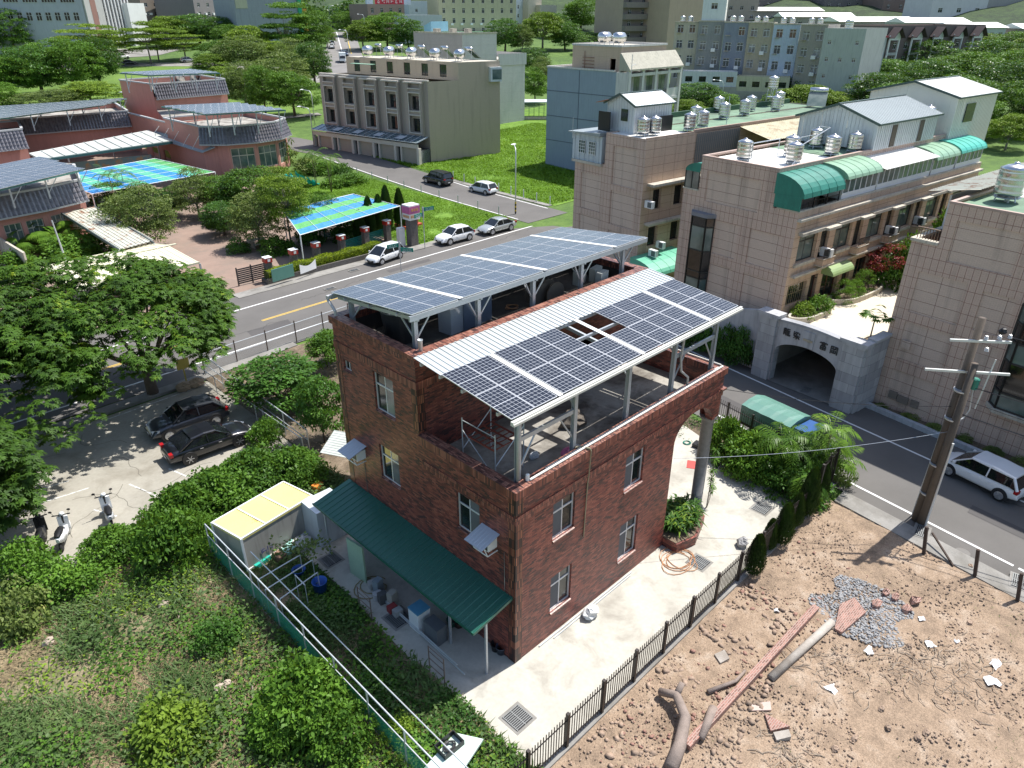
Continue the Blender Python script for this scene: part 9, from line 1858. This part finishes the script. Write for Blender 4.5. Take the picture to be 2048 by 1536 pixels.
for q in((-4.82,-1.18),(-3.49,-1.52)):g=MB();g.beam((*q,0),(*q,.62),.08);g.build('leg',M_STEEL,bt)
g=MB();q=(-4.24,-1.30);parapet(g,q[0]-.4,q[1]-.25,q[0]+.4,q[1]+.3,.71,.9,.03);single(g,'hose_crate',M_BLACK,'black crate full of hoses on the mint board table','crate');coil('hose_bundle','dark hoses coiled inside the black crate',q,.22,5,mat('dark_hose',(.04,.04,.04),.4),.78,.02,.1,8)
pot('round_water_vat','dark round water tank under the rear solar canopy',(1.9,8.3),.75,1.3,mat('vat_steel',(.2,.21,.22),.4,.6),9.96,'water tank');pot('stove_pipe','short grey pipe standing on the long brick coping',(.42,5.12),.09,.42,M_PIPE,10.96,'pipe')
box_thing('steel_cabinet','blue grey open steel cabinet on the upper terrace','cabinet',(5.0,7.6),1.7,.8,1.2,mat('cabinet_blue',(.16,.2,.27),.5),.1,9.96);box_thing('steel_cabinet','white double door cabinet beside the blue grey one','cabinet',(3.9,7.5),.9,.7,1.1,mat('cabinet_white',(.5,.53,.56),.5),.1,9.96)
for i,(x,y)in enumerate(((10.7,6.6),(11.6,6.4),(11.3,5.8))):box_thing('inverter_box',f'grey solar inverter box at the right end of the upper terrace, {["left", "middle", "front"][i]} one','electric box',(x,y),.7,.3,.6,mat('inverter_grey',(.42,.43,.4),.5),.2,10.5,grp='inverter boxes')
for i,(x,y)in enumerate(((8.4,7.0),(8.9,6.7))):g=MB();g.lathe((x,y-.3,10.5),[(.55,0),(.55,.06),(.22,.07),(.22,.5),(.55,.51),(.55,.57)],18,0,'y');single(g,'cable_reel',mat('old_wood',(.16,.13,.1),.8),f'wooden cable reel on the upper terrace, {["rear", "front"][i]} one','cable reel','cable reels')
coil('garden_hose','orange hose ring on the upper terrace floor',(7.4,7.6),.35,3,mat('orange_hose',(.5,.25,.12)),9.98,.02,.05,9)
sc_=thing('scaffold','silver and rust red scaffold frames on the lower terrace','scaffold',(1.2,3,6.76))
g=MB()
for x,y in((.9,1.9),(2.3,1.9),(.9,3.6),(2.3,3.6)):g.tube([(x,y,6.76),(x,y,8.7)],.024,6)
for a_,b_1 in(((.9,1.9,7.4),(2.3,1.9,8.5)),((.9,3.6,7.4),(2.3,3.6,8.5)),((.9,1.9,6.9),(.9,3.6,8.2)),((2.3,1.9,8.2),(2.3,3.6,7.0)),((.9,1.9,8.6),(.9,3.6,8.6)),((2.3,1.9,8.6),(2.3,3.6,8.6))):g.tube([a_,b_1],.018,5)
g.build('frame',M_PIPE,sc_);g=MB()
for x in(.95,1.4,1.85,2.25):g.beam((x,2.0,8.0),(x,3.5,8.0),.05)
for y in np.arange(2.0,3.6,.25):g.beam((.95,y,8.02),(2.25,y,8.02),.03)
g.build('platform',mat('rust_red',(.22,.05,.03),.6),sc_)
bag('blue white sack standing on the lower terrace near the corner post',(1.75,.95),.26,mat('blue_white_sack',(.4,.45,.55),.7,0,.3,6),5,6.77);bag('pink plastic bag beside the second post of the front canopy',(3.7,.95),.3,mat('pink_bag',(.6,.16,.3),.5),6,6.95);bag('grey white sheet heaped at the second post',(3.9,.75),.5,M_SACK,7,6.7);bag('small white bag on the terrace by the light patches',(3.0,2.0),.2,M_SACK,8,6.77);bag('dark heap of tarpaulin on the middle of the lower terrace',(5.9,2.6),.6,mat('brown_tarp',(.13,.11,.09),.9,0,.3,4),9,6.55)
g=MB();g.lathe((.72,.18,7.81),[(.07,0),(.07,.22),(.03,.25)],10);single(g,'vent_pipe',M_WHITE,'white pipe cap on the lower coping beside the corner post','pipe cap')
M_RED=brick_mat('old_red_brick',.22,.07,.012,[(.15,(.17,.08,.06)),(.8,(.36,.18,.14))],(.4,.3,.25),.8,.5,.5,.2);M_OLDC=mat('broken_concrete',(.4,.37,.33),.9,0,.2,3,20,.4,dirt=(.22,.18,.14));M_STN=mat('field_stone',(.36,.26,.19),.9,0,.25,3,20,.3,dirt=(.2,.15,.11));M_WOOD=mat('grey_driftwood',(.25,.2,.17),.9,0,.3,3,25,.5)
g=MB();a_,b_1=Vector((*(1.50,-6.42),.12)),Vector((*(10.47,-6.67),.12));g.beam(a_,b_1,.26,.34);single(g,'fallen_beam',M_RED,'long fallen brick faced beam lying diagonally on the dirt lot','beam')
g=MB();g.tube([(*(6.00,-7.04),.15),(*(10.20,-7.45),.15)],.15,14);single(g,'concrete_pipe',M_OLDC,'pale round concrete pole lying beside the fallen beam','pipe',smooth=True)
def chunk(name,label,pts,h_,m,z=.05,grp=None):g=MB();g.prism(pts,z,[z+h_*(1+.3*((i*7)%3-1))for i in range(len(pts))]);single(g,name,m,label,'rubble',grp)
chunk('brick_slab','large red brick slab on the grey ash patch',[(9.97,-7.66),(9.92,-7.96),(11.63,-8.20),(12.20,-7.53),(11.35,-7.27)],.14,M_RED);chunk('brick_slab','triangular red brick piece near the bottom of the dirt lot',[(4.50,-7.60),(4.00,-8.08),(4.59,-8.46)],.12,M_RED);chunk('plaster_plate','flat pale pink plaster plate near the fallen beam',[(4.60,-7.08),(5.13,-7.49),(4.82,-7.69),(4.30,-7.18)],.04,mat('pink_plaster',(.5,.38,.33),.9));chunk('concrete_slab','flat grey concrete piece between the fence and the fallen beam',[(5.56,-5.01),(6.00,-5.18),(5.75,-5.53),(5.35,-5.39)],.08,M_OLDC)
chunk('concrete_chunk','white concrete chunk beside the triangular brick piece',[(4.02,-8.16),(4.45,-8.48),(4.23,-8.68),(3.83,-8.38)],.14,M_OLDC)
g=MB();q=[(2.60,-4.60),(2.70,-5.19),(2.24,-5.86),(1.33,-6.26),(0.46,-6.50)];g.tube([(*q[0],.25),(*q[1],.5),(*q[2],.4),(*q[3],.25),(*q[4],.2)],.14,10,0,.24);g.tube([(*q[1],.5),(*(3.09,-5.14),.75)],.13,8,0,.1);single(g,'tree_stump',M_WOOD,'big grey forked tree stump at the bottom edge of the dirt lot','stump',smooth=True)
g=MB();g.tube([(*(3.36,-6.28),.2),(*(2.81,-6.42),.25),(*(2.06,-6.60),.2)],.17,9,0,.13);single(g,'log',M_WOOD,'short thick log right of the forked stump','log',smooth=True);g=MB();g.tube([(*(3.90,-5.75),.12),(*(4.98,-6.22),.15),(*(5.70,-6.21),.1)],.09,8,0,.05);single(g,'branch',M_WOOD,'dark dead branch above the short log','branch',smooth=True)
sg_=np.random.default_rng(12)
def stones(n,box,r0,r1,ins,seed,thr=-1.,sc=.5):
 P=scatter(n,*box,ins,sc_=sc,seed=seed,thr=thr);V=[];F=[];o=0
 base=np.array([(0,0,1),(1,0,0),(0,1,0),(-1,0,0),(0,-1,0),(.7,.7,.5),(-.7,.7,.5),(-.7,-.7,.5),(.7,-.7,.5)],float)
 T_=np.array([(0,5,6),(0,6,7),(0,7,8),(0,8,5),(1,2,5),(2,3,6),(3,4,7),(4,1,8),(5,2,6),(6,3,7),(7,4,8),(8,1,5)])
 m=len(P);r=r0+(r1-r0)*sg_.random(m)**3;S_=sg_.uniform(.6,1.2,(m,9,3));a=sg_.uniform(0,6.28,m);ca,sa=np.cos(a),np.sin(a);B_=base[None]*S_*r[:,None,None]*np.array([1,.75,.6]);X=B_[:,:,0]*ca[:,None]-B_[:,:,1]*sa[:,None]+P[:,0:1];Y=B_[:,:,0]*sa[:,None]+B_[:,:,1]*ca[:,None]+P[:,1:2]
 return np.stack([X,Y,B_[:,:,2]+.05],-1).reshape(-1,3),(T_[None]+9*np.arange(m)[:,None,None]).reshape(-1,3)
RBX=(-12,-16,19,-3.9)
npobj('pebbles',npmesh('pebbles',*stones(26000,RBX,.015,.07,in_rubble,3,-.05),M_STN),kind='stuff');npobj('stone_litter',npmesh('stone_litter',*stones(5000,(-8,-14,10,-3.9),.05,.17,lambda x,y:in_rubble(x,y)and y>-8.2+.25*abs(x-2),5,.05,.7),M_STN),kind='stuff')
npobj('brick_rubble',npmesh('brick_rubble',*stones(1300,(-6,-9,14,-3.9),.03,.13,lambda x,y:in_rubble(x,y)and(y>-7.4),6,.12,.6),mat('brick_crumbs',(.3,.17,.13),.9,0,.25,4)),kind='stuff')
npobj('ash_gravel',npmesh('ash_gravel',*stones(9000,(9,-10.5,14.5,-6),.02,.1,lambda x,y:(x-11.6)**2/4.5+(y+8.0)**2/2.6<1+.4*math.sin(x*3),7),mat('ash_grey',(.3,.3,.3),.9,0,.3,3)),kind='stuff')
npobj('weed_lot_stones',npmesh('weed_lot_stones',*stones(2500,(-14,-6,-5,14),.03,.12,in_weed2,8,.25),M_STN),kind='stuff')
for i,q in enumerate(((12.45,-8.32),(13.40,-8.72),(13.08,-9.26),(13.41,-8.32),(13.84,-9.35))):
 g=MB();g.blob((*q,.12),(.28,.2,.16),0,20+i,6,4,.3);single(g,'brick_lump',M_RED,f'red brick lump of the heap right of the ash patch, {["front left", "middle", "front right", "rear left", "rear right"][i]} one','rubble','brick lumps')
for i,q in enumerate(((17.75,-10.30),(14.12,-11.28),(11.22,-10.02),(7.60,-10.35),(7.02,-10.79),(5.80,-10.16),(7.71,-11.77),(7.32,-11.65),(8.89,-5.86),(11.43,-6.36),(4.96,-9.87))):
 g=MB();g.blob((*q,.07),(.15,.12,.1),0,40+i,7,5,.2);single(g,'boulder',M_STN,'rounded tan stone lying alone on the bare dirt','stone','single stones on the dirt lot')
for i,(q,r_,lab)in enumerate((((7.16,-8.74),.3,'white and blue torn plastic bag near the middle of the dirt lot'),((11.89,-10.55),.28,'white plastic scrap left of the twig heap'),((12.59,-12.58),.32,'upper white plastic rag at the right edge of the dirt lot'),((11.64,-12.74),.38,'lower white plastic rag at the right edge of the dirt lot'),((12.73,-11.22),.15,'small white scrap by the twig heap'),((9.87,-9.05),.25,'yellow and white scrap above the dry grass'),((13.00,-9.86),.2,'white scrap above the twig heap'),((9.33,-5.57),.2,'cream paper by the picket fence'))):
 g=MB();rd=random.Random(i);n=9;c0=(*q,.1);ring=[(q[0]+r_*rd.uniform(.3,1.2)*math.cos(6.28*k/n),q[1]+r_*rd.uniform(.2,.9)*math.sin(6.28*k/n),rd.uniform(.03,.14))for k in range(n)];g.add([c0]+ring,[(0,k+1,(k+1)%n+1)for k in range(n)]);single(g,'plastic_scrap',mat('white_plastic',(.7,.72,.75),.4),lab,'litter','plastic litter on the dirt lot')
tw=MB();rd=random.Random(8)
for cx,cy,n,sp_ in((*(11.03,-11.51),130,1.6),(*(7.89,-8.23),70,1.3),(*(10.09,-10.10),50,1.2),(*(3.68,-8.60),70,1.2)):
 for _ in range(n):x,y,a,l_=cx+rd.gauss(0,sp_*.6),cy+rd.gauss(0,sp_*.5),rd.uniform(0,6.28),rd.uniform(.15,.7);tw.tube([(x,y,.05),(x+l_*.5*math.cos(a),y+l_*.5*math.sin(a),.1),(x+l_*math.cos(a+.3),y+l_*math.sin(a+.3),.06)],rd.uniform(.006,.018),4,cap=False)
o=tw.build('twigs',mat('dead_twig',(.36,.29,.22),.9,0,.3,2));o['kind']='stuff'
for i,q in enumerate(((-8.29,10.19),(-11.44,14.97),(-7.94,4.82))):g=MB();g.tube([(*q,.05),(q[0]+.5,q[1]+.9,.25)],.05,6,0,.03);single(g,'branch',M_WOOD,f'dead branch in the weedy lot, {["upper", "left", "lower"][i]} one','branch')
for i,q in enumerate(((-8.32,6.49),(-8.03,6.50),(-6.11,1.65),(-5.83,1.63),(-11.94,13.12),(-8.05,11.99))):g=MB();g.blob((*q,.15),(.25,.2,.17),0,60+i,7,5,.2);single(g,'boulder',mat('pale_stone',(.4,.33,.26),.9,0,.2,3),'pale stone among the weeds','stone','stones of the weedy lot')
g=MB();g.box(.9,31.0,0,.98,31.05,1.3);g.box(.55,30.98,1.0,1.35,31.02,1.7);single(g,'yellow_board',mat('yellow_board',(.45,.36,.08),.6),'faded yellow board on a post beside the thick tree trunk','sign')
for i,q in enumerate(((0.42,30.05),(1.15,30.10))):g=MB();g.blob((*q,.2),(.6,.4,.32),0,80+i,8,6,.15);single(g,'boulder',mat('tan_rock',(.33,.25,.17),.9,0,.2,3),f'tan rock at the parking lot entrance behind the dark crossover, {["left", "right"][i]} one','rock','rocks by the trunk')
